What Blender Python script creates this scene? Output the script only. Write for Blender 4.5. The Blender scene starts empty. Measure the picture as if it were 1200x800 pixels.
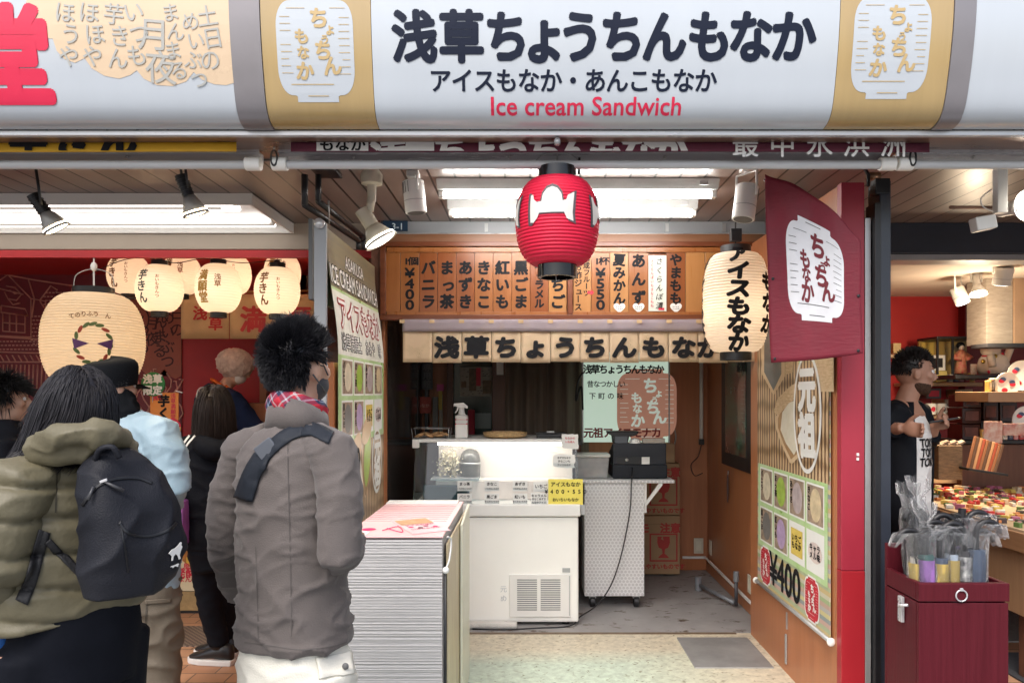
import bpy, bmesh, math, random
from mathutils import Vector, Matrix, noise, Euler
random.seed(7)
SC = bpy.context.scene
COL = SC.collection
R = math.radians
# ------------------------------------------------------------------ camera, sky, sun, exposure
CAMH = 1.52
cam_d = bpy.data.cameras.new("camera"); cam = bpy.data.objects.new("camera", cam_d); COL.objects.link(cam)
cam.location = (0, 0, CAMH); cam.rotation_euler = (R(90), 0, 0)
cam_d.sensor_width = 36; cam_d.lens = 26.01; cam_d.shift_x = -20 / 1200; cam_d.shift_y = 60 / 1200
cam_d.clip_start = .05; cam_d.clip_end = 600
SC.camera = cam
W = bpy.data.worlds.new("World"); SC.world = W; W.use_nodes = True
nt = W.node_tree; nt.nodes.clear()
sky = nt.nodes.new("ShaderNodeTexSky"); sky.sky_type = 'NISHITA'; sky.sun_disc = False
sky.sun_elevation = R(52); sky.sun_rotation = R(200); sky.air_density = 1.0; sky.dust_density = 4.0
hs = nt.nodes.new("ShaderNodeHueSaturation"); hs.inputs['Saturation'].default_value = .75
bg = nt.nodes.new("ShaderNodeBackground"); bg.inputs['Strength'].default_value = .13
wo = nt.nodes.new("ShaderNodeOutputWorld")
nt.links.new(sky.outputs[0], hs.inputs['Color']); nt.links.new(hs.outputs[0], bg.inputs[0]); nt.links.new(bg.outputs[0], wo.inputs[0])
sun_d = bpy.data.lights.new("sun", 'SUN'); sun_d.energy = .6; sun_d.angle = R(25); sun_d.color = (1, .985, .965)
sun = bpy.data.objects.new("sun", sun_d); COL.objects.link(sun)
sun.rotation_euler = Vector((.30, .78, -1.0)).to_track_quat('-Z', 'Y').to_euler(); sun.location = (0, -4, 8)
SC.view_settings.view_transform = 'Standard'; SC.view_settings.look = 'None'
SC.view_settings.exposure = 1.15; SC.view_settings.gamma = 1
SC.render.engine = 'CYCLES'
SC.cycles.use_denoising = True
SC.cycles.max_bounces = 7; SC.cycles.diffuse_bounces = 4; SC.cycles.glossy_bounces = 3
SC.cycles.transparent_max_bounces = 12; SC.cycles.transmission_bounces = 4
SC.cycles.sample_clamp_indirect = 4
SC.cycles.caustics_reflective = False; SC.cycles.caustics_refractive = False

# ------------------------------------------------------------------ helpers
F = 867.0
def P(px, py, Y):
 """world point whose picture position (1200x800 photo) at depth Y is known"""
 return Vector(((px - 620) * Y / F, Y, CAMH - (py - 460) * Y / F))

def tag(o, label=None, cat=None, group=None, kind=None):
 if label: o['label'] = label
 if cat: o['category'] = cat
 if group: o['group'] = group
 if kind: o['kind'] = kind
 return o

def thing(name, label, cat, loc=(0, 0, 0), group=None):
 o = bpy.data.objects.new(name, None); COL.objects.link(o)
 o.location = loc; o.empty_display_size = .05
 return tag(o, label, cat, group)

def world_of(o):
 v = Vector((0, 0, 0))
 while o is not None:
  v += Vector(o.location); o = o.parent
 return v

def link_mesh(name, me, parent=None, loc=None):
 o = bpy.data.objects.new(name, me); COL.objects.link(o)
 if parent is not None: o.parent = parent
 if loc is not None: o.location = loc
 return o

class MB:
 """collects shapes in world coordinates and links them as ONE mesh object"""
 def __init__(s): s.v = []; s.f = []; s.m = []; s.mi = 0
 def add(s, vs, fs):
  b = len(s.v); s.v += [tuple(v) for v in vs]
  for f in fs: s.f.append([i + b for i in f]); s.m.append(s.mi)
  return s
 def box(s, x0, x1, y0, y1, z0, z1):
  vs = [(x, y, z) for z in (z0, z1) for y in (y0, y1) for x in (x0, x1)]
  return s.add(vs, [(0, 2, 3, 1), (4, 5, 7, 6), (0, 1, 5, 4), (1, 3, 7, 5), (3, 2, 6, 7), (2, 0, 4, 6)])
 def obox(s, c, ax, ay, az):
  c, ax, ay, az = map(Vector, (c, ax, ay, az))
  vs = [c + ax * i + ay * j + az * k for k in (-1, 1) for j in (-1, 1) for i in (-1, 1)]
  return s.add(vs, [(0, 2, 3, 1), (4, 5, 7, 6), (0, 1, 5, 4), (1, 3, 7, 5), (3, 2, 6, 7), (2, 0, 4, 6)])
 def quad(s, a, b, c, d): return s.add([a, b, c, d], [(0, 1, 2, 3)])
 def tube(s, pts, rad, n=12, caps=True, flat=None):
  pts = [Vector(p) for p in pts]
  if not isinstance(rad, (list, tuple)): rad = [rad] * len(pts)
  if len(rad) != len(pts):
   q = [rad[min(len(rad) - 1, round(i * (len(rad) - 1) / max(1, len(pts) - 1)))] for i in range(len(pts))]; rad = q
  rings = []; up = None
  for i, p in enumerate(pts):
   t = (pts[min(i + 1, len(pts) - 1)] - pts[max(i - 1, 0)])
   if t.length < 1e-9: t = Vector((0, 0, 1))
   t.normalize()
   if up is None:
    up = Vector((0, 0, 1)) if abs(t.z) < .9 else Vector((0, 1, 0))
   a = (up - t * up.dot(t))
   if a.length < 1e-6: a = t.orthogonal()
   a.normalize(); up = a; b = t.cross(a)
   r = rad[i]; ra, rb = (r if isinstance(r, tuple) else (r, r))
   rings.append([p + a * (ra * math.cos(2 * math.pi * k / n)) + b * (rb * math.sin(2 * math.pi * k / n)) for k in range(n)])
  return s.loft(rings, caps)
 def loft(s, rings, caps=True, closed=True):
  n = len(rings[0]); vs = [p for r in rings for p in r]; fs = []
  for i in range(len(rings) - 1):
   for k in range(n if closed else n - 1):
    k2 = (k + 1) % n
    fs.append((i * n + k, i * n + k2, (i + 1) * n + k2, (i + 1) * n + k))
  if caps:
   fs.append(tuple(reversed(range(n)))); fs.append(tuple(range((len(rings) - 1) * n, len(rings) * n)))
  return s.add(vs, fs)
 def cyl(s, a, b, r, r2=None, n=16, caps=True): return s.tube([a, b], [r, r if r2 is None else r2], n, caps)
 def lathe(s, c, prof, n=32, axis='Z', caps=True):
  c = Vector(c); rings = []
  for (r, h) in prof:
   ring = []
   for k in range(n):
    t = 2 * math.pi * k / n; x, y = r * math.cos(t), r * math.sin(t)
    ring.append(c + (Vector((x, y, h)) if axis == 'Z' else Vector((x, h, y)) if axis == 'Y' else Vector((h, x, y))))
   rings.append(ring)
  return s.loft(rings, caps)
 def ell(s, c, r, rot=None, n=20, m=12):
  c = Vector(c); vs = []; fs = []
  rm = rot if rot is not None else Matrix.Identity(3)
  vs.append(c + rm @ Vector((0, 0, -r[2])))
  for i in range(1, m):
   a = -math.pi / 2 + math.pi * i / m
   for k in range(n):
    t = 2 * math.pi * k / n
    vs.append(c + rm @ Vector((r[0] * math.cos(a) * math.cos(t), r[1] * math.cos(a) * math.sin(t), r[2] * math.sin(a))))
  vs.append(c + rm @ Vector((0, 0, r[2])))
  for k in range(n): fs.append((0, 1 + (k + 1) % n, 1 + k))
  for i in range(m - 2):
   for k in range(n):
    a = 1 + i * n + k; b = 1 + i * n + (k + 1) % n
    fs.append((a, b, b + n, a + n))
  top = len(vs) - 1; b0 = 1 + (m - 2) * n
  for k in range(n): fs.append((top, b0 + k, b0 + (k + 1) % n))
  return s.add(vs, fs)
 def prism(s, poly, o, ax, ay, depth):
  """polygon in the (ax, ay) plane at o, extruded by depth along ax x ay (front face last)"""
  o, ax, ay = Vector(o), Vector(ax), Vector(ay); nrm = ax.cross(ay).normalized(); n = len(poly)
  vs = [o + ax * x + ay * y for x, y in poly] + [o + ax * x + ay * y + nrm * depth for x, y in poly]
  fs = [tuple(reversed(range(n))), tuple(range(n, 2 * n))] + [(k, (k + 1) % n, n + (k + 1) % n, n + k) for k in range(n)]
  return s.add(vs, fs)
 def grid(s, fn, nu, nv):
  vs = [fn(i / nu, j / nv) for j in range(nv + 1) for i in range(nu + 1)]
  fs = [(j * (nu + 1) + i, j * (nu + 1) + i + 1, (j + 1) * (nu + 1) + i + 1, (j + 1) * (nu + 1) + i) for j in range(nv) for i in range(nu)]
  return s.add(vs, fs)
 def build(s, name, mats, parent=None, smooth=False, bevel=0, loc=None, label=None, solid=0, auto=None):
  me = bpy.data.meshes.new(name)
  w = world_of(parent) if parent is not None else Vector(loc or (0, 0, 0))
  me.from_pydata([(a - w.x, b - w.y, c - w.z) for a, b, c in s.v], [], s.f); me.validate(); me.update()
  for m in (mats if isinstance(mats, (list, tuple)) else [mats]): me.materials.append(m)
  if isinstance(mats, (list, tuple)) and len(mats) > 1 and len(me.polygons) == len(s.m):
   me.polygons.foreach_set('material_index', s.m)
  if smooth:
   me.polygons.foreach_set('use_smooth', [True] * len(me.polygons))
   if auto:
    try: me.set_sharp_from_angle(angle=R(auto))
    except Exception: pass
  o = link_mesh(name, me, parent, loc)
  if solid:
   md = o.modifiers.new("thickness", 'SOLIDIFY'); md.thickness = solid
  if bevel:
   md = o.modifiers.new("bevel", 'BEVEL'); md.width = bevel; md.segments = 2; md.limit_method = 'ANGLE'; md.angle_limit = R(40)
  if label: o['label'] = label
  return o

def copy_tree(o, parent=None):
 c = o.copy(); COL.objects.link(c); c.parent = parent
 for ch in list(o.children): copy_tree(ch, c)
 return c

def rotz(a): return Matrix.Rotation(a, 3, 'Z')

# ------------------------------------------------------------------ materials
_mc = {}
def M(name, base=(.5, .5, .5), rough=.5, metal=0., var=.12, scale=6, bump=0., bscale=60, spec=.5, stretch=(1, 1, 1),
      base2=None, coat=0., emit=None, estr=0., sheen=0., rvar=.1, bstretch=None):
 if name in _mc: return _mc[name]
 m = bpy.data.materials.new(name); m.use_nodes = True; n = m.node_tree; L = n.links
 b = n.nodes['Principled BSDF']
 tc = n.nodes.new('ShaderNodeTexCoord'); mp = n.nodes.new('ShaderNodeMapping'); mp.inputs['Scale'].default_value = stretch
 L.new(tc.outputs['Object'], mp.inputs[0])
 nz = n.nodes.new('ShaderNodeTexNoise'); nz.inputs['Scale'].default_value = scale; nz.inputs['Detail'].default_value = 6; nz.inputs['Roughness'].default_value = .62
 L.new(mp.outputs[0], nz.inputs['Vector'])
 cr = n.nodes.new('ShaderNodeValToRGB'); cr.color_ramp.elements[0].position = .3; cr.color_ramp.elements[1].position = .7
 if base2 is None:
  c0 = [max(0, c * (1 - var)) for c in base]; c1 = [min(1, c * (1 + var)) for c in base]
 else: c0, c1 = base, base2
 cr.color_ramp.elements[0].color = (*c0, 1); cr.color_ramp.elements[1].color = (*c1, 1)
 L.new(nz.outputs['Fac'], cr.inputs[0]); L.new(cr.outputs[0], b.inputs['Base Color'])
 b.inputs['Metallic'].default_value = metal; b.inputs['Specular IOR Level'].default_value = spec
 rr = n.nodes.new('ShaderNodeMapRange'); rr.inputs['To Min'].default_value = max(.02, rough - rvar); rr.inputs['To Max'].default_value = min(1, rough + rvar)
 L.new(nz.outputs['Fac'], rr.inputs['Value']); L.new(rr.outputs[0], b.inputs['Roughness'])
 if coat: b.inputs['Coat Weight'].default_value = coat; b.inputs['Coat Roughness'].default_value = .12
 if sheen: b.inputs['Sheen Weight'].default_value = sheen
 if bump:
  n2 = n.nodes.new('ShaderNodeTexNoise'); n2.inputs['Scale'].default_value = bscale; n2.inputs['Detail'].default_value = 4
  if bstretch:
   mp2 = n.nodes.new('ShaderNodeMapping'); mp2.inputs['Scale'].default_value = bstretch
   L.new(tc.outputs['Object'], mp2.inputs[0]); L.new(mp2.outputs[0], n2.inputs['Vector'])
  else: L.new(mp.outputs[0], n2.inputs['Vector'])
  bp = n.nodes.new('ShaderNodeBump'); bp.inputs['Strength'].default_value = bump; bp.inputs['Distance'].default_value = .01
  L.new(n2.outputs['Fac'], bp.inputs['Height']); L.new(bp.outputs[0], b.inputs['Normal'])
 if emit: b.inputs['Emission Color'].default_value = (*emit, 1); b.inputs['Emission Strength'].default_value = estr
 _mc[name] = m
 return m

def nodes(m): return m.node_tree, m.node_tree.nodes, m.node_tree.links, m.node_tree.nodes['Principled BSDF']

def mat_wood(name, c0, c1, rough=.4, axis='Z', scale=3.0, spec=.4):
 st = {'Z': (14, 14, .9), 'X': (.9, 14, 14), 'Y': (14, .9, 14)}[axis]
 return M(name, c0, rough, base2=c1, scale=scale, stretch=st, spec=spec, bump=.08, bscale=scale * 2)

def mat_glass(name, tint=(1, 1, 1), refl=.12, rough=.02, milky=0.):
 if name in _mc: return _mc[name]
 m = bpy.data.materials.new(name); m.use_nodes = True; n = m.node_tree; L = n.links; n.nodes.clear()
 o = n.nodes.new('ShaderNodeOutputMaterial'); t = n.nodes.new('ShaderNodeBsdfTransparent'); t.inputs[0].default_value = (*tint, 1)
 g = n.nodes.new('ShaderNodeBsdfGlossy'); g.inputs['Roughness'].default_value = rough
 lw = n.nodes.new('ShaderNodeLayerWeight'); lw.inputs[0].default_value = .35
 mr = n.nodes.new('ShaderNodeMapRange'); mr.inputs['To Min'].default_value = refl; mr.inputs['To Max'].default_value = .55
 nz = n.nodes.new('ShaderNodeTexNoise'); nz.inputs['Scale'].default_value = 3
 mx = n.nodes.new('ShaderNodeMixShader')
 L.new(lw.outputs['Fresnel'], mr.inputs[0]); L.new(mr.outputs[0], mx.inputs[0]); L.new(t.outputs[0], mx.inputs[1]); L.new(g.outputs[0], mx.inputs[2])
 last = mx
 if milky:
  d = n.nodes.new('ShaderNodeBsdfDiffuse'); d.inputs[0].default_value = (.75, .75, .76, 1)
  m2 = n.nodes.new('ShaderNodeMixShader'); cr = n.nodes.new('ShaderNodeMapRange'); cr.inputs['To Min'].default_value = milky * .6; cr.inputs['To Max'].default_value = milky * 1.4
  L.new(nz.outputs['Fac'], cr.inputs[0]); L.new(cr.outputs[0], m2.inputs[0]); L.new(mx.outputs[0], m2.inputs[1]); L.new(d.outputs[0], m2.inputs[2]); last = m2
 L.new(last.outputs[0], o.inputs[0]); _mc[name] = m
 return m

def mat_emit(name, col, s):
 if name in _mc: return _mc[name]
 m = bpy.data.materials.new(name); m.use_nodes = True; n = m.node_tree; n.nodes.clear()
 o = n.nodes.new('ShaderNodeOutputMaterial'); e = n.nodes.new('ShaderNodeEmission'); e.inputs[0].default_value = (*col, 1); e.inputs[1].default_value = s
 n.links.new(e.outputs[0], o.inputs[0]); _mc[name] = m
 return m

def mat_paper(name, col, trans=.5, var=.05):
 """thin lantern paper: diffuse plus translucent"""
 if name in _mc: return _mc[name]
 m = bpy.data.materials.new(name); m.use_nodes = True; n = m.node_tree; L = n.links; n.nodes.clear()
 o = n.nodes.new('ShaderNodeOutputMaterial'); d = n.nodes.new('ShaderNodeBsdfPrincipled'); d.inputs['Roughness'].default_value = .55
 t = n.nodes.new('ShaderNodeBsdfTranslucent'); mx = n.nodes.new('ShaderNodeMixShader'); mx.inputs[0].default_value = trans
 tc = n.nodes.new('ShaderNodeTexCoord'); nz = n.nodes.new('ShaderNodeTexNoise'); nz.inputs['Scale'].default_value = 9; nz.inputs['Detail'].default_value = 5
 L.new(tc.outputs['Object'], nz.inputs['Vector'])
 cr = n.nodes.new('ShaderNodeValToRGB'); cr.color_ramp.elements[0].color = (*[c * (1 - var) for c in col], 1); cr.color_ramp.elements[1].color = (*[min(1, c * (1 + var)) for c in col], 1)
 L.new(nz.outputs['Fac'], cr.inputs[0]); L.new(cr.outputs[0], d.inputs['Base Color']); L.new(cr.outputs[0], t.inputs[0])
 L.new(d.outputs[0], mx.inputs[1]); L.new(t.outputs[0], mx.inputs[2]); L.new(mx.outputs[0], o.inputs[0]); _mc[name] = m
 return m

# ------------------------------------------------------------------ lettering
STRINGS = ["Ice cream Sandwich", "ASAKUSA", "ICE CREAM SANDWICH", "3-1", "TOKYO", "¥400", "1,000yen", "400"]
CHARS = set("浅草ちょうちんもなかアイスもなか・あんこもなか個¥400パニラまっ茶あずききなこ紅いも黒ごまキャラメルいちご熟成フルーツお酢ジュース杯550夏みかんあんずさくらんぼ漬やまももおいもきん芋満願堂浅草元祖モナカ昔なつかしい下町の味最中氷浜洲割れ物注意取扱こわれやすいものです限定くり発酵バター土日のめいぶつまんまるいつも月夜ほほやほうバニー個１1234567890円和風風味てのりふじ店専用館")
_gl = {}
def make_glyphs():
 tmp = []
 for s in list(CHARS) + STRINGS:
  c = bpy.data.curves.new('t', 'FONT'); c.body = s; c.size = 1; c.align_x = 'CENTER'; c.resolution_u = 3
  o = bpy.data.objects.new('t', c); COL.objects.link(o); tmp.append((s, o, c))
 dg = bpy.context.evaluated_depsgraph_get()
 for s, o, c in tmp:
  me = bpy.data.meshes.new_from_object(o.evaluated_get(dg))
  _gl[s] = ([(v.co.x, v.co.y - .38) for v in me.vertices], [tuple(p.vertices) for p in me.polygons])
  bpy.data.meshes.remove(me)
 for s, o, c in tmp: bpy.data.objects.remove(o); bpy.data.curves.remove(c)
make_glyphs()

def layout(s, size, pitch=1.0, vertical=False, centers=None):
 """[(glyph key, x, y, size, turned)] around the centre of the run"""
 out = []
 if s in STRINGS: return [(s, 0, 0, size, False)]
 n = len(s)
 for i, ch in enumerate(s):
  if ch == ' ': continue
  k = (centers[i] if centers else (i - (n - 1) / 2) * pitch * size)
  small = ch in 'ょっャュ'
  if vertical: out.append((ch, (.10 * size if small else 0), -k, size, ch in 'ー'))
  else: out.append((ch, k, 0, size, False))
 return out

def lettering(name, parent, runs, fn, mat, bold=0., copies=6, cut=0., shear=0., squash=(1, 1), eps=.0015, step=.00012, jit=0., clipy=None):
 """runs: list of (glyph, x, y, size, turned); fn(x, y, lift) gives the world point.  ONE mesh."""
 bm = bmesh.new(); offs = [(0, 0)]
 if bold: offs += [(bold * math.cos(2 * math.pi * k / copies), bold * math.sin(2 * math.pi * k / copies)) for k in range(copies)]
 lay = bm.verts.layers.float.new('lift')
 rnd = random.Random(len(runs) * 7 + 3)
 for (key, cx, cy, size, turned) in runs:
  if key not in _gl: continue
  gv, gf = _gl[key]; ang = rnd.uniform(-jit, jit)
  for k, (ox, oy) in enumerate(offs):
   vs = []
   for (x, y) in gv:
    if turned: x, y = -y, -x
    x, y = x * squash[0], y * squash[1]
    if ang: x, y = x * math.cos(ang) - y * math.sin(ang), x * math.sin(ang) + y * math.cos(ang)
    v = bm.verts.new((cx + (x + shear * y) * size + ox * size, cy + y * size + oy * size, 0)); v[lay] = eps + step * k; vs.append(v)
   for f in gf:
    try: bm.faces.new([vs[i] for i in f])
    except ValueError: pass
 if clipy:
  for c, sg in ((clipy[0], -1), (clipy[1], 1)):
   bmesh.ops.bisect_plane(bm, geom=bm.verts[:] + bm.edges[:] + bm.faces[:], plane_co=(0, c, 0), plane_no=(0, sg, 0), clear_outer=True)
 if cut:
  xs = [v.co.x for v in bm.verts]; ys = [v.co.y for v in bm.verts]
  for axis, lo, hi in ((0, min(xs), max(xs)), (1, min(ys), max(ys))):
   c = lo + cut
   while c < hi:
    nrm = Vector((1, 0, 0)) if axis == 0 else Vector((0, 1, 0))
    bmesh.ops.bisect_plane(bm, geom=bm.verts[:] + bm.edges[:] + bm.faces[:], plane_co=nrm * c, plane_no=nrm)
    c += cut
 w = world_of(parent)
 for v in bm.verts: v.co = Vector(fn(v.co.x, v.co.y, v[lay])) - w
 me = bpy.data.meshes.new(name); bm.to_mesh(me); bm.free(); me.materials.append(mat)
 return link_mesh(name, me, parent)

def plane_fn(o, ax, ay):
 o, ax, ay = Vector(o), Vector(ax).normalized(), Vector(ay).normalized(); n = ax.cross(ay).normalized()
 return lambda x, y, l: o + ax * x + ay * y + n * l
FRONT = (Vector((1, 0, 0)), Vector((0, 0, 1)))      # reads towards -Y
def txt(parent, s, o, size, mat, bold=.03, pitch=1., vertical=False, ax=FRONT[0], ay=FRONT[1], name="lettering", **k):
 return lettering(name, parent, layout(s, size, pitch, vertical), plane_fn(o, ax, ay), mat, bold, **k)
# ================================================================== SETTING
def mat_tiles():
 m = M('brick_tiles', (.40, .21, .115), .55, var=.3, scale=2.5, bump=.1, bscale=120)
 t, n, L, b = nodes(m)
 tc = n.new('ShaderNodeTexCoord'); mp = n.new('ShaderNodeMapping'); mp.inputs['Rotation'].default_value = (0, 0, R(0))
 br = n.new('ShaderNodeTexBrick'); br.offset = .5; br.inputs['Scale'].default_value = 1; br.inputs['Mortar Size'].default_value = .0035
 br.inputs['Brick Width'].default_value = .20; br.inputs['Row Height'].default_value = .125
 br.inputs['Color1'].default_value = (.50, .27, .155, 1); br.inputs['Color2'].default_value = (.38, .185, .10, 1); br.inputs['Mortar'].default_value = (.10, .07, .05, 1)
 L.new(tc.outputs['Object'], mp.inputs[0]); L.new(mp.outputs[0], br.inputs['Vector'])
 nz = n.new('ShaderNodeTexNoise'); nz.inputs['Scale'].default_value = 4; nz.inputs['Detail'].default_value = 8
 L.new(tc.outputs['Object'], nz.inputs['Vector'])
 mr = n.new('ShaderNodeMapRange'); mr.inputs['To Min'].default_value = .65; mr.inputs['To Max'].default_value = 1.2
 L.new(nz.outputs['Fac'], mr.inputs[0])
 mx = n.new('ShaderNodeMix'); mx.data_type = 'RGBA'; mx.blend_type = 'MULTIPLY'; mx.inputs['Factor'].default_value = 1
 L.new(br.outputs['Color'], mx.inputs['A']); L.new(mr.outputs[0], mx.inputs['B']); L.new(mx.outputs['Result'], b.inputs['Base Color'])
 bp = n.new('ShaderNodeBump'); bp.inputs['Strength'].default_value = .5; bp.inputs['Distance'].default_value = .003; bp.invert = True
 L.new(br.outputs['Fac'], bp.inputs['Height']); L.new(bp.outputs[0], b.inputs['Normal'])
 return m

def mat_terrazzo():
 m = M('terrazzo', (.5, .5, .4), .45)
 t, n, L, b = nodes(m)
 tc = n.new('ShaderNodeTexCoord'); sx = n.new('ShaderNodeSeparateXYZ'); L.new(tc.outputs['Object'], sx.inputs[0])
 # two real slabs: a worn beige one by the sill and a green one in front
 nzb = n.new('ShaderNodeTexNoise'); nzb.inputs['Scale'].default_value = 2.2; nzb.inputs['Detail'].default_value = 5; L.new(tc.outputs['Object'], nzb.inputs['Vector'])
 ma = n.new('ShaderNodeMath'); ma.operation = 'MULTIPLY_ADD'; ma.inputs[1].default_value = .08; L.new(nzb.outputs['Fac'], ma.inputs[0]); L.new(sx.outputs['Y'], ma.inputs[2])
 st = n.new('ShaderNodeMapRange'); st.inputs['From Min'].default_value = 4.16; st.inputs['From Max'].default_value = 4.40; L.new(ma.outputs[0], st.inputs[0])
 xm = n.new('ShaderNodeMapRange'); xm.inputs['From Min'].default_value = .5; xm.inputs['From Max'].default_value = 1.2; L.new(sx.outputs['X'], xm.inputs[0])
 mxx = n.new('ShaderNodeMath'); mxx.operation = 'MAXIMUM'; L.new(st.outputs[0], mxx.inputs[0]); L.new(xm.outputs[0], mxx.inputs[1])
 base = n.new('ShaderNodeMix'); base.data_type = 'RGBA'; base.inputs['A'].default_value = (.49, .57, .465, 1); base.inputs['B'].default_value = (.57, .51, .39, 1)
 L.new(mxx.outputs[0], base.inputs['Factor'])
 vo = n.new('ShaderNodeTexVoronoi'); vo.inputs['Scale'].default_value = 34; vo.inputs['Randomness'].default_value = 1
 mp = n.new('ShaderNodeMapping'); mp.inputs['Scale'].default_value = (.7, 1.5, 1); mp.inputs['Rotation'].default_value = (0, 0, .5)
 nw = n.new('ShaderNodeTexNoise'); nw.inputs['Scale'].default_value = 14; L.new(tc.outputs['Object'], nw.inputs['Vector'])
 vm = n.new('ShaderNodeVectorMath'); vm.operation = 'MULTIPLY_ADD'; vm.inputs[1].default_value = (.12, .12, 0); L.new(nw.outputs['Color'], vm.inputs[0]); L.new(tc.outputs['Object'], vm.inputs[2])
 L.new(vm.outputs[0], mp.inputs[0]); L.new(mp.outputs[0], vo.inputs['Vector'])
 cr = n.new('ShaderNodeValToRGB'); e = cr.color_ramp.elements; e[0].position = .14; e[0].color = (.30, .25, .15, 1); e[1].position = .30; e[1].color = (1, 1, 1, 1)
 L.new(vo.outputs['Distance'], cr.inputs[0])
 hs_ = n.new('ShaderNodeMix'); hs_.data_type = 'RGBA'; hs_.blend_type = 'MULTIPLY'; hs_.inputs['Factor'].default_value = .75
 L.new(base.outputs['Result'], hs_.inputs['A']); L.new(cr.outputs[0], hs_.inputs['B'])
 nz = n.new('ShaderNodeTexNoise'); nz.inputs['Scale'].default_value = 26; nz.inputs['Detail'].default_value = 9; nz.inputs['Roughness'].default_value = .7; L.new(tc.outputs['Object'], nz.inputs['Vector'])
 mr = n.new('ShaderNodeMapRange'); mr.inputs['From Min'].default_value = .3; mr.inputs['From Max'].default_value = .7; mr.inputs['To Min'].default_value = .72; mr.inputs['To Max'].default_value = 1.22; L.new(nz.outputs['Fac'], mr.inputs[0])
 mx = n.new('ShaderNodeMix'); mx.data_type = 'RGBA'; mx.blend_type = 'MULTIPLY'; mx.inputs['Factor'].default_value = 1
 L.new(hs_.outputs['Result'], mx.inputs['A']); L.new(mr.outputs[0], mx.inputs['B']); L.new(mx.outputs['Result'], b.inputs['Base Color'])
 return m

def mat_planks():
 m = M('ceiling_planks', (.25, .20, .18), .34, var=.18, scale=3, stretch=(3, .6, 1), spec=.5)
 t, n, L, b = nodes(m)
 old = b.inputs['Base Color'].links[0].from_socket
 tc = n.new('ShaderNodeTexCoord'); sx = n.new('ShaderNodeSeparateXYZ'); L.new(tc.outputs['Object'], sx.inputs[0])
 dv = n.new('ShaderNodeMath'); dv.operation = 'DIVIDE'; dv.inputs[1].default_value = .125; L.new(sx.outputs['X'], dv.inputs[0])
 fr = n.new('ShaderNodeMath'); fr.operation = 'FRACT'; L.new(dv.outputs[0], fr.inputs[0])
 lt = n.new('ShaderNodeMath'); lt.operation = 'GREATER_THAN'; lt.inputs[1].default_value = .085; L.new(fr.outputs[0], lt.inputs[0])
 fl = n.new('ShaderNodeMath'); fl.operation = 'FLOOR'; L.new(dv.outputs[0], fl.inputs[0])
 wn = n.new('ShaderNodeTexWhiteNoise'); wn.noise_dimensions = '1D'; L.new(fl.outputs[0], wn.inputs['W'])
 mr = n.new('ShaderNodeMapRange'); mr.inputs['To Min'].default_value = .85; mr.inputs['To Max'].default_value = 1.12; L.new(wn.outputs['Value'], mr.inputs[0])
 a = n.new('ShaderNodeMix'); a.data_type = 'RGBA'; a.blend_type = 'MULTIPLY'; a.inputs['Factor'].default_value = 1; L.new(old, a.inputs['A']); L.new(mr.outputs[0], a.inputs['B'])
 c = n.new('ShaderNodeMix'); c.data_type = 'RGBA'; c.inputs['A'].default_value = (.012, .01, .01, 1); L.new(lt.outputs[0], c.inputs['Factor']); L.new(a.outputs['Result'], c.inputs['B'])
 L.new(c.outputs['Result'], b.inputs['Base Color'])
 bp = n.new('ShaderNodeBump'); bp.inputs['Distance'].default_value = .004; L.new(lt.outputs[0], bp.inputs['Height']); L.new(bp.outputs[0], b.inputs['Normal'])
 return m

def mat_stained(name, base, dark, rough=.6):
 m = M(name, base, rough, var=.12, scale=5, bump=.1, bscale=40)
 t, n, L, b = nodes(m); old = b.inputs['Base Color'].links[0].from_socket
 tc = n.new('ShaderNodeTexCoord'); mp = n.new('ShaderNodeMapping'); mp.inputs['Scale'].default_value = (3, 4.5, 1); L.new(tc.outputs['Object'], mp.inputs[0])
 nz = n.new('ShaderNodeTexNoise'); nz.inputs['Scale'].default_value = 2.2; nz.inputs['Detail'].default_value = 9; nz.inputs['Roughness'].default_value = .68; L.new(mp.outputs[0], nz.inputs['Vector'])
 cr = n.new('ShaderNodeValToRGB'); cr.color_ramp.elements[0].position = .565; cr.color_ramp.elements[1].position = .64; L.new(nz.outputs['Fac'], cr.inputs[0])
 c = n.new('ShaderNodeMix'); c.data_type = 'RGBA'; c.inputs['B'].default_value = (*dark, 1); L.new(cr.outputs[0], c.inputs['Factor']); L.new(old, c.inputs['A']); L.new(c.outputs['Result'], b.inputs['Base Color'])
 return m

m_tile = mat_tiles(); m_terr = mat_terrazzo(); m_plank = mat_planks()
m_conc = mat_stained('stained_concrete', (.30, .29, .285), (.10, .07, .05))
m_navy = M('navy_paint', (.030, .036, .050), .35, var=.1)
m_black = M('black_metal', (.012, .012, .014), .4, var=.2)
m_alu = M('brushed_aluminium', (.60, .60, .61), .28, metal=.45, var=.08, scale=3, stretch=(.3, 6, 6), rvar=.06)
m_alu2 = M('grey_metal', (.42, .42, .42), .35, metal=.5, var=.08)
m_white = M('white_enamel', (.78, .77, .74), .35, var=.03)
m_cream = M('cream_enamel', (.90, .89, .845), .32, var=.03, scale=2)
m_ivory = M('ivory_plastic', (.62, .58, .47), .4, var=.05)
m_orange = mat_wood('orange_panel', (.37, .135, .055), (.45, .175, .075), .32, 'Z', 1.2)
m_brown = mat_wood('brown_panel', (.38, .155, .078), (.48, .20, .10), .38, 'Z', 1.5)
m_dkwood = mat_wood('dark_wood', (.11, .045, .028), (.16, .07, .042), .4, 'Z', 2)
m_frame = mat_wood('frame_wood', (.12, .032, .012), (.17, .048, .018), .33, 'X', 2)
m_plaque = mat_wood('plaque_wood', (.255, .085, .021), (.32, .115, .033), .30, 'Z', 1.6)
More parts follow.
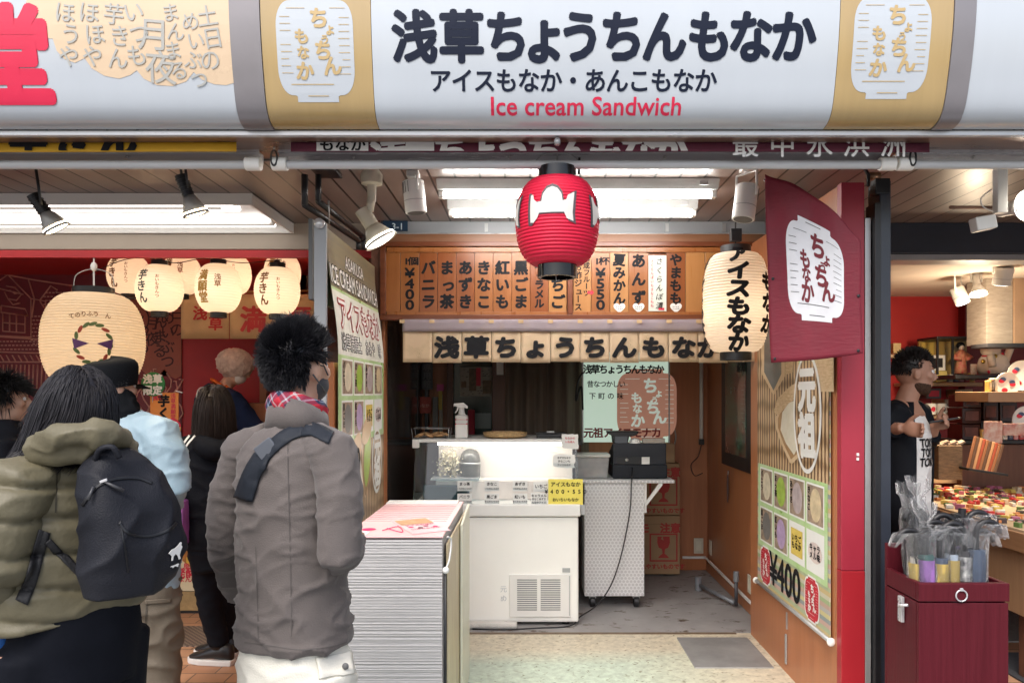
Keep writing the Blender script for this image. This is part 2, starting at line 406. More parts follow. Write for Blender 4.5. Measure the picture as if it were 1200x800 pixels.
m_plaque2 = mat_wood('plaque_wood_dark', (.20, .054, .013), (.25, .075, .019), .30, 'Z', 1.6)
m_redpaint = M('red_paint', (.33, .022, .042), .45, var=.1, scale=3, stretch=(2, 2, .6))
m_redpaint2 = M('red_paint_lower', (.34, .014, .022), .42, var=.08, scale=3, stretch=(2, 2, .6))
m_redwall = M('red_wall', (.42, .016, .02), .6, var=.1, scale=2)
m_beige = M('beige_paint', (.36, .30, .24), .5, var=.05, scale=2)
m_grey = M('grey_paint', (.27, .28, .29), .45, var=.06, scale=2)
m_dkgrey = M('dark_grey_board', (.10, .10, .10), .55, var=.12)
m_ink = M('black_ink', (.008, .008, .010), .6, var=.05, spec=.2)
m_inkred = M('red_ink', (.62, .02, .05), .5, var=.04)
m_paperw = M('white_card', (.78, .77, .74), .55, var=.03)

def structure(mb, name, mats, bevel=0, **k):
 o = mb.build(name, mats, bevel=bevel, **k); o['kind'] = 'structure'; return o

structure(MB().grid(lambda u, v: (-90 + 180 * u, -90 + 180 * v, 0), 8, 8), 'street_paving', M('street_stone', (.20, .20, .20), .7, var=.2, scale=8, bump=.2, bscale=60))
structure(MB().grid(lambda u, v: (-9 + 18 * u, 3.0 + 2.3 * v, .004), 6, 2), 'tiled_pavement', m_tile)
structure(MB().box(-.96, 1.49, 2.6, 4.66, -.05, .009), 'shop_threshold', m_terr)
structure(MB().box(-.96, 1.60, 4.66, 6.6, -.05, .012), 'shop_floor', m_conc, bevel=.004)
# worn brown edge strip of the sill
structure(MB().box(-.94, 1.30, 4.635, 4.6595, -.02, .0135), 'sill_strip', M('sill_bronze', (.16, .11, .07), .5, var=.3, scale=20))
structure(MB().box(1.62, 6.5, 4.5, 7.2, -.05, .01), 'souvenir_shop_floor', M('stone_floor', (.26, .25, .23), .5, var=.25, scale=30))
structure(MB().box(-6.5, -1.0, 5.12, 6.4, -.05, .22), 'sweet_shop_floor', M('shop_lino', (.3, .24, .18), .5))
# steel grating across the paving in front of the sweet shop
def mat_grate():
 m = M('grating', (.20, .15, .12), .5, metal=.3)
 t, n, L, b = nodes(m); tc = n.new('ShaderNodeTexCoord')
 ck = n.new('ShaderNodeTexChecker'); ck.inputs['Scale'].default_value = 60; ck.inputs['Color1'].default_value = (.26, .19, .15, 1); ck.inputs['Color2'].default_value = (.07, .055, .05, 1)
 L.new(tc.outputs['Object'], ck.inputs['Vector']); L.new(ck.outputs[0], b.inputs['Base Color']); return m
structure(MB().box(-7, -.99, 4.42, 4.80, -.03, .009), 'drain_grating', mat_grate())
structure(MB().box(.91, 1.345, 4.06, 4.56, 0, .016), 'floor_hatch', M('hatch_steel', (.29, .29, .285), .45, metal=.3, var=.22, scale=5), bevel=.004)

# ceiling of the arcade and the walls that close the place
structure(MB().box(-7, 7, 3.06, 4.74, 2.60, 2.66), 'arcade_ceiling', m_plank)
structure(MB().box(-7, 7, 2.60, 7.6, 3.0, 3.1), 'roof_slab', m_dkgrey)
structure(MB().box(-7, 7, 7.4, 7.5, 0, 3.0), 'rear_wall', m_dkgrey)
structure(MB().box(-7.1, -7.0, 2.8, 7.5, 0, 3.0), 'end_wall', m_dkgrey)
structure(MB().box(7.0, 7.1, 2.8, 7.5, 0, 3.0), 'end_wall', m_dkgrey)
# ice cream shop box
structure(MB().box(-.95, 1.53, 6.45, 6.52, 0, 2.6), 'shop_rear_wall', m_brown)
structure(MB().box(1.52, 1.60, 4.64, 6.5, 0, 2.6), 'shop_side_wall', m_orange)
structure(MB().box(1.39, 1.488, 3.34, 4.64, 0, 2.45), 'side_panel_wall', m_orange, bevel=.003)
structure(MB().box(-.99, -.935, 4.64, 6.5, 0, 2.6), 'shop_side_wall', m_dkwood)
structure(MB().box(-.93, 1.52, 4.76, 6.5, 2.45, 2.5), 'shop_ceiling', M('inner_ceiling', (.3, .28, .26), .6))
# steel beam over the menu boards
mb = MB().box(-1.0, 1.62, 4.67, 4.76, 2.525, 2.60); structure(mb, 'steel_beam', m_grey, bevel=.004)
for x in (-.28, .12, .86, 1.22): structure(MB().box(x, x + .02, 4.66, 4.672, 2.535, 2.585), 'beam_clip', m_alu2)
structure(MB().box(-.97, 1.5, 4.655, 4.70, 2.508, 2.522), 'beam_trim', m_alu)
structure(MB().box(1.488, 1.62, 4.3, 4.74, 0, 2.6), 'partition_wall', m_dkgrey)
# sweet shop: beam, lower red strip, back walls
structure(MB().box(-7, -.96, 4.73, 4.80, 2.435, 2.62), 'sweet_shop_beam', m_beige, bevel=.006)
structure(MB().box(-7, -.99, 4.735, 4.775, 2.385, 2.432), 'red_beam_strip', m_redwall)
structure(MB().box(-7, -.99, 4.80, 6.4, 2.52, 2.56), 'sweet_shop_ceiling', m_redwall)
structure(MB().box(-7, -1.9, 6.30, 6.38, 0, 2.55), 'sweet_shop_rear_wall', m_redwall)
structure(MB().box(-1.98, -.99, 6.30, 6.38, 0, 2.55), 'sweet_shop_rear_wall', m_dkwood)
structure(MB().box(-1.04, -.992, 4.80, 6.4, 0, 2.55), 'sweet_shop_side_wall', m_dkwood)
# souvenir shop: navy header, ceiling, red back wall
mb = MB(); mb.box(1.56, 7, 4.70, 4.80, 2.405, 2.60); structure(mb, 'souvenir_shop_header', m_navy, bevel=.004)
structure(MB().box(1.60, 7, 4.72, 4.90, 2.365, 2.402), 'header_trim', m_alu2)
structure(MB().box(1.60, 7, 4.9, 7.1, 2.37, 2.42), 'souvenir_shop_ceiling', M('pale_ceiling', (.62, .54, .46), .6, var=.06))
structure(MB().box(1.60, 3.80, 6.55, 6.63, 0, 2.4), 'souvenir_shop_rear_wall', M('red_wall_bright', (.50, .02, .018), .55, var=.12, scale=1.5))
structure(MB().box(3.80, 7, 6.45, 6.55, 0, 2.4), 'souvenir_shop_rear_wall', M('maroon_wall', (.16, .012, .014), .55, var=.12, scale=1.5))
structure(MB().box(1.605, 1.66, 4.74, 6.6, 0, 2.4), 'souvenir_shop_side_wall', m_dkgrey)

# red pillar and dark steel door post
o = thing('red_pillar', 'painted red pillar edge beside the wood panel with the long poster', 'pillar', (1.44, 3.32, 0))
MB().box(1.389, 1.492, 3.29, 3.338, .73, 2.455).build('upper_face', m_redpaint, o, bevel=.003)
MB().box(1.388, 1.493, 3.287, 3.338, 0, .728).build('lower_face', m_redpaint2, o, bevel=.003)
for z in (1.22, 1.24): MB().box(1.455, 1.465, 3.284, 3.29, z, z + .012).build('sticker', m_paperw, o)
o = thing('door_post', 'dark steel door post standing right of the red pillar', 'post', (1.55, 3.35, 0))
MB().box(1.499, 1.526, 3.30, 3.36, 0, 2.30).build('grey_channel', m_alu2, o, bevel=.003)
MB().box(1.529, 1.556, 3.27, 3.36, 0, 2.36).build('inner_rail', m_black, o, bevel=.003)
MB().box(1.557, 1.605, 3.28, 3.40, 0, 2.46).build('post', m_navy, o, bevel=.004)
MB().box(1.535, 1.60, 3.275, 3.33, 2.40, 2.47).build('top_bracket', m_black, o, bevel=.004)
MB().tube([(1.53, 3.42, 2.59), (1.56, 3.40, 2.52), (1.54, 3.36, 2.46)], .008, 8).build('cable', m_black, o, True)
MB().cyl((1.56, 3.42, 2.52), (1.62, 3.42, 2.52), .018).build('pipe_end', M('copper', (.35, .2, .12), .35, metal=.7), o, True)
# left partition
o = thing('side_partition', 'grey board and wood edged partition left of the tall poster', 'partition', (-.93, 3.4, 0))
MB().box(-.957, -.902, 3.29, 3.31, 0, 2.275).build('grey_board', m_grey, o, bevel=.003)
MB().box(-.945, -.90, 3.40, 4.66, 0, 1.66).build('wood_board', m_orange, o, bevel=.003)
MB().box(-.99, -.972, 3.32, 4.66, 1.94, 2.30).build('upper_board', m_dkgrey, o)
MB().cyl((-.93, 3.27, 2.27), (-.93, 3.31, 2.27), .022).build('knob', m_alu, o, True)

# ------------------------------------------------------------------ fascia signs
PROF = [(3.42, 2.575), (3.1, 2.588), (2.90, 2.60), (2.80, 2.61), (2.70, 2.628), (2.633, 2.644), (2.585, 2.657), (2.548, 2.671), (2.524, 2.688), (2.510, 2.708), (2.503, 2.732), (2.50, 2.758)]
def fas_y(z):
 for (z0, y0), (z1, y1) in zip(PROF, PROF[1:]):
  if z <= z0 and z >= z1: return y0 + (y1 - y0) * (z0 - z) / (z0 - z1)
 return PROF[0][1] if z > PROF[0][0] else PROF[-1][1]
def smooth_prof(k=4):
 out = []
 for i in range(len(PROF) - 1):
  p0 = Vector(PROF[max(i - 1, 0)]); p1 = Vector(PROF[i]); p2 = Vector(PROF[i + 1]); p3 = Vector(PROF[min(i + 2, len(PROF) - 1)])
  for j in range(k):
   t = j / k
   out.append(.5 * ((2 * p1) + (p2 - p0) * t + (2 * p0 - 5 * p1 + 4 * p2 - p3) * t * t + (3 * p1 - p0 - 3 * p2 + p3) * t ** 3))
 out.append(Vector(PROF[-1])); return [(p.x, p.y) for p in out]
SP = smooth_prof()
def fas_y(z):
 for (z0, y0), (z1, y1) in zip(SP, SP[1:]):
  if z <= z0 and z >= z1: return y0 + (y1 - y0) * (z0 - z) / max(1e-6, z0 - z1)
 return SP[0][1] if z > SP[0][0] else SP[-1][1]
def fascia(name, x0, x1, mat, parent, out=0.):
 """a slice of the sign, with real thickness behind the face"""
 n = max(1, int((x1 - x0) / .2)); mb = MB(); rows = len(SP)
 def front(x): return [(x, y - out, z - (out if y > 2.69 else 0)) for z, y in SP]
 mb.add([p for i in range(n + 1) for p in front(x0 + (x1 - x0) * i / n)],
           [(i * rows + k, i * rows + k + 1, (i + 1) * rows + k + 1, (i + 1) * rows + k) for i in range(n) for k in range(rows - 1)])
 for x in (x0, x1): mb.add(front(x) + [(x, 2.758, 3.42)], [tuple(range(rows + 1))])
 mb.quad((x0, 2.76, 2.501), (x1, 2.76, 2.501), (x1, 2.76, 3.42), (x0, 2.76, 3.42))
 return mb.build(name, mat, parent, smooth=True, auto=40)
fas_fn = lambda x, z, l: Vector((x, fas_y(z) - l, z - (l if fas_y(z) > 2.69 else 0)))
m_sign = M('sign_acrylic', (.53, .575, .62), .18, var=.025, scale=1, stretch=(6, 1, .6), coat=.4, rvar=.03)
m_gold = M('gold_film', (.46, .325, .145), .2, var=.05, scale=2, coat=.4, rvar=.05, stretch=(8, 1, 1))
m_goldtxt = M('gold_lettering', (.55, .40, .19), .35, var=.04)
m_strip = M('grey_strip', (.25, .235, .245), .35, metal=.3, var=.05)
m_signnavy = M('navy_lettering', (.008, .013, .032), .45, var=.05, spec=.2)
m_signred = M('sign_red', (.72, .02, .075), .35, var=.04)
m_peach = M('peach_film', (.74, .56, .38), .3, var=.03)
m_greytxt = M('grey_lettering', (.46, .46, .43), .4, var=.05)

def shift(fn, x0, z0): return lambda x, y, l: fn(x0 + x, z0 + y, l)
def lantern_poly(w, h, n=10):
 """outline of the paper lantern emblem, centre at 0"""
 pts = []; a, b = w / 2, h / 2; neck = .27 * w
 body = b * .88
 for sx, sz in ((1, 1), (1, -1), (-1, -1), (-1, 1)):
  arc = []
  for k in range(n + 1):
   t = math.pi / 2 * k / n
   arc.append((sx * (a * .60 + a * .40 * math.sin(t) ** .8 if k else a * .58), sz * (body * .45 + body * .55 * math.cos(t))))
  nk = [(sx * neck, sz * b), (sx * neck, sz * (body + .01 * h))]
  seq = nk + arc
  if sx * sz < 0: seq = list(reversed(seq))
  pts += seq
 return pts
def flat_on(name, parent, poly, fn, mat, lift=.001, cut=.03):
 bm = bmesh.new(); bm.faces.new([bm.verts.new((x, y, 0)) for x, y in poly])
 if cut:
  for axis in (0, 1):
   vals = [v.co[axis] for v in bm.verts]; c = min(vals) + cut; hi = max(vals)
   nrm = Vector((1, 0, 0)) if axis == 0 else Vector((0, 1, 0))
   while c < hi:
    bmesh.ops.bisect_plane(bm, geom=bm.verts[:] + bm.edges[:] + bm.faces[:], plane_co=nrm * c, plane_no=nrm); c += cut
 bmesh.ops.triangulate(bm, faces=[f for f in bm.faces if len(f.verts) > 4])
 w = world_of(parent)
 for v in bm.verts: v.co = Vector(fn(v.co.x, v.co.y, lift)) - w
 me = bpy.data.meshes.new(name); bm.to_mesh(me); bm.free(); me.materials.append(mat)
 return link_mesh(name, me, parent)
def strips_on(name, parent, rects, fn, mat, lift=.0015):
 w = world_of(parent); mb = MB()
 for (x0, x1, y0, y1) in rects:
  k = max(1, int((x1 - x0) / .02))
  for i in range(k):
   a, b = x0 + (x1 - x0) * i / k, x0 + (x1 - x0) * (i + 1) / k
   mb.quad(fn(a, y0, lift), fn(b, y0, lift), fn(b, y1, lift), fn(a, y1, lift))
 return mb.build(name, mat, parent)
def lantern_emblem(parent, fn, w, h, mfield, mtext, tick=None, lift=.001, name='lantern_emblem', bold=.045, jit=.12):
 e = flat_on(name, parent, lantern_poly(w, h), fn, mfield, lift)
 s = w
 runs = [('ち', .06 * s, .27 * h, .27 * s, False), ('ょ', .20 * s, .165 * h, .15 * s, False), ('う', .13 * s, .07 * h, .12 * s, False), ('ち', .10 * s, -.03 * h, .25 * s, False), ('ん', .21 * s, -.17 * h, .25 * s, False),
   ('も', -.17 * s, .10 * h, .20 * s, False), ('な', -.16 * s, -.05 * h, .17 * s, False), ('か', -.15 * s, -.22 * h, .24 * s, False)]
 lettering('emblem_lettering', e, runs, fn, mtext, bold, eps=lift + .0012, cut=.04, jit=jit)
 rr = random.Random(5); rects = []
 for i in range(9):
  y = h * (.28 - .065 * i); L_ = .10 * s + rr.uniform(0, .05) * s
  if i not in (3,): rects.append((-.45 * s, -.45 * s + L_, y, y + .006 * h))
  rects.append((.45 * s - L_, .45 * s, y - .01 * h, y - .004 * h))
 rects += [(-.34 * s, .22 * s, -.345 * h, -.337 * h), (-.13 * s, .14 * s, -.45 * h, -.442 * h), (-.13 * s, .12 * s, .46 * h, .468 * h), (-.36 * s, -.12 * s, .36 * h, .366 * h), (.2 * s, .40 * s, .36 * h, .366 * h)]
 strips_on('line_print', e, rects, fn, tick or mtext, lift + .0012)
 return e

s1 = thing('shop_sign', 'white shop sign with gold ends and big navy lettering over the ice cream shop', 'sign', (.28, 2.7, 2.55))
fascia('white_face', -.556, 1.094, m_sign, s1); fascia('gold_panel', -.946, -.558, m_gold, s1); fascia('gold_panel', 1.096, 1.494, m_gold, s1)
Z1 = 2.778
cx = [486, 541, 594, 638, 680, 729, 778, 831, 879, 929]
runs = [(c, (p - 620) * 2.62 / F, 0, .172 if c != 'ょ' else .178, False) for c, p in zip('浅草ちょうちんもなか', cx)]
lettering('lettering', s1, runs, shift(fas_fn, 0, Z1), m_signnavy, bold=.042, copies=8, cut=.06, squash=(.94, 1.05), step=.0001)
lettering('lettering', s1, layout('アイスもなか・あんこもなか', .083, .952), shift(fas_fn, .157, 2.634), m_signnavy, bold=.022, cut=.05, step=.0001)
o = lettering('lettering', s1, layout('Ice cream Sandwich', .082), shift(fas_fn, .205, 2.556), m_signred, bold=.014, cut=.02, step=.0001, squash=(1.06, .98))
lantern_emblem(s1, shift(fas_fn, -.757, 2.742), .272, .355, m_sign, m_goldtxt, name='white_lantern_emblem')
lantern_emblem(s1, shift(fas_fn, 1.282, 2.752), .272, .355, m_sign, m_goldtxt, name='white_lantern_emblem')
# neighbours' signs and the grey strips between
for nm, x0, x1, lab in (('divider', -1.055, -.948, 'curved grey metal strip left of the gold sign end'), ('divider', 1.496, 1.572, 'curved grey metal strip right of the gold sign end')):
 o = fascia('sign_divider', x0, x1, m_strip, None, .004); tag(o, lab, 'sign strip')
s2 = thing('shop_sign', 'white sign with a peach cloud of brush writing and a red character', 'sign', (-2, 2.7, 2.55))
fascia('white_face', -4.5, -1.057, m_sign, s2)
cloud = []
def px_f(px, py):
 z = CAMH - (py - 460) * 2.61 / F; return ((px - 620) * 2.61 / F, z)
for px, py in [(35, -30), (33, 10), (36, 28), (44, 38), (52, 44), (61, 45), (64, 58), (72, 67), (84, 71), (96, 66), (103, 77), (117, 85), (134, 88), (148, 84), (156, 79), (163, 88), (178, 95), (196, 96), (213, 91), (223, 81), (232, 89), (246, 94), (260, 95), (272, 92), (273, 40), (272, -30)]:
 cloud.append(px_f(px, py))
flat_on('peach_cloud', s2, cloud, fas_fn, m_peach, .001, .05)
runs = []
for x, y0, s in ((246, 20, '土日の'), (226, 26, 'めいぶつ'), (203, 16, 'まんまる'), (182, 40, '月夜'), (160, 15, 'いつも'), (137, 18, '芋きん'), (108, 16, 'ほほや'), (80, 16, 'ほうや')):
 pit = {2: 36, 3: 24, 4: 21}[len(s)]
 for i, ch in enumerate(s):
  X, Z = px_f(x + (3 if i % 2 else -2), y0 + pit * i); runs.append((ch, X, Z, pit / F * 2.75, False))
lettering('lettering', s2, runs, fas_fn, m_greytxt, .008, cut=.05, eps=.0025, jit=.15)
X, Z = px_f(9, 62); lettering('lettering', s2, [('堂', X, Z, .36, False)], fas_fn, m_signred, .045, copies=14, cut=.03, squash=(.80, .95))
s3 = thing('shop_sign', 'plain white end of the next shop sign, right of the grey strip', 'sign', (3, 2.7, 2.55))
fascia('white_face', 1.574, 4.8, m_sign, s3)

# underside, awning cloths, rails
structure(MB().box(-6, 6, 2.762, 2.786, 2.479, 2.499), 'sign_bottom_trim', m_alu, bevel=.003)
structure(MB().box(-6, 6, 2.788, 3.06, 2.486, 2.492), 'sign_underside', M('copper_soffit', (.30, .19, .14), .3, metal=.6, var=.25, scale=3, stretch=(1, 5, 1)))
structure(MB().box(-6, 6, 3.062, 3.075, 2.48, 2.66), 'ceiling_edge', m_dkgrey)
def awning(name, x0, x1, mat, label):
 mb = MB().grid(lambda u, v: (x0 + (x1 - x0) * u, 2.862 + .004 * math.sin(u * 9 + x0), 2.486 - .036 * v), 40, 4)
 o = mb.build(name, mat, loc=((x0 + x1) / 2, 2.862, 2.47), smooth=True, solid=.003); return tag(o, label, 'awning')
m_maroon = M('maroon_cloth', (.11, .014, .035), .7, var=.1, scale=20, bump=.15, bscale=300)
m_yellow = M('yellow_cloth', (.72, .40, .02), .6, var=.08)
a1 = awning('rolled_awning', -.92, 1.55, m_maroon, 'rolled maroon awning cloth with white writing above the red lantern')
fn3 = lambda x, y, l: Vector((x, 2.855 - l, y))
lettering('lettering', a1, layout('浅草ちょうちんもなか', .145, .83), shift(fn3, .0, 2.455), m_paperw, .05, jit=.05, clipy=(-.003, .031))
lettering('lettering', a1, layout('最中氷浜洲', .105, 1.36), shift(fn3, 1.12, 2.478), m_paperw, .012, clipy=(-.05, .0075))
flat_on('white_patch', a1, [(-.82, 2.485), (-.62, 2.485), (-.62, 2.452), (-.82, 2.452)], fn3, m_paperw, .001, 0)
lettering('lettering', a1, layout('もなか', .06, 1.0), shift(fn3, -.72, 2.478), m_ink, .03, eps=.003, clipy=(-.025, .006))
a2 = awning('rolled_awning', -4.5, -1.13, m_yellow, 'rolled yellow awning cloth with black brush marks at far left')
lettering('lettering', a2, layout('芋きん', .15, 1.15), shift(fn3, -1.76, 2.495), m_ink, .06, clipy=(-.042, -.01))
m_pipe = M('white_pipe', (.56, .57, .58), .25, var=.04, stretch=(.5, 3, 3))
def rail(x0, x1, lab):
 t = thing('awning_rail', lab, 'rail', ((x0 + x1) / 2, 2.96, 2.45))
 MB().box(x0, x1, 2.95, 3.00, 2.437, 2.482).build('channel', m_alu, t, bevel=.004)
 MB().box(x0, x1, 2.944, 2.949, 2.474, 2.486).build('lip', m_alu, t)
 MB().tube([(x0 + .02, 2.925, 2.420), (x1 - .02, 2.925, 2.420)], .017, 16).build('roller_pipe', m_pipe, t, True, auto=40)
 for x in (x0 + .015, x1 - .015): MB().cyl((x - .03, 2.925, 2.424), (x + .03, 2.925, 2.424), .027, n=20).build('end_bracket', m_cream, t, True, bevel=.003, auto=40)
 for k in range(int((x1 - x0) / .62)):
  MB().cyl((x0 + .3 + k * .62, 2.943, 2.458), (x0 + .3 + k * .62, 2.951, 2.458), .006, n=10).build('screw', m_alu2, t, True)
 return t
rail(-5, -1.075, 'metal awning rail running along the sweet shop at far left')
rail(-1.00, 1.43, 'long metal awning rail behind the red lantern')
rail(1.47, 5, 'metal awning rail above the souvenir shop at right')
for x, lab in ((-1.0, 'dark loop handle hanging left of the red lantern rail'), (1.505, 'dark loop handle hanging right of the red lantern rail')):
 t = thing('crank_loop', lab, 'loop handle', (x, 2.9, 2.47))
 MB().tube([(x, 2.905, 2.485), (x, 2.90, 2.470)], .004, 8).build('rod', m_alu, t, True)
 pts = [(x + .012 * math.sin(a), 2.9, 2.44 - .03 * math.cos(a)) for a in [2 * math.pi * k / 20 for k in range(21)]]
 MB().tube(pts, .004, 8).build('loop', m_black, t, True)
# ================================================================== ICE CREAM SHOP
X_ = lambda px, Y: (px - 620) * Y / F
Z_ = lambda py, Y: CAMH - (py - 460) * Y / F
YM = 4.64
t = thing('menu_rack', 'long red brown wood frame holding the row of wooden menu plaques', 'menu board', (.26, YM, 1.97))
zt, zb = Z_(298, YM), Z_(367, YM)
x0, x1 = X_(446, YM), X_(912, YM)
MB().box(x0, x1, YM + .02, YM + .045, zb - .01, zt + .06).build('back_board', m_plaque2, t)
MB().box(x0, x1, YM - .03, YM + .03, zt + .045, zt + .075).build('top_rail', m_frame, t, bevel=.003)
MB().box(x0, x1, YM - .015, YM + .03, zt + .077, zt + .125).build('upper_board', mat_wood('upper_board', (.17, .075, .035), (.22, .10, .05), .4, 'X'), t)
MB().box(x0 + .04, x1, YM - .01, YM + .03, zt + .012, zt + .043).build('inner_ledge', m_plaque, t, bevel=.002)
MB().box(x0, x1, YM - .03, YM + .03, zb - .045, zb - .012).build('bottom_rail', m_frame, t, bevel=.003)
MB().box(x0 + .04, x1, YM - .012, YM + .03, zb - .011, zb + .008).build('inner_ledge', m_plaque, t, bevel=.002)
MB().box(x0, x0 + .035, YM - .025, YM + .03, zb - .01, zt + .043).build('stile', m_frame, t, bevel=.003)
MB().box(X_(665, YM), X_(671, YM), YM - .022, YM + .03, zb - .01, zt + .01).build('stile', m_frame, t, bevel=.003)
MB().box(X_(880, YM), x1, YM - .018, YM + .03, zb - .01, zt + .01).build('stile', m_frame, t, bevel=.003)

pl = [(449, 469, '', 0), (469.5, 491, '400', 0), (491.5, 512.5, 'バニラ', 1), (513, 534.5, 'まっ茶', 1), (535, 556, 'あずき', 1), (556.5, 577.5, 'きなこ', 0), (578, 599.5, '紅いも', 0), (600, 621, '黒ごま', 0), (621.5, 642.5, 'キャラメル', 1), (643, 664, 'いちご', 2),
      (672, 692.5, 'juice', 2), (693, 714.5, '550', 0), (715, 736.5, '夏みかん', 2), (737, 759.5, 'あんず', 0), (781, 803, 'やまもも', 1), (803.5, 826, ' ', 2), (826.5, 848, ' ', 2), (848.5, 879, ' ', 1)]
labs = ['blank wooden plaque at the left end of the menu row', 'wooden menu plaque priced ¥400', 'wooden menu plaque reading バニラ', 'wooden menu plaque reading まっ茶', 'wooden menu plaque reading あずき', 'wooden menu plaque reading きなこ', 'wooden menu plaque reading 紅いも', 'wooden menu plaque reading 黒ごま', 'wooden menu plaque reading キャラメル in small letters', 'wooden menu plaque reading いちご partly behind the red lantern',
  'wooden menu plaque with two columns about vinegar juice and a red arrow', 'wooden menu plaque priced ¥550', 'wooden menu plaque reading 夏みかん with a heart sticker', 'wooden menu plaque reading あんず with a heart sticker', 'wooden menu plaque reading やまもも with a heart sticker', 'blank light plaque just right of やまもも', 'blank light plaque left of the white lantern', 'blank reddish plaque half behind the white lantern']
m_pl3 = mat_wood('plaque_light', (.36, .16, .05), (.43, .20, .07), .3, 'Z', 1.6)
zc = (zt + zb) / 2; hh = zt - zb
def heart(cx_, cz, s):
 return [(cx_ + s * .0625 * 16 * math.sin(a) ** 3, cz + s * .0625 * (13 * math.cos(a) - 5 * math.cos(2 * a) - 2 * math.cos(3 * a) - math.cos(4 * a))) for a in [2 * math.pi * k / 28 for k in range(28)]]
for (a, b, s, k), lb in zip(pl, labs):
 xa, xb = X_(a, YM), X_(b, YM); xm = (xa + xb) / 2
 p = thing('menu_plaque', lb + ' in the wood frame' if len(lb.split()) < 9 else lb, 'menu plaque', (xm, YM, zb), 'wooden menu plaques')
 MB().box(xa, xb, YM, YM + .014, zb + .009, zt + .011).build('plaque_board', [m_plaque, m_plaque2, m_pl3][k], p, bevel=.0015)
 fn = plane_fn((xm, YM, zc), *FRONT)
 if s == '400' or s == '550':
  rr = layout('1個' if s == '400' else '1杯', .056, .78)
  rr = [(g, x, hh * .385, z, q) for g, x, y, z, q in rr] + [('¥', 0, hh * .19, .085, False)] + [(g, 0, hh * (.01 - .18 * i), .088, False) for i, g in enumerate(s)]
  rr = [(g, x, y, z, q) for g, x, y, z, q in rr]
  lettering('lettering', p, rr, fn, m_ink, .038, squash=(1.3, .95))
 elif s == 'juice':
  lettering('lettering', p, [(g, x + .027, y + .05, z, q) for g, x, y, z, q in layout('熟成フルーツ', .043, 1.0, True)], fn, m_ink, .03)
  lettering('lettering', p, [(g, x - .025, y - .02, z, q) for g, x, y, z, q in layout('お酢ジュース', .050, 1.0, True)], fn, m_ink, .03)
  MB().prism([(0, -.008), (.022, -.008), (.022, -.018), (.042, 0), (.022, .018), (.022, .008), (0, .008)], (xb - .022, YM - .003, zc - .055), (1, 0, 0), (0, 0, 1), .003).build('red_arrow', m_inkred, p)
 elif s.strip():
  n = len(s); sz = {3: .092, 4: .080, 5: .062}[n]; pit = {3: 1.15, 4: 1.0, 5: .95}[n]
  if s == 'あんず': pit = 1.25
  lettering('lettering', p, [(g, x, y + (.03 if 'heart' in lb else -.005), z, q) for g, x, y, z, q in layout(s, sz, pit, True)], fn, m_ink, .048, copies=8, jit=.05, shear=.04)
  if 'heart' in lb:
   h = MB().prism(heart(0, 0, .037), (xm, YM - .003, zb + .035), (1, 0, 0), (0, 0, 1), .002).build('heart_sticker', m_paperw, p)
   rnd = random.Random(n); mbh = MB()
   for r_ in range(2):
    for q in range(4): mbh.box(xm - .02 + q * .011, xm - .02 + q * .011 + rnd.uniform(.004, .008), YM - .0065, YM - .0055, zb + .038 - r_ * .012, zb + .042 - r_ * .012)
   mbh.build('lettering', m_ink, h)
xa, xb = X_(759.6, YM), X_(780.5, YM); xm = (xa + xb) / 2
p = thing('paper_strip', 'white paper menu strip with loose brush writing and red notes among the plaques', 'paper menu', (xm, YM - .01, zb))
MB().box(xa, xb, YM - .014, YM - .011, zb + .012, zt - .01).build('sheet', M('strip_paper', (.66, .68, .60), .6, var=.04), p)
fn = plane_fn((xm, YM - .0145, zc), *FRONT)
lettering('lettering', p, [(g, x + .012, y + .0, z, q) for g, x, y, z, q in layout('さくらんぼ漬', .046, 1.2, True)], fn, m_ink, .006, shear=.2)
lettering('lettering', p, [(g, x - .034, y - .0, z, q) for g, x, y, z, q in layout('さくらんぼいもきなこもも', .022, 1.15, True)], fn, m_inkred, .008)
MB().box(xm + .006, xm + .042, YM - .0165, YM - .0145, zb + .018, zb + .032).build('seal', m_inkred, p)

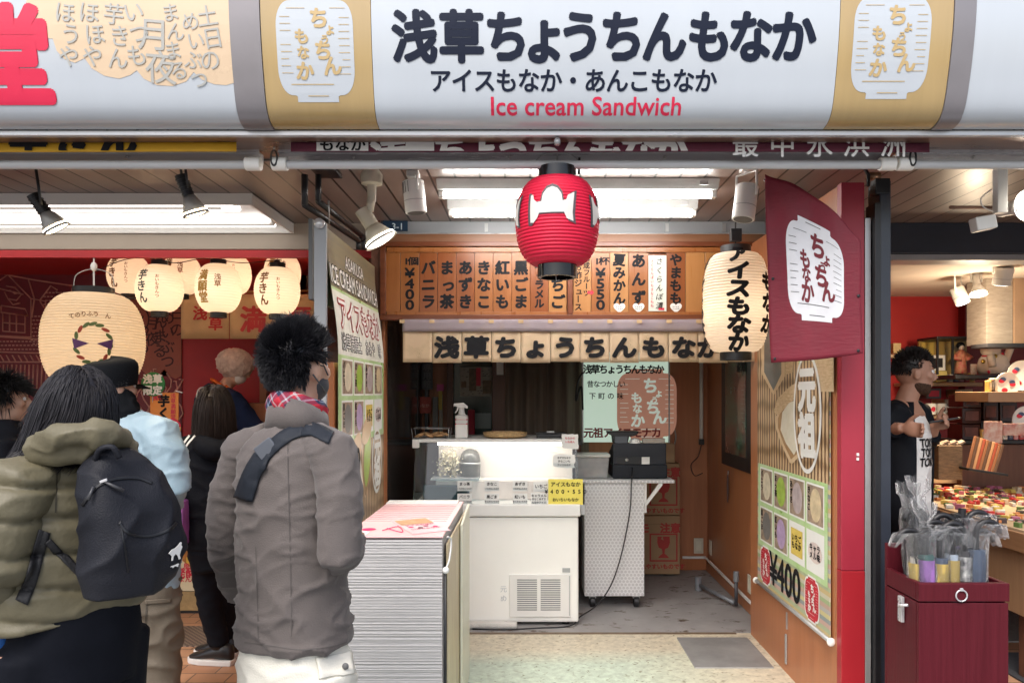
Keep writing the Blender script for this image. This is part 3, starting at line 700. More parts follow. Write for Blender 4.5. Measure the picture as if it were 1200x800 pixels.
# noren curtain
YN = 4.57
def mat_cloth(name, c0, c1, motif):
 m = M(name, c0, .8, base2=c1, scale=5, bump=.12, bscale=700)
 t, n, L, b = nodes(m); old = b.inputs['Base Color'].links[0].from_socket
 tc = n.new('ShaderNodeTexCoord'); vo = n.new('ShaderNodeTexVoronoi'); vo.inputs['Scale'].default_value = 38; L.new(tc.outputs['Object'], vo.inputs['Vector'])
 sn = n.new('ShaderNodeMath'); sn.operation = 'SINE'; mu = n.new('ShaderNodeMath'); mu.operation = 'MULTIPLY'; mu.inputs[1].default_value = 38; L.new(vo.outputs['Distance'], mu.inputs[0]); L.new(mu.outputs[0], sn.inputs[0])
 nz = n.new('ShaderNodeTexNoise'); nz.inputs['Scale'].default_value = 9; L.new(tc.outputs['Object'], nz.inputs['Vector'])
 g = n.new('ShaderNodeMapRange'); g.inputs['From Min'].default_value = .52; g.inputs['From Max'].default_value = .62; L.new(nz.outputs['Fac'], g.inputs[0])
 mm = n.new('ShaderNodeMath'); mm.operation = 'MULTIPLY'; L.new(sn.outputs[0], mm.inputs[0]); L.new(g.outputs[0], mm.inputs[1]); mm.use_clamp = True
 sc = n.new('ShaderNodeMath'); sc.operation = 'MULTIPLY'; sc.inputs[1].default_value = .45; L.new(mm.outputs[0], sc.inputs[0])
 c = n.new('ShaderNodeMix'); c.data_type = 'RGBA'; c.inputs['B'].default_value = (*motif, 1); L.new(sc.outputs[0], c.inputs['Factor']); L.new(old, c.inputs['A']); L.new(c.outputs['Result'], b.inputs['Base Color'])
 tr = n.new('ShaderNodeBsdfTranslucent'); ms = n.new('ShaderNodeMixShader'); ms.inputs[0].default_value = .42; out = [x for x in n if x.type == 'OUTPUT_MATERIAL'][0]
 L.new(c.outputs['Result'], tr.inputs[0]); L.new(b.outputs[0], ms.inputs[1]); L.new(tr.outputs[0], ms.inputs[2]); L.new(ms.outputs[0], out.inputs[0])
 return m
m_noren = mat_cloth('noren_cloth', (.76, .58, .39), (.82, .65, .46), (.34, .27, .06))
m_valance = mat_cloth('valance_cloth', (.40, .33, .36), (.47, .39, .42), (.55, .40, .25))
t = thing('noren_curtain', 'short beige noren of twelve panels with black brush letters under the menu plaques', 'curtain', (.25, YN, 1.97))
pit = 34.6; xs0 = 472
MB().tube([(X_(468, YN), YN + .01, 1.965), (X_(900, YN), YN + .01, 1.965)], .009, 10).build('curtain_rod', m_frame, t, True)
MB().grid(lambda u, v: (X_(xs0 + u * 12 * pit, YN), YN - .012 + .004 * math.sin(u * 75), 1.972 - v * .075), 96, 3).build('valance', m_valance, t, True, solid=.003)
for i in range(12): MB().box(X_(xs0 + i * pit - 3, YN), X_(xs0 + i * pit + 3, YN), YN - .022, YN - .018, 1.948, 1.968).build('loop_patch', M('patch_tan', (.52, .36, .2), .8), t)
for i in range(12):
 xa, xb = X_(xs0 + i * pit + .25, YN), X_(xs0 + (i + 1) * pit - .25, YN)
 pan = MB().grid(lambda u, v: (xa + (xb - xa) * u, YN + .003 * math.sin(u * 6.3 + i) * v - .006 * (abs(u - .5) * 2) ** 3 * v, 1.905 - v * (.197 + .004 * math.sin(i * 2.1))), 10, 6).build('panel', m_noren, t, True, solid=.002)
 ch = ' 浅草ちょうちんもなか '[i]
 if ch != ' ':
  ccx = (xa + xb) / 2 + (.0 if i < 10 else -.025)
  lettering('lettering', pan, [(ch, 0, 0, .150 if ch != 'ょ' else .150, False)], plane_fn((ccx, YN - .008, 1.80), *FRONT), m_ink, .055, copies=8, jit=.06, shear=.06, squash=(1.05, .92))

# freezer
YF = 4.79
fx0, fx1 = X_(483, YF), X_(678, YF)
t = thing('ice_cream_freezer', 'cream white ice cream showcase freezer with slanted glass and louvred vent', 'freezer', ((fx0 + fx1) / 2, YF + .3, .03))
MB().box(fx0, fx1, YF, YF + .62, .035, .715).build('cabinet', m_cream, t, bevel=.012)
MB().box(fx0 - .005, fx1 + .012, YF - .022, YF + .63, .722, .80).build('rim', m_white, t, bevel=.008)
MB().box(fx1 + .014, fx1 + .045, YF, YF + .05, .73, .795).build('rim_clip', m_alu2, t, bevel=.003)
vx0, vx1, vz0, vz1 = X_(597, YF), X_(669, YF), Z_(722, YF), Z_(672, YF)
v = MB().box(vx0, vx1, YF - .012, YF - .001, vz0, vz1).build('vent_panel', m_white, t, bevel=.003)
mb = MB();
for c in range(2):
 xa = vx0 + .05 + c * .152; xb = xa + .128
 for k in range(15): mb.box(xa, xb, YF - .0145, YF - .0125, vz0 + .045 + k * .0138, vz0 + .0505 + k * .0138)
mb.build('louvre', M('slot_grey', (.20, .20, .21), .5), v)
MB().box(vx1 - .012, vx1 - .009, YF - .0135, YF - .0125, vz0 + .01, vz1 - .01).build('seam', M('slot_grey'), v)
MB().box(X_(659, YF), X_(668, YF), YF - .006, YF - .001, Z_(670, YF), Z_(665, YF)).build('rating_plate', m_alu2, t)
MB().tube([(fx0 + .15, YF + .135, Z_(518, 4.9) - .012), (fx1 - .03, YF + .135, Z_(518, 4.9) - .012)], .008, 10).build('case_lamp', mat_emit('case_glow', (1, .93, .86), 16), t, True)
gl = plane_fn((X_(590, YF), YF - .001, Z_(695, YF)), *FRONT)
lettering('scribble', t, [('元', .0, .03, .045, False), ('め', .0, -.03, .045, False)], gl, M('scuff', (.5, .52, .55), .6), 0, jit=.4)
for x in (fx0 + .08, fx1 - .08):
 for y in (YF + .06, YF + .55): MB().cyl((x, y, .012), (x, y, .036), .025).build('foot', m_black, t, True)
# glass case
ztop = Z_(518, 4.9); gz0 = .80
m_gl = mat_glass('case_glass', (.97, .99, .98), .01, .01)
mb = MB().obox(((fx0 + fx1) / 2, YF + .055, (gz0 + ztop) / 2), ((fx1 - fx0) / 2 - .012, 0, 0), (0, .003, 0), (0, .045, (ztop - gz0) / 2)); mb.build('front_glass', m_gl, t)
for x in (fx0 + .006, fx1 - .006):
 MB().prism([(YF + .02, gz0), (YF + .60, gz0), (YF + .60, ztop), (YF + .11, ztop)], (x - .003, 0, 0), (0, 1, 0), (0, 0, 1), .006).build('end_glass', mat_glass('end_glass', (.80, .90, .88), .06, .02), t)
MB().box(fx0 - .008, fx1 + .003, YF + .085, YF + .62, ztop, ztop + .022).build('top_panel', m_white, t, bevel=.004)
MB().box(fx0 - .010, fx0 + .03, YF + .06, YF + .12, ztop - .035, ztop + .022).build('corner_cap', m_white, t, bevel=.004)
m_pink = M('case_lining', (.82, .74, .69), .4, var=.02, scale=2)
MB().box(fx0 + .13, fx1 - .02, YF + .34, YF + .36, gz0, ztop - .003).build('inner_back', m_pink, t)
MB().box(fx0 + .13, fx1 - .02, YF + .20, YF + .339, gz0 + .12, gz0 + .135).build('shelf', M('shelf_white', (.82, .80, .77), .3), t, bevel=.003)
MB().box(fx0 + .13, fx1 - .02, YF + .18, YF + .198, gz0 + .005, gz0 + .125).build('inner_front', M('case_front', (.78, .68, .63), .4), t)
MB().box(fx0 + .02, fx0 + .125, YF + .56, YF + .58, gz0, ztop - .003).build('inner_back', M('case_dark', (.16, .12, .11), .5), t)
MB().box(fx0 + .05, fx0 + .36, YF + .13, YF + .178, gz0 + .003, gz0 + .105).build('glass_tray', M('teal_tray', (.03, .06, .075), .15), t, bevel=.004)
MB().box(fx0 + .10, fx0 + .42, YF + .12, YF + .335, gz0 + .137, gz0 + .150).build('shelf_lip', mat_glass('aqua_glass', (.72, .90, .92), .1, milky=.3), t, bevel=.002)
# reflections in the case glass, modelled as pale flowers and a dark dome
d = thing('flower_reflection', 'pale flower shaped reflection modelled inside the left end of the freezer case', 'flowers', (fx0 + .22, YF + .26, gz0 + .15))
mb = MB(); rnd = random.Random(4)
for k in range(420):
 a = Vector((rnd.gauss(0, .042), rnd.gauss(0, .025), abs(rnd.gauss(.09, .05)))); s = rnd.uniform(.004, .011)
 c = Vector((fx0 + .22, YF + .25, gz0 + .152)) + a; q = Vector((rnd.uniform(-1, 1), rnd.uniform(-1, 1), rnd.uniform(-1, 1))).normalized(); r_ = q.orthogonal().normalized()
 mb.quad(c - q * s, c - r_ * s, c + q * s, c + r_ * s)
mb.build('reflected_petals', M('petal_cream', (.60, .53, .38), .7, var=.35, scale=40), d)
mb = MB()
for k in range(16):
 a = rnd.uniform(0, 6.28); mb.tube([(fx0 + .22, YF + .25, gz0 + .152), (fx0 + .22 + .05 * math.cos(a), YF + .25 + .03 * math.sin(a), gz0 + .26)], .0012, 5)
mb.build('reflected_stems', M('stem_brown', (.18, .14, .06), .7), d)
d = thing('dome_reflection', 'small dark grey dome shaped reflection modelled inside the freezer case', 'dome', (fx0 + .355, YF + .26, gz0 + .15))
MB().lathe((fx0 + .355, YF + .26, gz0 + .151), [(.001, .0), (.068, .0), (.070, .02), (.070, .11), (.062, .15), (.045, .175), (.02, .186), (.001, .188)], 28).build('reflected_dome', M('dome_grey', (.085, .082, .075), .25, var=.3, scale=14), d, True, auto=50)
MB().lathe((fx0 + .355, YF + .26, gz0 + .151), [(.0705, .085), (.0715, .085), (.0715, .097), (.0705, .097)], 28, caps=False).build('band', m_alu2, d, True)
# price cards on the glass
def card(px0, px1, py0, py1, lines, label, mat=m_paperw, dy=0., ink=m_ink, rag=False, nm='price_card', grp='price cards on the freezer glass', sz=.5, yb=None):
 zc_ = Z_((py0 + py1) / 2, YF); yy = (YF + .010 + .09 * max(0, (zc_ - gz0)) / (ztop - gz0) - .006 - dy) if yb is None else yb
 xa, xb, za, zb_ = X_(px0, yy), X_(px1, yy), Z_(py1, yy), Z_(py0, yy)
 c = thing(nm, label, 'price card' if nm == 'price_card' else 'notice', ((xa + xb) / 2, yy, za), grp)
 if rag:
  rnd = random.Random(int(px0)); pts = []
  for k in range(24):
   a = 2 * math.pi * k / 24; r_ = 1 + rnd.uniform(-.08, .08); cx_, cz_ = math.cos(a), math.sin(a)
   q = max(abs(cx_), abs(cz_)) ** .75; pts.append(((xb - xa) / 2 * cx_ / q * r_, (zb_ - za) / 2 * cz_ / q * r_))
 else: pts = [(-(xb - xa) / 2, -(zb_ - za) / 2), ((xb - xa) / 2, -(zb_ - za) / 2), ((xb - xa) / 2, (zb_ - za) / 2), (-(xb - xa) / 2, (zb_ - za) / 2)]
 MB().prism(pts, ((xa + xb) / 2, yy, (za + zb_) / 2), *FRONT, .0015).build('card', mat, c)
 fn = plane_fn(((xa + xb) / 2, yy - .002, (za + zb_) / 2), *FRONT); h = zb_ - za; w = xb - xa
 runs = []
 for k, (s, f, yy_) in enumerate(lines):
  runs += [(g, x, h * yy_, z, q) for g, x, y, z, q in layout(s, h * f, .98)]
 lettering('lettering', c, runs, fn, ink, .02)
 return c
for i, (s, px) in enumerate((('まっ茶', 536), ('きなこ', 568), ('あずき', 601))):
 card(px, px + 17, 563, 575, [(s, .36, .2), ('いもきなこもなか', .18, -.25)], 'small white price card reading %s in the upper row on the glass' % s)
for i, (s, px) in enumerate((('バニラ', 536), ('黒ごま', 568), ('紅いも', 601))):
 card(px, px + 17, 578, 590, [(s, .36, .2), ('まんまるいもなか', .18, -.25)], 'small white price card reading %s in the lower row on the glass' % s)
card(625, 643, 564, 576, [('いちご', .42, .05)], 'white price card reading いちご next to the yellow notice')
card(622, 641, 577, 591, [('キャラメル', .26, .26), ('きなこあずき', .2, -.02), ('もなかアイス', .2, -.3)], 'white handwritten price card reading キャラメル beside the yellow notice')
card(642.5, 683, 561, 591, [('アイスもなか', .20, .3), ('¥400・550', .22, .02), ('おいちいもなか', .15, -.3)], 'yellow notice taped to the right end of the freezer glass', M('yellow_card', (.80, .68, .12), .5, var=.04), dy=.02, nm='notice_card', grp=None)
card(648, 674, 532, 548, [('あずきもなか', .17, .25), ('きなこいも', .19, 0), ('アイスもなか', .17, -.27)], 'ragged white handwritten note on the freezer glass at upper right', rag=True, nm='notice_card', grp=None)
card(658, 678, 508, 526, [('もなかの', .17, .22), ('いもあん', .16, -.02)], 'ragged white note with red writing sticking above the freezer top', rag=True, nm='notice_card', grp=None, ink=m_inkred, yb=YF + .08)

# things on the freezer
zt_ = ztop + .022
def on_top(px, dy=.2): return X_(px, YF + dy), YF + dy
x, y = on_top(541)
t = thing('spray_bottle', 'white spray bottle with two red bands standing on the freezer', 'spray bottle', (x, y, zt_))
MB().box(x - .042, x + .042, y - .03, y + .03, zt_, zt_ + .155).build('bottle', m_paperw, t, bevel=.01)
for z in (.088, .118): MB().box(x - .0425, x + .0425, y - .0305, y + .0305, zt_ + z, zt_ + z + .016).build('red_band', m_inkred, t, bevel=.009)
MB().lathe((x, y, zt_ + .155), [(.03, 0), (.022, .012), (.018, .03), (.018, .05)], 16).build('neck', m_paperw, t, True)
MB().prism([(-.055, .062), (-.052, .078), (.01, .084), (.042, .06), (.040, .045), (.018, .05), (-.02, .05), (-.035, .058)], (x, y + .012, zt_ + .155), *FRONT, .024).build('spray_head', m_paperw, t, bevel=.003)
MB().prism([(-.030, .052), (-.018, .052), (-.026, .03), (-.042, .012), (-.048, .016), (-.034, .034)], (x, y + .006, zt_ + .155), *FRONT, .012).build('trigger', m_paperw, t, bevel=.002)
x, y = on_top(592, .25)
t = thing('wicker_tray', 'round wooden wicker tray lying on the freezer top', 'tray', (x, y, zt_))
MB().lathe((x, y, zt_), [(.001, .002), (.12, .002), (.145, .012), (.152, .036), (.147, .038), (.138, .018), (.115, .010), (.001, .010)], 40).build('tray', M('wicker', (.46, .30, .14), .6, var=.3, scale=60, bump=.4, bscale=90), t, True, auto=50)
x, y = on_top(645, .25)
t = thing('black_tray', 'shallow black plastic tray on the freezer top at right', 'tray', (x, y, zt_))
MB().box(x - .095, x + .095, y - .07, y + .07, zt_ + .001, zt_ + .030).build('tray', m_black, t, bevel=.006)
MB().box(x - .10, x + .10, y - .075, y + .075, zt_ + .031, zt_ + .036).build('rim', m_black, t, bevel=.002)
MB().box(x - .025, x + .025, y - .03, y + .01, zt_ + .037, zt_ + .045).build('paper_slip', m_paperw, t)
x, y = on_top(506, .16)
t = thing('wire_basket', 'small wire basket holding round wafers on the freezer corner', 'basket', (x, y, zt_))
mb = MB(); bx, by, bz = .115, .07, .07
for z in (.004, bz):
 mb.tube([(x - bx, y - by, zt_ + z), (x + bx, y - by, zt_ + z), (x + bx, y + by, zt_ + z), (x - bx, y + by, zt_ + z), (x - bx, y - by, zt_ + z)], .0022, 6)
for a, b in ((-1, -1), (1, -1), (1, 1), (-1, 1)): mb.tube([(x + a * bx, y + b * by, zt_), (x + a * (bx + .01), y + b * by, zt_ + bz)], .0022, 6)
mb.build('wire', m_alu2, t, True)
for k in range(6):
 cx_, cy_ = x - .08 + .032 * k, y + (.02 if k % 2 else -.02)
 w_ = MB(); w_.ell((cx_, cy_, zt_ + .022 + .008 * (k % 2)), (.036, .036, .012), Matrix.Rotation(.3 * (k % 3 - 1), 3, 'Y'), 16, 8)
 tag(w_.build('wafer', M('wafer_brown', (.42, .24, .11), .7, var=.2, scale=30), None, True, loc=(cx_, cy_, zt_ + .02)), 'round brown wafer lying in the wire basket', 'wafer', 'wafers in the wire basket')

# foil pad under the freezer
t = MB().box(fx0 + .02, X_(606, 4.77), 4.715, 4.785, .014, .05).build('padding_strip', M('bubble_wrap', (.66, .64, .60), .3, var=.1, bump=.6, bscale=160), bevel=.012, loc=(-.2, 4.75, .014)); tag(t, 'white bubble wrap strip on the floor along the freezer foot', 'padding')

# hexagon patterned cart
def mat_hex():
 m = M('hex_pattern', (.6, .6, .6), .4)
 t, n, L, b = nodes(m); tc = n.new('ShaderNodeTexCoord')
 # hexagonal dots: two offset grids
 def grid(off):
  mp = n.new('ShaderNodeMapping'); mp.inputs['Location'].default_value = off; mp.inputs['Scale'].default_value = (1 / .026, 1, 1 / .045); L.new(tc.outputs['Object'], mp.inputs[0])
  fr = n.new('ShaderNodeVectorMath'); fr.operation = 'FRACTION'; L.new(mp.outputs[0], fr.inputs[0])
  sb = n.new('ShaderNodeVectorMath'); sb.operation = 'SUBTRACT'; sb.inputs[1].default_value = (.5, .5, .5); L.new(fr.outputs[0], sb.inputs[0])
  ml = n.new('ShaderNodeVectorMath'); ml.operation = 'MULTIPLY'; ml.inputs[1].default_value = (.026, 0, .045); L.new(sb.outputs[0], ml.inputs[0])
  ln = n.new('ShaderNodeVectorMath'); ln.operation = 'LENGTH'; L.new(ml.outputs[0], ln.inputs[0]); return ln
 a, c = grid((0, 0, 0)), grid((.5, 0, .5))
 mn = n.new('ShaderNodeMath'); mn.operation = 'MINIMUM'; L.new(a.outputs['Value'], mn.inputs[0]); L.new(c.outputs['Value'], mn.inputs[1])
 lt = n.new('ShaderNodeMath'); lt.operation = 'LESS_THAN'; lt.inputs[1].default_value = .0098; L.new(mn.outputs[0], lt.inputs[0])
 mx = n.new('ShaderNodeMix'); mx.data_type = 'RGBA'; mx.inputs['A'].default_value = (.74, .74, .74, 1); mx.inputs['B'].default_value = (.56, .55, .56, 1); L.new(lt.outputs[0], mx.inputs['Factor'])
 L.new(mx.outputs['Result'], b.inputs['Base Color']); return m
m_hex = mat_hex()
YC = 5.17; hx0, hx1 = X_(685, YC), X_(755, YC)
t = thing('register_cart', 'white grey hexagon patterned cart on casters carrying the cash register', 'cart', ((hx0 + hx1) / 2, YC + .25, 0))
MB().box(hx0, hx1, YC, YC + .50, .10, .888).build('cart_body', m_hex, t, bevel=.003)
MB().box(hx0 - .06, X_(790, YC), YC - .015, YC + .50, .89, .912).build('worktop', m_hex, t, bevel=.003)
MB().prism([(hx1 + .002, .73), (hx1 + .012, .73), (X_(776, YC), .875), (X_(776, YC), .888), (X_(772, YC), .888), (hx1 + .002, .745)], (0, YC + .01, 0), *FRONT, .02).build('bracket', m_white, t)
MB().box(hx1 + .002, hx1 + .018, YC + .01, YC + .03, .68, .887).build('bracket', m_white, t)
for x in (hx0 + .06, hx1 - .05):
 for y in (YC + .05, YC + .44):
  w = MB().tube([(x - .018, y, .052), (x + .018, y, .052)], .04, 20).build('caster', m_black, t, True, bevel=.004, auto=40)
  MB().box(x - .025, x + .025, y - .02, y + .02, .075, .099).build('caster_fork', m_alu2, t, bevel=.002)
zc0 = .912; YR = 5.22
rx0, rx1 = X_(718, YR), X_(782, YR)
t = thing('cash_register', 'black cash register seen from behind on the patterned cart', 'cash register', ((rx0 + rx1) / 2, YR + .15, zc0))
MB().box(rx0, rx1, YR, YR + .32, zc0 + .005, zc0 + .10).build('drawer', M('register_black', (.014, .016, .022), .5, spec=.25), t, bevel=.006)
MB().prism([(YR + .01, zc0 + .10), (YR + .30, zc0 + .10), (YR + .30, zc0 + .17), (YR + .06, zc0 + .25), (YR + .01, zc0 + .25)], (rx0 + .005, 0, 0), (0, 1, 0), (0, 0, 1), rx1 - rx0 - .01).build('housing', M('register_grey', (.032, .035, .044), .5, spec=.25), t, bevel=.006)
MB().box(rx0 + .03, rx0 + .26, YR + .004, YR + .0095, zc0 + .105, zc0 + .155).build('port_recess', m_black, t)
MB().box(rx0 + .205, rx0 + .26, YR - .001, YR + .003, zc0 + .105, zc0 + .155).build('label', m_paperw, t)
MB().cyl((rx0 + .10, YR + .003, zc0 + .135), (rx0 + .10, YR - .004, zc0 + .135), .012).build('port', m_alu2, t, True)
MB().prism([(-.035, .335), (.19, .335), (.18, .315), (.15, .30), (.12, .30), (.11, .25), (.01, .25), (.005, .30), (-.03, .318)], (rx0, YR + .14, zc0), *FRONT, .12).build('customer_display', m_black, t, bevel=.006)
MB().box(rx0 + .018, rx0 + .105, YR + .012, YR + .018, zc0 + .252, zc0 + .30).build('display_glass', M('screen_grey', (.10, .11, .125), .1), t)
MB().lathe((rx0 + .165, YR + .05, zc0 + .25), [(.001, .0), (.042, .0), (.042, .012), (.03, .03), (.001, .036)], 24).build('receipt_roll', m_paperw, t, True, auto=40)
MB().box(rx0 + .215, rx1 - .012, YR + .02, YR + .06, zc0 + .25, zc0 + .285).build('key_block', M('key_beige', (.42, .38, .33), .5), t, bevel=.004)
cb = [P(741, 548, YR - .01), P(740, 565, 5.13), P(738, 600, 5.12), P(728, 650, 5.12), P(716, 685, 5.1), P(700, 708, 5.0), P(680, 722, 4.85)]
cb = [Vector(c) for c in cb] + [Vector((.26, 4.76, .022)), Vector((.05, 4.73, .018)), Vector((-.15, 4.70, .018)), Vector((-.36, 4.71, .018))]
def smooth_pts(pts, k=5):
 out = []; n = len(pts)
 for i in range(n - 1):
  p0, p1, p2, p3 = pts[max(i - 1, 0)], pts[i], pts[i + 1], pts[min(i + 2, n - 1)]
  for j in range(k):
   t_ = j / k; out.append(.5 * ((2 * p1) + (p2 - p0) * t_ + (2 * p0 - 5 * p1 + 4 * p2 - p3) * t_ * t_ + (3 * p1 - p0 - 3 * p2 + p3) * t_ ** 3))
 return out + [pts[-1]]
tag(MB().tube(smooth_pts(cb), .0045, 8).build('power_cord', m_black, None, True, loc=cb[0]), 'black power cord hanging from the register and lying along the floor', 'cord')
# clear container
x0, x1 = X_(674, 5.3), X_(713, 5.3)
t = thing('plastic_container', 'clear plastic box with white lid next to the cash register', 'container', ((x0 + x1) / 2, 5.32, zc0))
def taper(x0, x1, y0, y1, z0, z1, k):
 return MB().loft([[(x0 + k, y0 + k, z0), (x1 - k, y0 + k, z0), (x1 - k, y1 - k, z0), (x0 + k, y1 - k, z0)], [(x0, y0, z1), (x1, y0, z1), (x1, y1, z1), (x0, y1, z1)]])
taper(x0, x1, 5.24, 5.42, zc0 + .002, zc0 + .15, .012).build('box', mat_glass('milky_plastic', (.9, .9, .88), .06, .15, .35), t, bevel=.006)
MB().box(x0 - .008, x1 + .008, 5.232, 5.428, zc0 + .152, zc0 + .172).build('lid', M('lid_white', (.70, .70, .66), .35), t, bevel=.006)
mb = MB(); rnd = random.Random(9)
for k in range(14): mb.ell((rnd.uniform(x0 + .05, x1 - .05), rnd.uniform(5.29, 5.37), zc0 + rnd.uniform(.02, .055)), (.034, .03, .012), None, 12, 8)
o = mb.build('biscuit_pile', M('biscuit', (.55, .36, .24), .7, var=.15), t, True)

# cartons by the back wall
m_card = M('cardboard', (.36, .235, .13), .75, var=.08, scale=4, bump=.06, bscale=90)
m_cardred = M('carton_red', (.42, .045, .04), .7, var=.1)
def carton(x0, x1, y0, y1, z0, z1, label, full=True):
 t = thing('carton', label, 'carton', ((x0 + x1) / 2, (y0 + y1) / 2, z0), 'fragile cartons stacked by the rear wall')
 MB().box(x0, x1, y0, y1, z0, z1).build('box', m_card, t, bevel=.004)
 MB().box(x0 + .0, x1 - .0, y0 - .001, y0 - .0002, (z0 + z1) / 2 + .17, (z0 + z1) / 2 + .173).build('seam', M('seam_dark', (.2, .13, .07), .7), t)
 xc = x1 - .135; zc_ = (z0 + z1) / 2 - .02; w, h = .115, .115
 mb = MB()
 for a, b, c, d in ((-w, w, h - .012, h), (-w, w, -h, -h + .012), (-w, -w + .012, -h + .012, h - .012), (w - .012, w, -h + .012, h - .012)): mb.box(xc + a, xc + b, y0 - .002, y0 - .0004, zc_ + c, zc_ + d)
 mb.build('print_border', m_cardred, t)
 MB().prism([(-.05, .09), (-.012, .09), (-.022, .07), (.0, .06), (-.008, .09), (.05, .09), (.052, .04), (.038, .0), (.012, -.012), (.008, -.05), (.03, -.066), (.045, -.085), (-.045, -.085), (-.03, -.066), (-.008, -.05), (-.014, -.012), (-.04, .0), (-.052, .04)], (xc, y0 - .0004, zc_), *FRONT, .0016).build('glass_symbol', m_cardred, t)
 txt(t, 'モノ注意', (xc - .03, y0, zc_ + .16), .085, m_cardred, .05)
 txt(t, 'こわれやすいものです', (xc - .055, y0, zc_ - .155), .046, m_cardred, .04)
carton(.82, 1.24, 6.08, 6.43, .03, .51, 'lower brown fragile carton with red glass symbol on the floor by the wall')
carton(.81, 1.24, 6.085, 6.43, .515, .94, 'upper brown fragile carton, half behind the patterned cart top')
MB_ = MB().box(.90, 1.20, 6.09, 6.40, .945, 1.10); t = MB_.build('carton', m_card, bevel=.004, loc=(1.05, 6.2, .945)); tag(t, 'plain brown carton on top of the fragile cartons behind the register', 'carton', 'fragile cartons stacked by the rear wall')

# back wall furniture
YB = 6.44
o = MB().box(1.20, 1.52, 6.30, YB + .02, 0, 2.45).build('wall_column', m_brown, bevel=.003); o['kind'] = 'structure'
o = MB().box(1.20, 1.515, 6.285, 6.299, .015, .115).build('skirting', m_orange); o['kind'] = 'structure'
o = MB().box(1.502, 1.518, 4.66, 6.28, .015, .085).build('skirting', m_orange); o['kind'] = 'structure'
t = MB().tube([(1.30, 6.27, .125), (1.495, 6.27, .125), (1.495, 4.70, .10)], .011, 8).build('cable_duct', m_white, loc=(1.49, 6.2, .1), smooth=True, auto=40); tag(t, 'white cable duct along the foot of the right wall', 'cable duct')
def plate(name, lab, c, ax, w, h):
 t = thing(name, lab, 'switch', c); n_ = Vector(ax).cross(Vector((0, 0, 1)))
 MB().obox(Vector(c) + n_ * .004, Vector(ax) * w, n_ * .004, (0, 0, h)).build('cover_plate', m_ivory, t, bevel=.002)
 MB().obox(Vector(c) + n_ * .010, Vector(ax) * w * .55, n_ * .0015, (0, 0, h * .62)).build('rocker', M('switch_cream', (.7, .66, .54), .4), t, bevel=.001)
plate('switch_plate', 'ivory switch plate on the back column above the skirting', (X_(818.5, 6.3), 6.298, Z_(639, 6.3)), (1, 0, 0), .040, .065)
plate('switch_plate', 'narrow ivory socket low on the orange side wall near the corner', (1.518, 1.518 * F / 213, Z_(641, 6.18)), (0, -1, 0), .035, .06)
plate('socket_plate', 'metal rimmed socket low on the side wall near the poster edge', (1.518, 1.518 * F / 259, Z_(684, 5.08)), (0, -1, 0), .035, .062)
t = thing('drain_pipe', 'grey plastic drain pipe bent along the floor and up by the wall', 'pipe', (1.4, 5.5, .02))
MB().tube([(1.30, 5.62, .06), (1.44, 5.20, .045)], .014, 12).build('pipe', M('pvc_grey', (.20, .21, .23), .4), t, True)
MB().tube([(1.45, 5.18, .03), (1.45, 5.18, .22)], .013, 12).build('pipe', M('pvc_dark', (.06, .06, .07), .4), t, True)
MB().cyl((1.45, 5.18, .20), (1.45, 5.18, .27), .02).build('cap', M('pvc_grey'), t, True, bevel=.002, auto=40)
MB().cyl((1.29, 5.64, .015), (1.29, 5.64, .12), .026).build('elbow', M('pvc_grey'), t, True, bevel=.002, auto=40)
t = thing('hanging_feather', 'small grey feather duster hanging on the orange side wall', 'duster', (1.50, 5.60, .85))
MB().loft([[(1.508 + .004 * math.sin(a), 5.62 + r_ * math.cos(a), z) for a in [2 * math.pi * k / 8 for k in range(8)]] for z, r_ in ((.90, .004), (.86, .018), (.80, .026), (.74, .018), (.69, .004))]).build('feather', M('feather_grey', (.16, .10, .09), .8, var=.4, scale=40), t, True)
MB().cyl((1.512, 5.62, .90), (1.512, 5.62, .93), .003).build('pin', m_alu, t)
# framed map on the side wall
def mat_map():
 m = M('map_print', (.08, .16, .12), .25)
 t, n, L, b = nodes(m); tc = n.new('ShaderNodeTexCoord')
 vo = n.new('ShaderNodeTexVoronoi'); vo.feature = 'DISTANCE_TO_EDGE'; vo.inputs['Scale'].default_value = 11; L.new(tc.outputs['Object'], vo.inputs['Vector'])
 cr = n.new('ShaderNodeValToRGB'); cr.color_ramp.elements[0].position = .02; cr.color_ramp.elements[0].color = (.38, .36, .3, 1); cr.color_ramp.elements[1].position = .05; cr.color_ramp.elements[1].color = (1, 1, 1, 1); L.new(vo.outputs['Distance'], cr.inputs[0])
 nz = n.new('ShaderNodeTexNoise'); nz.inputs['Scale'].default_value = 3.5; nz.inputs['Detail'].default_value = 3; L.new(tc.outputs['Object'], nz.inputs['Vector'])
 c2 = n.new('ShaderNodeValToRGB'); e = c2.color_ramp.elements; e[0].position = .42; e[0].color = (.05, .15, .10, 1); e[1].position = .52; e[1].color = (.20, .08, .055, 1); L.new(nz.outputs['Fac'], c2.inputs[0])
 mx = n.new('ShaderNodeMix'); mx.data_type = 'RGBA'; mx.blend_type = 'MULTIPLY'; mx.inputs['Factor'].default_value = .85; L.new(c2.outputs[0], mx.inputs['A']); L.new(cr.outputs[0], mx.inputs['B'])
 L.new(mx.outputs['Result'], b.inputs['Base Color']); b.inputs['Coat Weight'].default_value = .6; return m
t = thing('framed_map', 'dark framed green and brown map on the orange side wall', 'picture', (1.51, 5.36, .96))
MB().box(1.497, 1.516, 4.99, 5.76, .97, 1.86).build('frame', m_black, t, bevel=.004)
MB().box(1.492, 1.496, 5.10, 5.63, 1.07, 1.80).build('print', mat_map(), t)
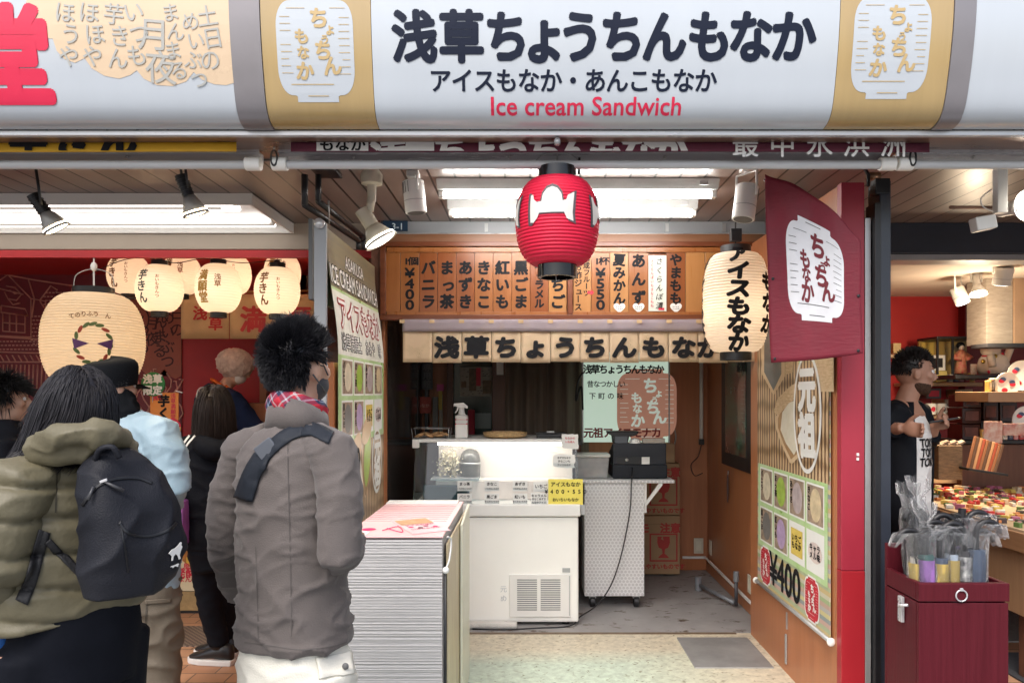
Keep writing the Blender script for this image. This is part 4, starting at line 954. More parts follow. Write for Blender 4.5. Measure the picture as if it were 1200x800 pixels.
txt(t, '浅草館', (1.491, 5.2, 1.70), .075, m_ink, .03, ax=Vector((0, -1, 0)))
t = thing('tube_light', 'unlit white vertical tube fixture in the back corner', 'tube light', (1.46, 6.27, 1.1))
MB().tube([(1.46, 6.27, 1.13), (1.46, 6.27, 1.84)], .016, 12).build('tube', m_white, t, True)
MB().box(1.44, 1.48, 6.25, 6.29, 1.08, 1.128).build('socket', m_black, t, bevel=.003)
MB().tube(smooth_pts([Vector(p) for p in [(1.46, 6.27, 1.08), (1.43, 6.26, .98), (1.37, 6.26, .91), (1.40, 6.26, .82), (1.47, 6.27, .84)]]), .004, 6).build('cord', m_black, t, True)
# light green shop sign
YS = 6.2; sx0, sx1, sz0, sz1 = X_(684, YS), X_(783, YS), Z_(518, YS), 1.86
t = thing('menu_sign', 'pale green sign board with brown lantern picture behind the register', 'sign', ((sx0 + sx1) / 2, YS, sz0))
MB().box(sx0, sx1, YS, YS + .06, sz0, sz1).build('board', M('pale_green', (.66, .80, .68), .35, var=.03, emit=(.62, .80, .66), estr=.26), t, bevel=.004)  # faint glow added to the board to lift the dim stall
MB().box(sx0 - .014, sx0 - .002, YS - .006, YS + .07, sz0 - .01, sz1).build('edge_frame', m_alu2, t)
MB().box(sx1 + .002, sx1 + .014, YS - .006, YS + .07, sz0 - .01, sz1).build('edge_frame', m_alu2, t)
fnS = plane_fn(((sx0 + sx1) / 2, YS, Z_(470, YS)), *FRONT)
lantern_emblem(t, shift(fnS, .175, -.03), .50, .60, M('lantern_brown', (.34, .17, .11), .5, emit=(.40, .19, .13), estr=.26), M('pale_green_text', (.62, .68, .60), .5, emit=(.6, .68, .6), estr=.22), name='brown_lantern_emblem')  # same added glow in the emblem and its lettering
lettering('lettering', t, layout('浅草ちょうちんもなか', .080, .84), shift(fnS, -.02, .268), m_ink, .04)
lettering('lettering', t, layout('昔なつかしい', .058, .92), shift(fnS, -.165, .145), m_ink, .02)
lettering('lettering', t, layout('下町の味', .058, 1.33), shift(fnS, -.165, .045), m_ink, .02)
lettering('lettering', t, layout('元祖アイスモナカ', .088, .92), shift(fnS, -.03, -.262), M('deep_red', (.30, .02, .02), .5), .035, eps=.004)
# cords beside the sign
mb = MB().tube(smooth_pts([P(788, 440, 6.25), P(784, 470, 6.25), P(786, 490, 6.24), P(792, 510, 6.24), P(789, 525, 6.24)]), .007, 6)
tag(mb.build('loose_cable', M('grey_cord', (.4, .36, .33), .6), None, True, loc=P(788, 440, 6.25)), 'grey cord with plug hanging at the right of the green sign', 'cord')
tag(MB().tube(smooth_pts([P(683, 436, 6.1), P(677, 448, 6.1), P(675, 470, 6.1), P(681, 452, 6.1), P(683, 480, 6.1)]), .008, 6).build('hanging_bag', m_black, None, True, loc=P(683, 436, 6.1)), 'black strap hanging at the left edge of the green sign', 'strap')
# curtain, post, window
def mat_curtain(): return M('brown_curtain', (.15, .115, .09), .75, base2=(.24, .19, .15), scale=3, stretch=(12, 12, .5))
cx0, cx1 = X_(592, 6.38), X_(690, 6.38)
t = MB().grid(lambda u, v: (cx0 + (cx1 - cx0) * u, 6.36 + .018 * math.sin(u * 40) + .01 * math.sin(u * 17), 1.95 - v * 1.9), 120, 2).build('door_curtain', mat_curtain(), None, True, solid=.003, loc=(0, 6.36, .05)); tag(t, 'dark brown pleated curtain hanging behind the freezer', 'curtain')
for a, b, m in ((577, 592, m_dkwood), (524, 531, m_dkwood), (498, 502, m_black)):
 o = MB().box(X_(a, 6.36), X_(b, 6.36), 6.34, 6.43, 0, 2.4).build('wall_post', m, bevel=.003); o['kind'] = 'structure'
t = thing('rear_window', 'dark green glazed window in the rear wall behind the spray bottle', 'window', (X_(554, 6.42), 6.42, .9))
MB().box(X_(531.5, 6.42), X_(576.5, 6.42), 6.425, 6.44, .8, 2.1).build('pane', M('green_glass', (.035, .055, .05), .12, var=.3, scale=3), t)
MB().box(X_(555, 6.42), X_(575, 6.42), 6.418, 6.424, Z_(502, 6.42), Z_(484, 6.42)).build('reflection_panel', M('reflection_tone', (.10, .13, .12), .3), t)  # reflection painted as a lighter panel on the pane
t = thing('newspaper_poster', 'newspaper style poster with photos taped to the rear window', 'poster', (X_(558, 6.4), 6.4, 1.5))
nx0, nx1, nz0, nz1 = X_(539, 6.4), X_(577, 6.4), Z_(464, 6.4), Z_(430, 6.4)
MB().box(nx0, nx1, 6.405, 6.408, nz0, nz1).build('sheet', M('newsprint', (.36, .34, .29), .7, var=.08), t)
rnd = random.Random(2); w_, h_ = nx1 - nx0, nz1 - nz0; mb1, mb2 = MB(), MB()
for a, b, c, d in ((.28, .50, .18, .95), (.70, .97, .08, .55), (.04, .2, .3, .5)): mb1.box(nx0 + a * w_, nx0 + b * w_, 6.402, 6.404, nz0 + c * h_, nz0 + d * h_)
mb1.build('photos', M('photo_brown', (.16, .11, .07), .6, var=.6, scale=30), t)
MB().box(nx0 + .50 * w_, nx0 + .64 * w_, 6.400, 6.403, nz0 + .35 * h_, nz0 + .97 * h_).build('headline', m_inkred, t)
for k in range(60):
 a, b = rnd.uniform(.03, .9), rnd.uniform(.02, .95); mb2.box(nx0 + a * w_, nx0 + (a + .06) * w_, 6.4035, 6.4045, nz0 + b * h_, nz0 + (b + .014) * h_)
mb2.build('print_lines', m_ink, t)
def sheet(name, lab, cat, px0, px1, py0, py1, Y, m, th=.004):
 o = MB().box(X_(px0, Y), X_(px1, Y), Y, Y + th, Z_(py1, Y), Z_(py0, Y)).build(name, m, loc=(X_((px0 + px1) / 2, Y), Y, Z_(py1, Y))); return tag(o, lab, cat)
c_ = sheet('red_card', 'small red card pinned low on the dark wood left of the window', 'card', 487, 505, 465, 484, 6.33, M('card_red', (.40, .06, .04), .5))
txt(c_, 'もなか', (X_(496, 6.33), 6.33, Z_(475, 6.33)), .035, M('card_pink', (.6, .3, .25), .5), .02)
c_ = sheet('black_plate', 'tall black nameplate with dark writing hung near the shop corner', 'nameplate', 494, 507, 424, 456, 6.33, m_black, .012)
txt(c_, '専用館', (X_(500.5, 6.33), 6.33, Z_(440, 6.33)), .07, M('dim_grey', (.07, .07, .07), .4), .03, vertical=True)
sheet('pink_tag', 'bright pink tag stuck below a grey strip near the window', 'tag', 512, 520, 450, 458, 6.32, M('tag_pink', (.55, .08, .25), .5))
sheet('grey_batten', 'grey upright batten leaning by the rear wall', 'batten', 507, 513, 465, 512, 6.31, M('batten', (.20, .19, .17), .6), .02)
sheet('paper_roll', 'narrow pale upright paper roll next to the grey batten', 'paper roll', 514.5, 518.5, 462, 512, 6.30, M('roll_paper', (.30, .26, .2), .6), .02)
sheet('yellow_strip', 'small yellow paper strip hanging above the paper roll', 'paper strip', 514, 518, 458, 480, 6.285, M('yellow_paper', (.45, .33, .06), .6))
sheet('white_tag', 'white paper tag at the top of the wooden post', 'tag', 582, 590, 424, 439, 6.33, m_paperw)
t = thing('kitchen_counter', 'dark back counter behind the freezer by the rear wall', 'counter', (-.2, 6.1, 0))
MB().box(-.92, .42, 5.95, 6.30, .012, 1.10).build('cabinet', m_dkwood, t, bevel=.004)
MB().box(-.93, .43, 5.93, 6.31, 1.102, 1.125).build('worktop', m_dkgrey, t, bevel=.004)
t = MB().box(X_(548, 6.2), X_(556, 6.2), 6.2, 6.26, 1.126, Z_(480, 6.2)).build('red_cloth', M('cloth_red', (.28, .015, .03), .8), loc=(X_(552, 6.2), 6.2, 1.126), bevel=.01); tag(t, 'dark red cloth bundle behind the spray bottle', 'cloth')
# left side wall of the shop: dark glass door with frame
t = thing('side_door', 'dark glazed sliding door in the left wall of the ice cream shop', 'door', (-.93, 5.4, 0))
MB().box(-.934, -.915, 4.70, 4.78, 0, 2.3).build('stile', m_orange, t, bevel=.003)
MB().box(-.934, -.915, 6.1, 6.2, 0, 2.3).build('stile', m_black, t, bevel=.003)
MB().box(-.934, -.92, 4.782, 6.098, 0, 2.3).build('glass_panel', M('dark_glass', (.05, .042, .04), .08, var=.4), t)
# ================================================================== LAMPS, LANTERNS, BANNERS
def point(name, parent, loc, power, col, r=.02):
 d = bpy.data.lights.new(name, 'POINT'); d.energy = power; d.color = col; d.shadow_soft_size = r
 o = bpy.data.objects.new(name, d); COL.objects.link(o)
 if parent is not None: o.parent = parent; o.location = Vector(loc) - world_of(parent)
 else: o.location = loc
 return o
def spot(name, parent, loc, aim, power, col, ang=70, r=.03):
 d = bpy.data.lights.new(name, 'SPOT'); d.energy = power; d.color = col; d.shadow_soft_size = r; d.spot_size = R(ang); d.spot_blend = .6
 o = bpy.data.objects.new(name, d); COL.objects.link(o); o.rotation_euler = (Vector(aim) - Vector(loc)).to_track_quat('-Z', 'Y').to_euler()
 if parent is not None: o.parent = parent; o.location = Vector(loc) - world_of(parent)
 else: o.location = loc
 return o
m_tube = mat_emit('tube_glow', (1.0, .97, .93), 26.0); m_tube2 = mat_emit('tube_glow_soft', (1.0, .97, .93), 2.6)
m_bulb = mat_emit('bulb_glow', (1.0, .80, .48), 14.0)
m_bulbw = mat_emit('bulb_glow_white', (1.0, .93, .80), 6.0)
# fluorescent fixtures of the ice cream shop
for y0, pa, pb, lab in ((3.78, 513, 840, 'front fluorescent fixture on the ceiling, nearest the red lantern'), (4.18, 525, 816, 'rear fluorescent fixture on the ceiling, close to the steel beam')):
 xa, xb = X_(pa, y0), X_(pb, y0)
 t = thing('fluorescent_light', lab, 'ceiling light', ((xa + xb) / 2, y0, 2.6), 'fluorescent fixtures over the shop front')
 MB().prism([(-.07, .0), (.07, .0), (.035, -.05), (-.035, -.05)], (xa, y0, 2.597), (0, 1, 0), (0, 0, 1), xb - xa).build('housing', M('housing_grey', (.42, .42, .41), .4), t, bevel=.004)
 MB().tube([(xa + .03, y0 - .010, 2.527), (xb - .03, y0 - .010, 2.527)], .017, 14).build('tube', m_tube, t, True)
 for x in (xa + .02, xb - .02): MB().box(x - .014, x + .014, y0 - .025, y0 + .025, 2.512, 2.546).build('socket', m_white, t, bevel=.003)
 MB().box(xb - .10, xb - .06, y0 - .062, y0 - .054, 2.565, 2.590).build('label', m_alu2, t)
# box light of the sweet shop
t = thing('box_light', 'long white box light with two pairs of tubes under the sweet shop ceiling', 'ceiling light', (-2.6, 4.35, 2.6))
MB().box(-4.6, -1.50, 4.02, 4.70, 2.575, 2.598).build('housing', m_white, t, bevel=.004)
MB().prism([(4.02, 2.575), (4.16, 2.575), (4.09, 2.53)], (-4.6, 0, 0), (0, 1, 0), (0, 0, 1), 2.9).build('reflector', m_white, t)
MB().prism([(4.42, 2.575), (4.56, 2.575), (4.49, 2.53)], (-4.6, 0, 0), (0, 1, 0), (0, 0, 1), 3.05).build('reflector', m_white, t)
for y in (4.04, 4.145): MB().tube([(-4.55, y, 2.55), (-1.62, y, 2.55)], .014, 12).build('tube', m_tube2, t, True)
for y in (4.44, 4.545): MB().tube([(-4.55, y, 2.55), (-1.56, y, 2.55)], .014, 12).build('tube', m_tube2, t, True)
for y in (4.0, 4.705): MB().box(-4.6, -1.50, y, y + .012, 2.535, 2.598).build('side_lip', m_white, t)
MB().box(-1.512, -1.50, 4.013, 4.704, 2.535, 2.574).build('side_lip', m_white, t)

# spotlights
def can_light(name, lab, top, aim, r, L_, mat, bulb, lit, power, col, bracket=True, cone=False, vents=True, grp=None):
 top, d = Vector(top), Vector(aim).normalized()
 t = thing(name, lab, 'spotlight', top, grp)
 c0 = top; c1 = top + d * L_
 side = d.cross(Vector((0, 0, 1))).normalized(); up = side.cross(d).normalized()
 if cone:
  MB().tube([c0, c0 + d * L_ * .5], [r * .42, r * .42], 20).build('socket', m_black if mat is m_black else mat, t, True, auto=40)
  sh = MB().tube([c0 + d * L_ * .5, c0 + d * L_ * .56, c0 + d * L_ * .97], [r * .42, r * .5, r], 28, False).build('shade', M('par_grey', (.40, .40, .40), .35, metal=.3) if mat is m_black else mat, t, True, solid=.003)
  MB().ell(c0 + d * L_ * .90, (r * .93, r * .93, r * .26), d.to_track_quat('Z', 'Y').to_matrix(), 24, 10).build('bulb', bulb, t, True)
  if mat is m_black:
   mb = MB()
   for k in range(5): mb.tube([c0 + d * L_ * (.08 + .09 * k), c0 + d * L_ * (.11 + .09 * k)], r * .47, 20)
   mb.build('fin', m_black, t, True, auto=40)
 else:
  MB().tube([c0, c0 + d * .004, c0 + d * (L_ - .004), c1], [r * .9, r, r, r * .97], 28).build('can', mat, t, True, auto=40)
  MB().tube([c0 + d * L_ * .62, c0 + d * L_ * .64], r * 1.012, 28).build('ring', m_alu2, t, True, auto=40)
  MB().tube([c1 + d * .001, c1 + d * .002], [r * .82, r * .82], 24).build('lens', bulb if lit else m_dkgrey, t)
  if vents:
   mb = MB()
   for k in range(6):
    a = side * ((k - 2.5) * r * .27); yv = -up * math.sqrt(max(0, (r * 1.004) ** 2 - a.length ** 2))
    mb.obox(c0 + d * L_ * .22 + a + yv, side * r * .075, up * r * .012, d * L_ * .17)
   mb.build('vent_slot', m_dkgrey, t)
 if bracket:
  m1 = c0 + d * L_ * .35; w = r * (1.18 if not cone else .62)
  base = Vector((top.x, top.y + .01, 2.597))
  if base.z - m1.z < .05: base.z = m1.z + .1
  mb = MB().tube([m1 + side * w, m1 + side * w + (base - m1) * .75, m1 - side * w + (base - m1) * .75, m1 - side * w], .006, 8)
  mb.build('yoke', mat, t, True); MB().box(base.x - .03, base.x + .03, base.y - .03, base.y + .03, base.z - .03, base.z).build('ceiling_mount', mat, t, bevel=.004)
  MB().tube([m1 + (base - m1) * .75, base], .009, 8).build('stem', mat, t, True)
 if lit: spot('lamp', t, c1 + d * .02, c1 + d, power, col, 80)
 return t
WARM = (1, .78, .5)
can_light('black_spotlight', 'black ribbed spotlight with glowing bulb at far left under the awning rail', P(38, 228, 3.35), (.55, .35, -1), .062, .18, m_black, m_bulb, True, 9, WARM, cone=True, grp='black spotlights of the sweet shop')
can_light('black_spotlight', 'black spotlight with glowing bulb next to the left end of the ice cream shop ceiling', P(211, 205, 3.35), (.32, .25, -1), .060, .19, m_black, m_bulb, True, 9, WARM, cone=True, grp='black spotlights of the sweet shop')
can_light('white_spotlight', 'white can spotlight with slotted top left of the fluorescent fixtures', P(484, 212, 3.6), (.09, .04, -1), .052, .155, m_white, m_bulbw, False, 10, WARM)
can_light('white_spotlight', 'white can spotlight with a slotted window left of the maroon banner', P(876, 218, 3.5), (-.16, -.10, -1), .052, .165, m_white, m_bulbw, False, 10, WARM)
t = can_light('cone_spotlight', 'ivory spotlight with a cone shade lighting the tall poster at left', P(424, 246, 3.55), (.62, .1, -1), .085, .18, m_ivory, m_bulbw, True, 10, (1, .92, .8), cone=True, bracket=False)
MB().lathe((-.755, 3.55, 2.535), [(.02, -.10), (.022, -.02), (.05, -.015), (.052, .03), (.03, .06)], 20).build('ceiling_mount', m_ivory, t, True, auto=40)
MB().tube([(-.755, 3.55, 2.46), (-.765, 3.55, 2.39)], .02, 12).build('arm', m_ivory, t, True)
t = can_light('wide_spotlight', 'big white spotlight glowing brightly at the right edge', P(1172, 246, 3.42), (.20, -.95, -.10), .078, .17, m_white, m_bulbw, True, 30, (1, .9, .72), cone=True, bracket=False)
MB().box(X_(1166, 3.3), X_(1178, 3.3), 3.28, 3.32, Z_(250, 3.3), 2.58).build('arm', m_white, t, bevel=.003)
MB().box(X_(1160, 3.3), X_(1200, 3.3), 3.26, 3.34, 2.555, 2.598).build('ceiling_mount', m_white, t, bevel=.003)
MB().obox(P(1152, 262, 3.3), (.045, 0, .008), (0, .03, 0), (-.006, 0, .03)).build('ballast_box', m_white, t, bevel=.006)
MB().tube(smooth_pts([P(1164, 248, 3.3), P(1152, 242, 3.3), P(1150, 232, 3.3), P(1162, 222, 3.3)]), .003, 6).build('cable', m_white, t, True)
tag(MB().tube([P(1113, 243, 3.5), P(1168, 243, 3.5)], .008, 10).build('copper_rod', M('copper_rod', (.35, .22, .16), .3, metal=.8), None, True, loc=P(1113, 243, 3.5)), 'thin horizontal copper coloured rod below the right ceiling', 'rod')

# address plate on the beam
t = thing('address_plate', 'small dark blue plate with the number 3-1 on the steel beam', 'plate', P(464, 266, 4.66))
MB().box(X_(449, 4.65), X_(478, 4.65), 4.645, 4.652, Z_(271, 4.65), Z_(259, 4.65)).build('plate', M('plate_blue', (.012, .035, .07), .35), t)
lettering('lettering', t, layout('3-1', .058), plane_fn(P(466, 265, 4.645), *FRONT), M('plate_pale', (.55, .65, .68), .4), .01)

# black sign bracket hanging from the ceiling at left
t = thing('hanging_bracket', 'black steel bracket hanging from the ceiling over the tall poster', 'bracket', (-.93, 3.4, 2.6))
mb = MB()
Yb = 3.35
for dx in (0, 20):
 pts = [P(357 + dx * .8, 205, Yb + dx * .01), P(357 + dx * .8, 240 - dx * .2, Yb + dx * .01), P(420 + dx * .3, 282 - dx * .2, 4.2 + dx * .012), P(420 + dx * .3, 292, 4.2 + dx * .012)]
 for a, b in zip(pts, pts[1:]):
  MB().tube([a, b], .015, 8).build('bar', m_black, t, True)
MB().box(X_(352, Yb), X_(382, Yb), Yb - .02, Yb + .30, 2.575, 2.597).build('ceiling_mount', m_black, t, bevel=.003)
MB().tube([P(420, 282, 4.2), P(426, 278, 4.44)], .012, 8).build('cross_bar', m_black, t, True)
MB().tube([P(385, 235, 3.55), P(386, 262, 3.6)], .004, 6).build('wire', m_alu2, t, True)

# lanterns
def lantern(name, lab, c, r, h, mat, capm, ribs=24, amp=.0035, power=0., col=(1, .72, .38), grp=None, sq=2.6, capr=.44, caph=.045, rib_mat=None, cap_gap=0.):
 """paper lantern: ribbed shell with open ends, caps, lamp inside; c is the centre"""
 c = Vector(c); t = thing(name, lab, 'lantern', c - Vector((0, 0, h / 2)), grp)
 def prof(z):    # z -1..1
  q = max(0., 1 - abs(z) ** sq) ** (1 / sq)
  return r * (capr * 1.02 + (1 - capr * 1.02) * q)
 n = ribs * 6; rings = []; hb = h / 2 - caph * .8
 pr = []
 for i in range(n + 1):
  z = -1 + 2 * i / n; ph = (i % 6) / 6
  pr.append((prof(z) - amp * (abs(math.cos(math.pi * i / 6))) ** 3, z * hb))
 shell = MB().lathe(c, pr, 56, caps=False).build('paper_shell', mat, t, True)
 for s in (-1, 1):
  cap = MB().lathe(c, [(r * capr * .82, s * (hb - .006)), (r * capr, s * (hb - .006)), (r * capr, s * (h / 2 + .004)), (r * capr * .82, s * (h / 2 + .004))], 40, caps=False).build('cap_ring', capm, t, True, auto=30, solid=.003)
 if power: point('lamp', t, c + Vector((0, 0, -.05 * h)), power, col, .025)
 def fn(x, y, l):
  a = x / r; z = y / hb; rr = prof(max(-1, min(1, z))) + l + .0008
  return c + Vector((rr * math.sin(a), -rr * math.cos(a), y))
 return t, fn, hb, shell
m_redpaper = mat_paper('red_lantern_paper', (.78, .012, .06), .12)
m_capblk = M('lacquer_black', (.012, .012, .014), .12, var=.1, rvar=.03)
c = P(653, 261, 2.95); R1 = 50 * 2.95 / F * .985
t, fn, hb, sh = lantern('red_lantern', 'big red paper lantern with white castle shaped emblem hanging before the ice cream shop', c, R1, .425, m_redpaper, m_capblk, 26, .0045, sq=2.15, capr=.455, caph=.052)
def crest(s):
 up = [(-.125, -.075), (-.128, .075), (-.113, .078), (-.105, .05), (-.085, .032), (-.058, .034), (-.052, .075), (-.03, .105), (0, .116), (.03, .105), (.052, .075), (.058, .034), (.078, .04), (.088, .066), (.118, .082), (.128, .084)]
 dn = [(.118, .03), (.112, -.03), (.118, -.075), (.08, -.062), (.065, -.028), (-.07, -.028), (-.082, -.055), (-.105, -.078)]
 return [(x * s, y * s) for x, y in up + dn]
m_crest = M('crest_white', (.70, .66, .62), .55, var=.05); m_crestl = M('crest_outline', (.09, .07, .08), .55)
for ang in (-.16, 1.42, -1.62, 3.0):
 f2 = shift(fn, ang * R1 - 0, .022)
 o = flat_on('crest_outline', t, [(x * 1.07, y * 1.10 - .001) for x, y in crest(.74)], f2, m_crestl, .0012, .012)
 flat_on('crest', t, crest(.70), f2, m_crest, .0024, .012)
ctop = c + Vector((0, 0, .2125))
MB().tube(smooth_pts([ctop + Vector((-.085, 0, .0)), ctop + Vector((-.085, 0, .035)), ctop + Vector((-.04, 0, .062)), ctop + Vector((.04, 0, .062)), ctop + Vector((.085, 0, .035)), ctop + Vector((.085, 0, .0))]), .0025, 6).build('bail_wire', m_alu2, t, True)
MB().tube([ctop + Vector((.086, -.004, -.02)), ctop + Vector((.088, -.004, .045))], .005, 8).build('clip', m_black, t, True)
MB().tube(smooth_pts([ctop + Vector((0, 0, .0)), ctop + Vector((0, 0, .07)), ctop + Vector((-.004, -.01, .10)), P(653, 170, 2.80)]), .004, 8).build('hook', m_alu2, t, True)
MB().tube([P(653, 168, 2.79), P(653, 165, 2.76)], .012, 14).build('eyelet', m_alu2, t, True)
MB().tube([ctop + Vector((0, 0, .075)), ctop + Vector((.10, 0, .10))], .002, 6).build('cord', m_black, t, True)
MB().tube([c + Vector((-.006, -.02, -.21)), c + Vector((-.004, -.02, -.235)), c + Vector((.008, -.02, -.23))], .002, 6).build('bottom_hook', m_alu2, t, True)

m_cream_paper = mat_paper('cream_lantern_paper', (.80, .71, .60), .5)
c = P(862, 355, 4.0); rw = 38 * 4 / F
t, fn, hb, sh = lantern('white_lantern', 'tall cream paper lantern lettered アイスもなか hanging left of the maroon banner', c, rw, .605, m_cream_paper, m_black, 34, .0050, .95, (1, .82, .64), sq=2.7, capr=.46, caph=.045)
lettering('lettering', t, layout('アイスもなか', .106, .88, True), shift(fn, -.030, .012), m_ink, .066, copies=8, cut=.015, shear=.12, squash=(1.25, .95), jit=.1)
lettering('lettering', t, layout('もなか', .112, 1.0, True), shift(fn, .92 * rw, -.01), m_ink, .06, copies=8, cut=.015, shear=.12, squash=(1.15, .95), jit=.1)
lettering('lettering', t, layout('あんこもなか', .100, .9, True), shift(fn, -1.75 * rw, .0), m_ink, .045, copies=8, cut=.015, shear=.1, squash=(1.15, .95))
MB().tube([c + Vector((0, 0, .30)), c + Vector((0, 0, .50)), Vector((c.x, c.y, 2.6))], .004, 6).build('hanging_cord', m_black, t, True)
MB().box(c.x - .03, c.x + .03, c.y - .02, c.y + .02, c.z + .33, c.z + .40).build('ceiling_mount', m_black, t, bevel=.004)

# maroon banner: a cloth hung from a slanting pole
BTL, BTR, BBR, BBL = P(897, 204, 3.20), P(1008, 282, 3.05), P(1012, 414, 3.05), P(904, 425, 3.20)
def ban(u, v, l=0.):
 """u across 0..1, v down 0..1; the upper right corner bulges where the cloth folds over"""
 top = BTL.lerp(BTR, u) + Vector((0, 0, .055 * math.sin(math.pi * u) ** 1.2)); bot = BBL.lerp(BBR, u) - Vector((0, 0, .006 * math.sin(math.pi * u)))
 p = top.lerp(bot, v); p.y += .010 * math.sin(u * 5 + v * 3) + .008 * math.sin(u * 14 + 1) * (1 - v) - l
 p.x += .004 * math.sin(v * 9) * (u - .5)
 return p
t = thing('maroon_banner', 'maroon cloth banner with white lantern emblem hung before the red pillar', 'banner', BBL)
MB().grid(lambda u, v: ban(u, v), 30, 40).build('cloth', M('banner_maroon', (.17, .008, .022), .62, var=.1, scale=14, bump=.2, bscale=25, bstretch=(1, 1, 4)), t, True, solid=.003)
mb = MB()
for u in (.02, .98):
 mb.grid(lambda a, v: ban(u - .02 + .04 * a, v, .003), 2, 40)
mb.build('hem', M('banner_hem', (.14, .007, .02), .65), t, True)
for u, v in ((.05, .55), (.97, .5), (.95, .97), (.04, .98)):
 q = ban(u, v, .005); MB().ell(q, (.007, .004, .007), None, 10, 6).build('eyelet', m_black, t, True)
def ban_fn(x, y, l):       # x, y in a 1 x 1 field, y up
 return ban(.5 + x, .5 - y, .003 + l)
e = lantern_emblem(t, lambda x, y, l: ban_fn(x * 1.0 + .005, y + .03, l), .60, .60, M('emblem_white', (.72, .73, .76), .5), M('emblem_maroon', (.16, .01, .02), .6), m_dkgrey, .001, 'white_lantern_emblem')
tag(MB().tube([BTL + Vector((.0, .016, -.02)), BTL.lerp(BTR, .5) + Vector((0, .026, .02)), BTR + Vector((-.006, .022, -.03))], .005, 10).build('banner_pole', m_black, None, True, loc=BTL), 'thin black slanting pole behind the top edge of the maroon banner', 'pole')

# ------------------------------------------------------------------ long posters (both walls)
def mat_wicker():
 m = M('wicker_photo', (.45, .30, .16), .35)
 t, n, L, b = nodes(m); tc = n.new('ShaderNodeTexCoord')
 w1 = n.new('ShaderNodeTexWave'); w1.bands_direction = 'Y'; w1.inputs['Scale'].default_value = 7.5; w1.inputs['Distortion'].default_value = 1.5; w1.inputs['Detail'].default_value = 2; L.new(tc.outputs['Object'], w1.inputs['Vector'])
 w2 = n.new('ShaderNodeTexWave'); w2.bands_direction = 'Z'; w2.inputs['Scale'].default_value = 2.4; w2.inputs['Distortion'].default_value = 4; L.new(tc.outputs['Object'], w2.inputs['Vector'])
 mx = n.new('ShaderNodeMath'); mx.operation = 'MULTIPLY'; L.new(w1.outputs['Fac'], mx.inputs[0]); L.new(w2.outputs['Fac'], mx.inputs[1])
 ad = n.new('ShaderNodeMath'); ad.operation = 'ADD'; L.new(mx.outputs[0], ad.inputs[0]);
 m3 = n.new('ShaderNodeMath'); m3.operation = 'MULTIPLY'; m3.inputs[1].default_value = .5; L.new(w1.outputs['Fac'], m3.inputs[0]); L.new(m3.outputs[0], ad.inputs[1])
 cr = n.new('ShaderNodeValToRGB'); e = cr.color_ramp.elements; e[0].position = .05; e[0].color = (.10, .05, .022, 1); e[1].position = .9; e[1].color = (.60, .42, .25, 1); x = e.new(.4); x.color = (.36, .22, .11, 1)
 L.new(ad.outputs[0], cr.inputs[0]); L.new(cr.outputs[0], b.inputs['Base Color']); return m
def mat_bands():
 m = M('striped_band', (.5, .5, .4), .35)
 t, n, L, b = nodes(m); tc = n.new('ShaderNodeTexCoord'); sx = n.new('ShaderNodeSeparateXYZ'); L.new(tc.outputs['Object'], sx.inputs[0])
 ml = n.new('ShaderNodeMath'); ml.operation = 'MULTIPLY'; ml.inputs[1].default_value = 5.2; L.new(sx.outputs['Z'], ml.inputs[0]); fr = n.new('ShaderNodeMath'); fr.operation = 'FRACT'; L.new(ml.outputs[0], fr.inputs[0])
 cr = n.new('ShaderNodeValToRGB'); cr.color_ramp.interpolation = 'CONSTANT'; e = cr.color_ramp.elements; cols = [(.55, .42, .20), (.40, .45, .28), (.55, .36, .30), (.26, .30, .30), (.58, .50, .25), (.42, .40, .38), (.5, .33, .26), (.34, .42, .22), (.56, .52, .4)]
 e[0].color = (*cols[0], 1); e[1].position = 1 / 9; e[1].color = (*cols[1], 1)
 for k in range(2, 9): x = e.new(k / 9); x.color = (*cols[k], 1)
 L.new(fr.outputs[0], cr.inputs[0]); L.new(cr.outputs[0], b.inputs['Base Color']); return m
m_wick = mat_wicker(); m_band = mat_bands()
m_green = M('poster_green', (.36, .56, .17), .3, base2=(.60, .74, .48), scale=4)
m_celbg = M('cell_photo', (.34, .25, .18), .4, var=.4, scale=18)
m_shell = M('wafer_shell', (.60, .42, .24), .45, base2=(.70, .52, .33), scale=14)
m_cream_ic = M('cream_scoop', (.66, .60, .46), .4, base2=(.74, .68, .56), scale=12, bump=.2, bscale=30)
ICE = [(.62, .54, .40), (.32, .45, .07), (.44, .36, .36), (.60, .48, .30), (.17, .16, .15), (.42, .30, .48)]
m_ice = [M('ice_flavour', (1, 1, 1)) if False else M('ice_flavour_%s' % w, c_, .4, var=.18, scale=22) for w, c_ in zip(('vanilla', 'matcha', 'bean', 'kinako', 'sesame', 'yam'), ICE)]
def ellp(cx_, cy_, a, b, rot=0, n=28, pinch=0.):
 pts = []
 for k in range(n):
  t_ = 2 * math.pi * k / n; x, y = a * math.cos(t_), b * math.sin(t_)
  if pinch and y < 0: x *= 1 - pinch * (abs(y) / b) ** 2
  pts.append((cx_ + x * math.cos(rot) - y * math.sin(rot), cy_ + x * math.sin(rot) + y * math.cos(rot)))
 return pts
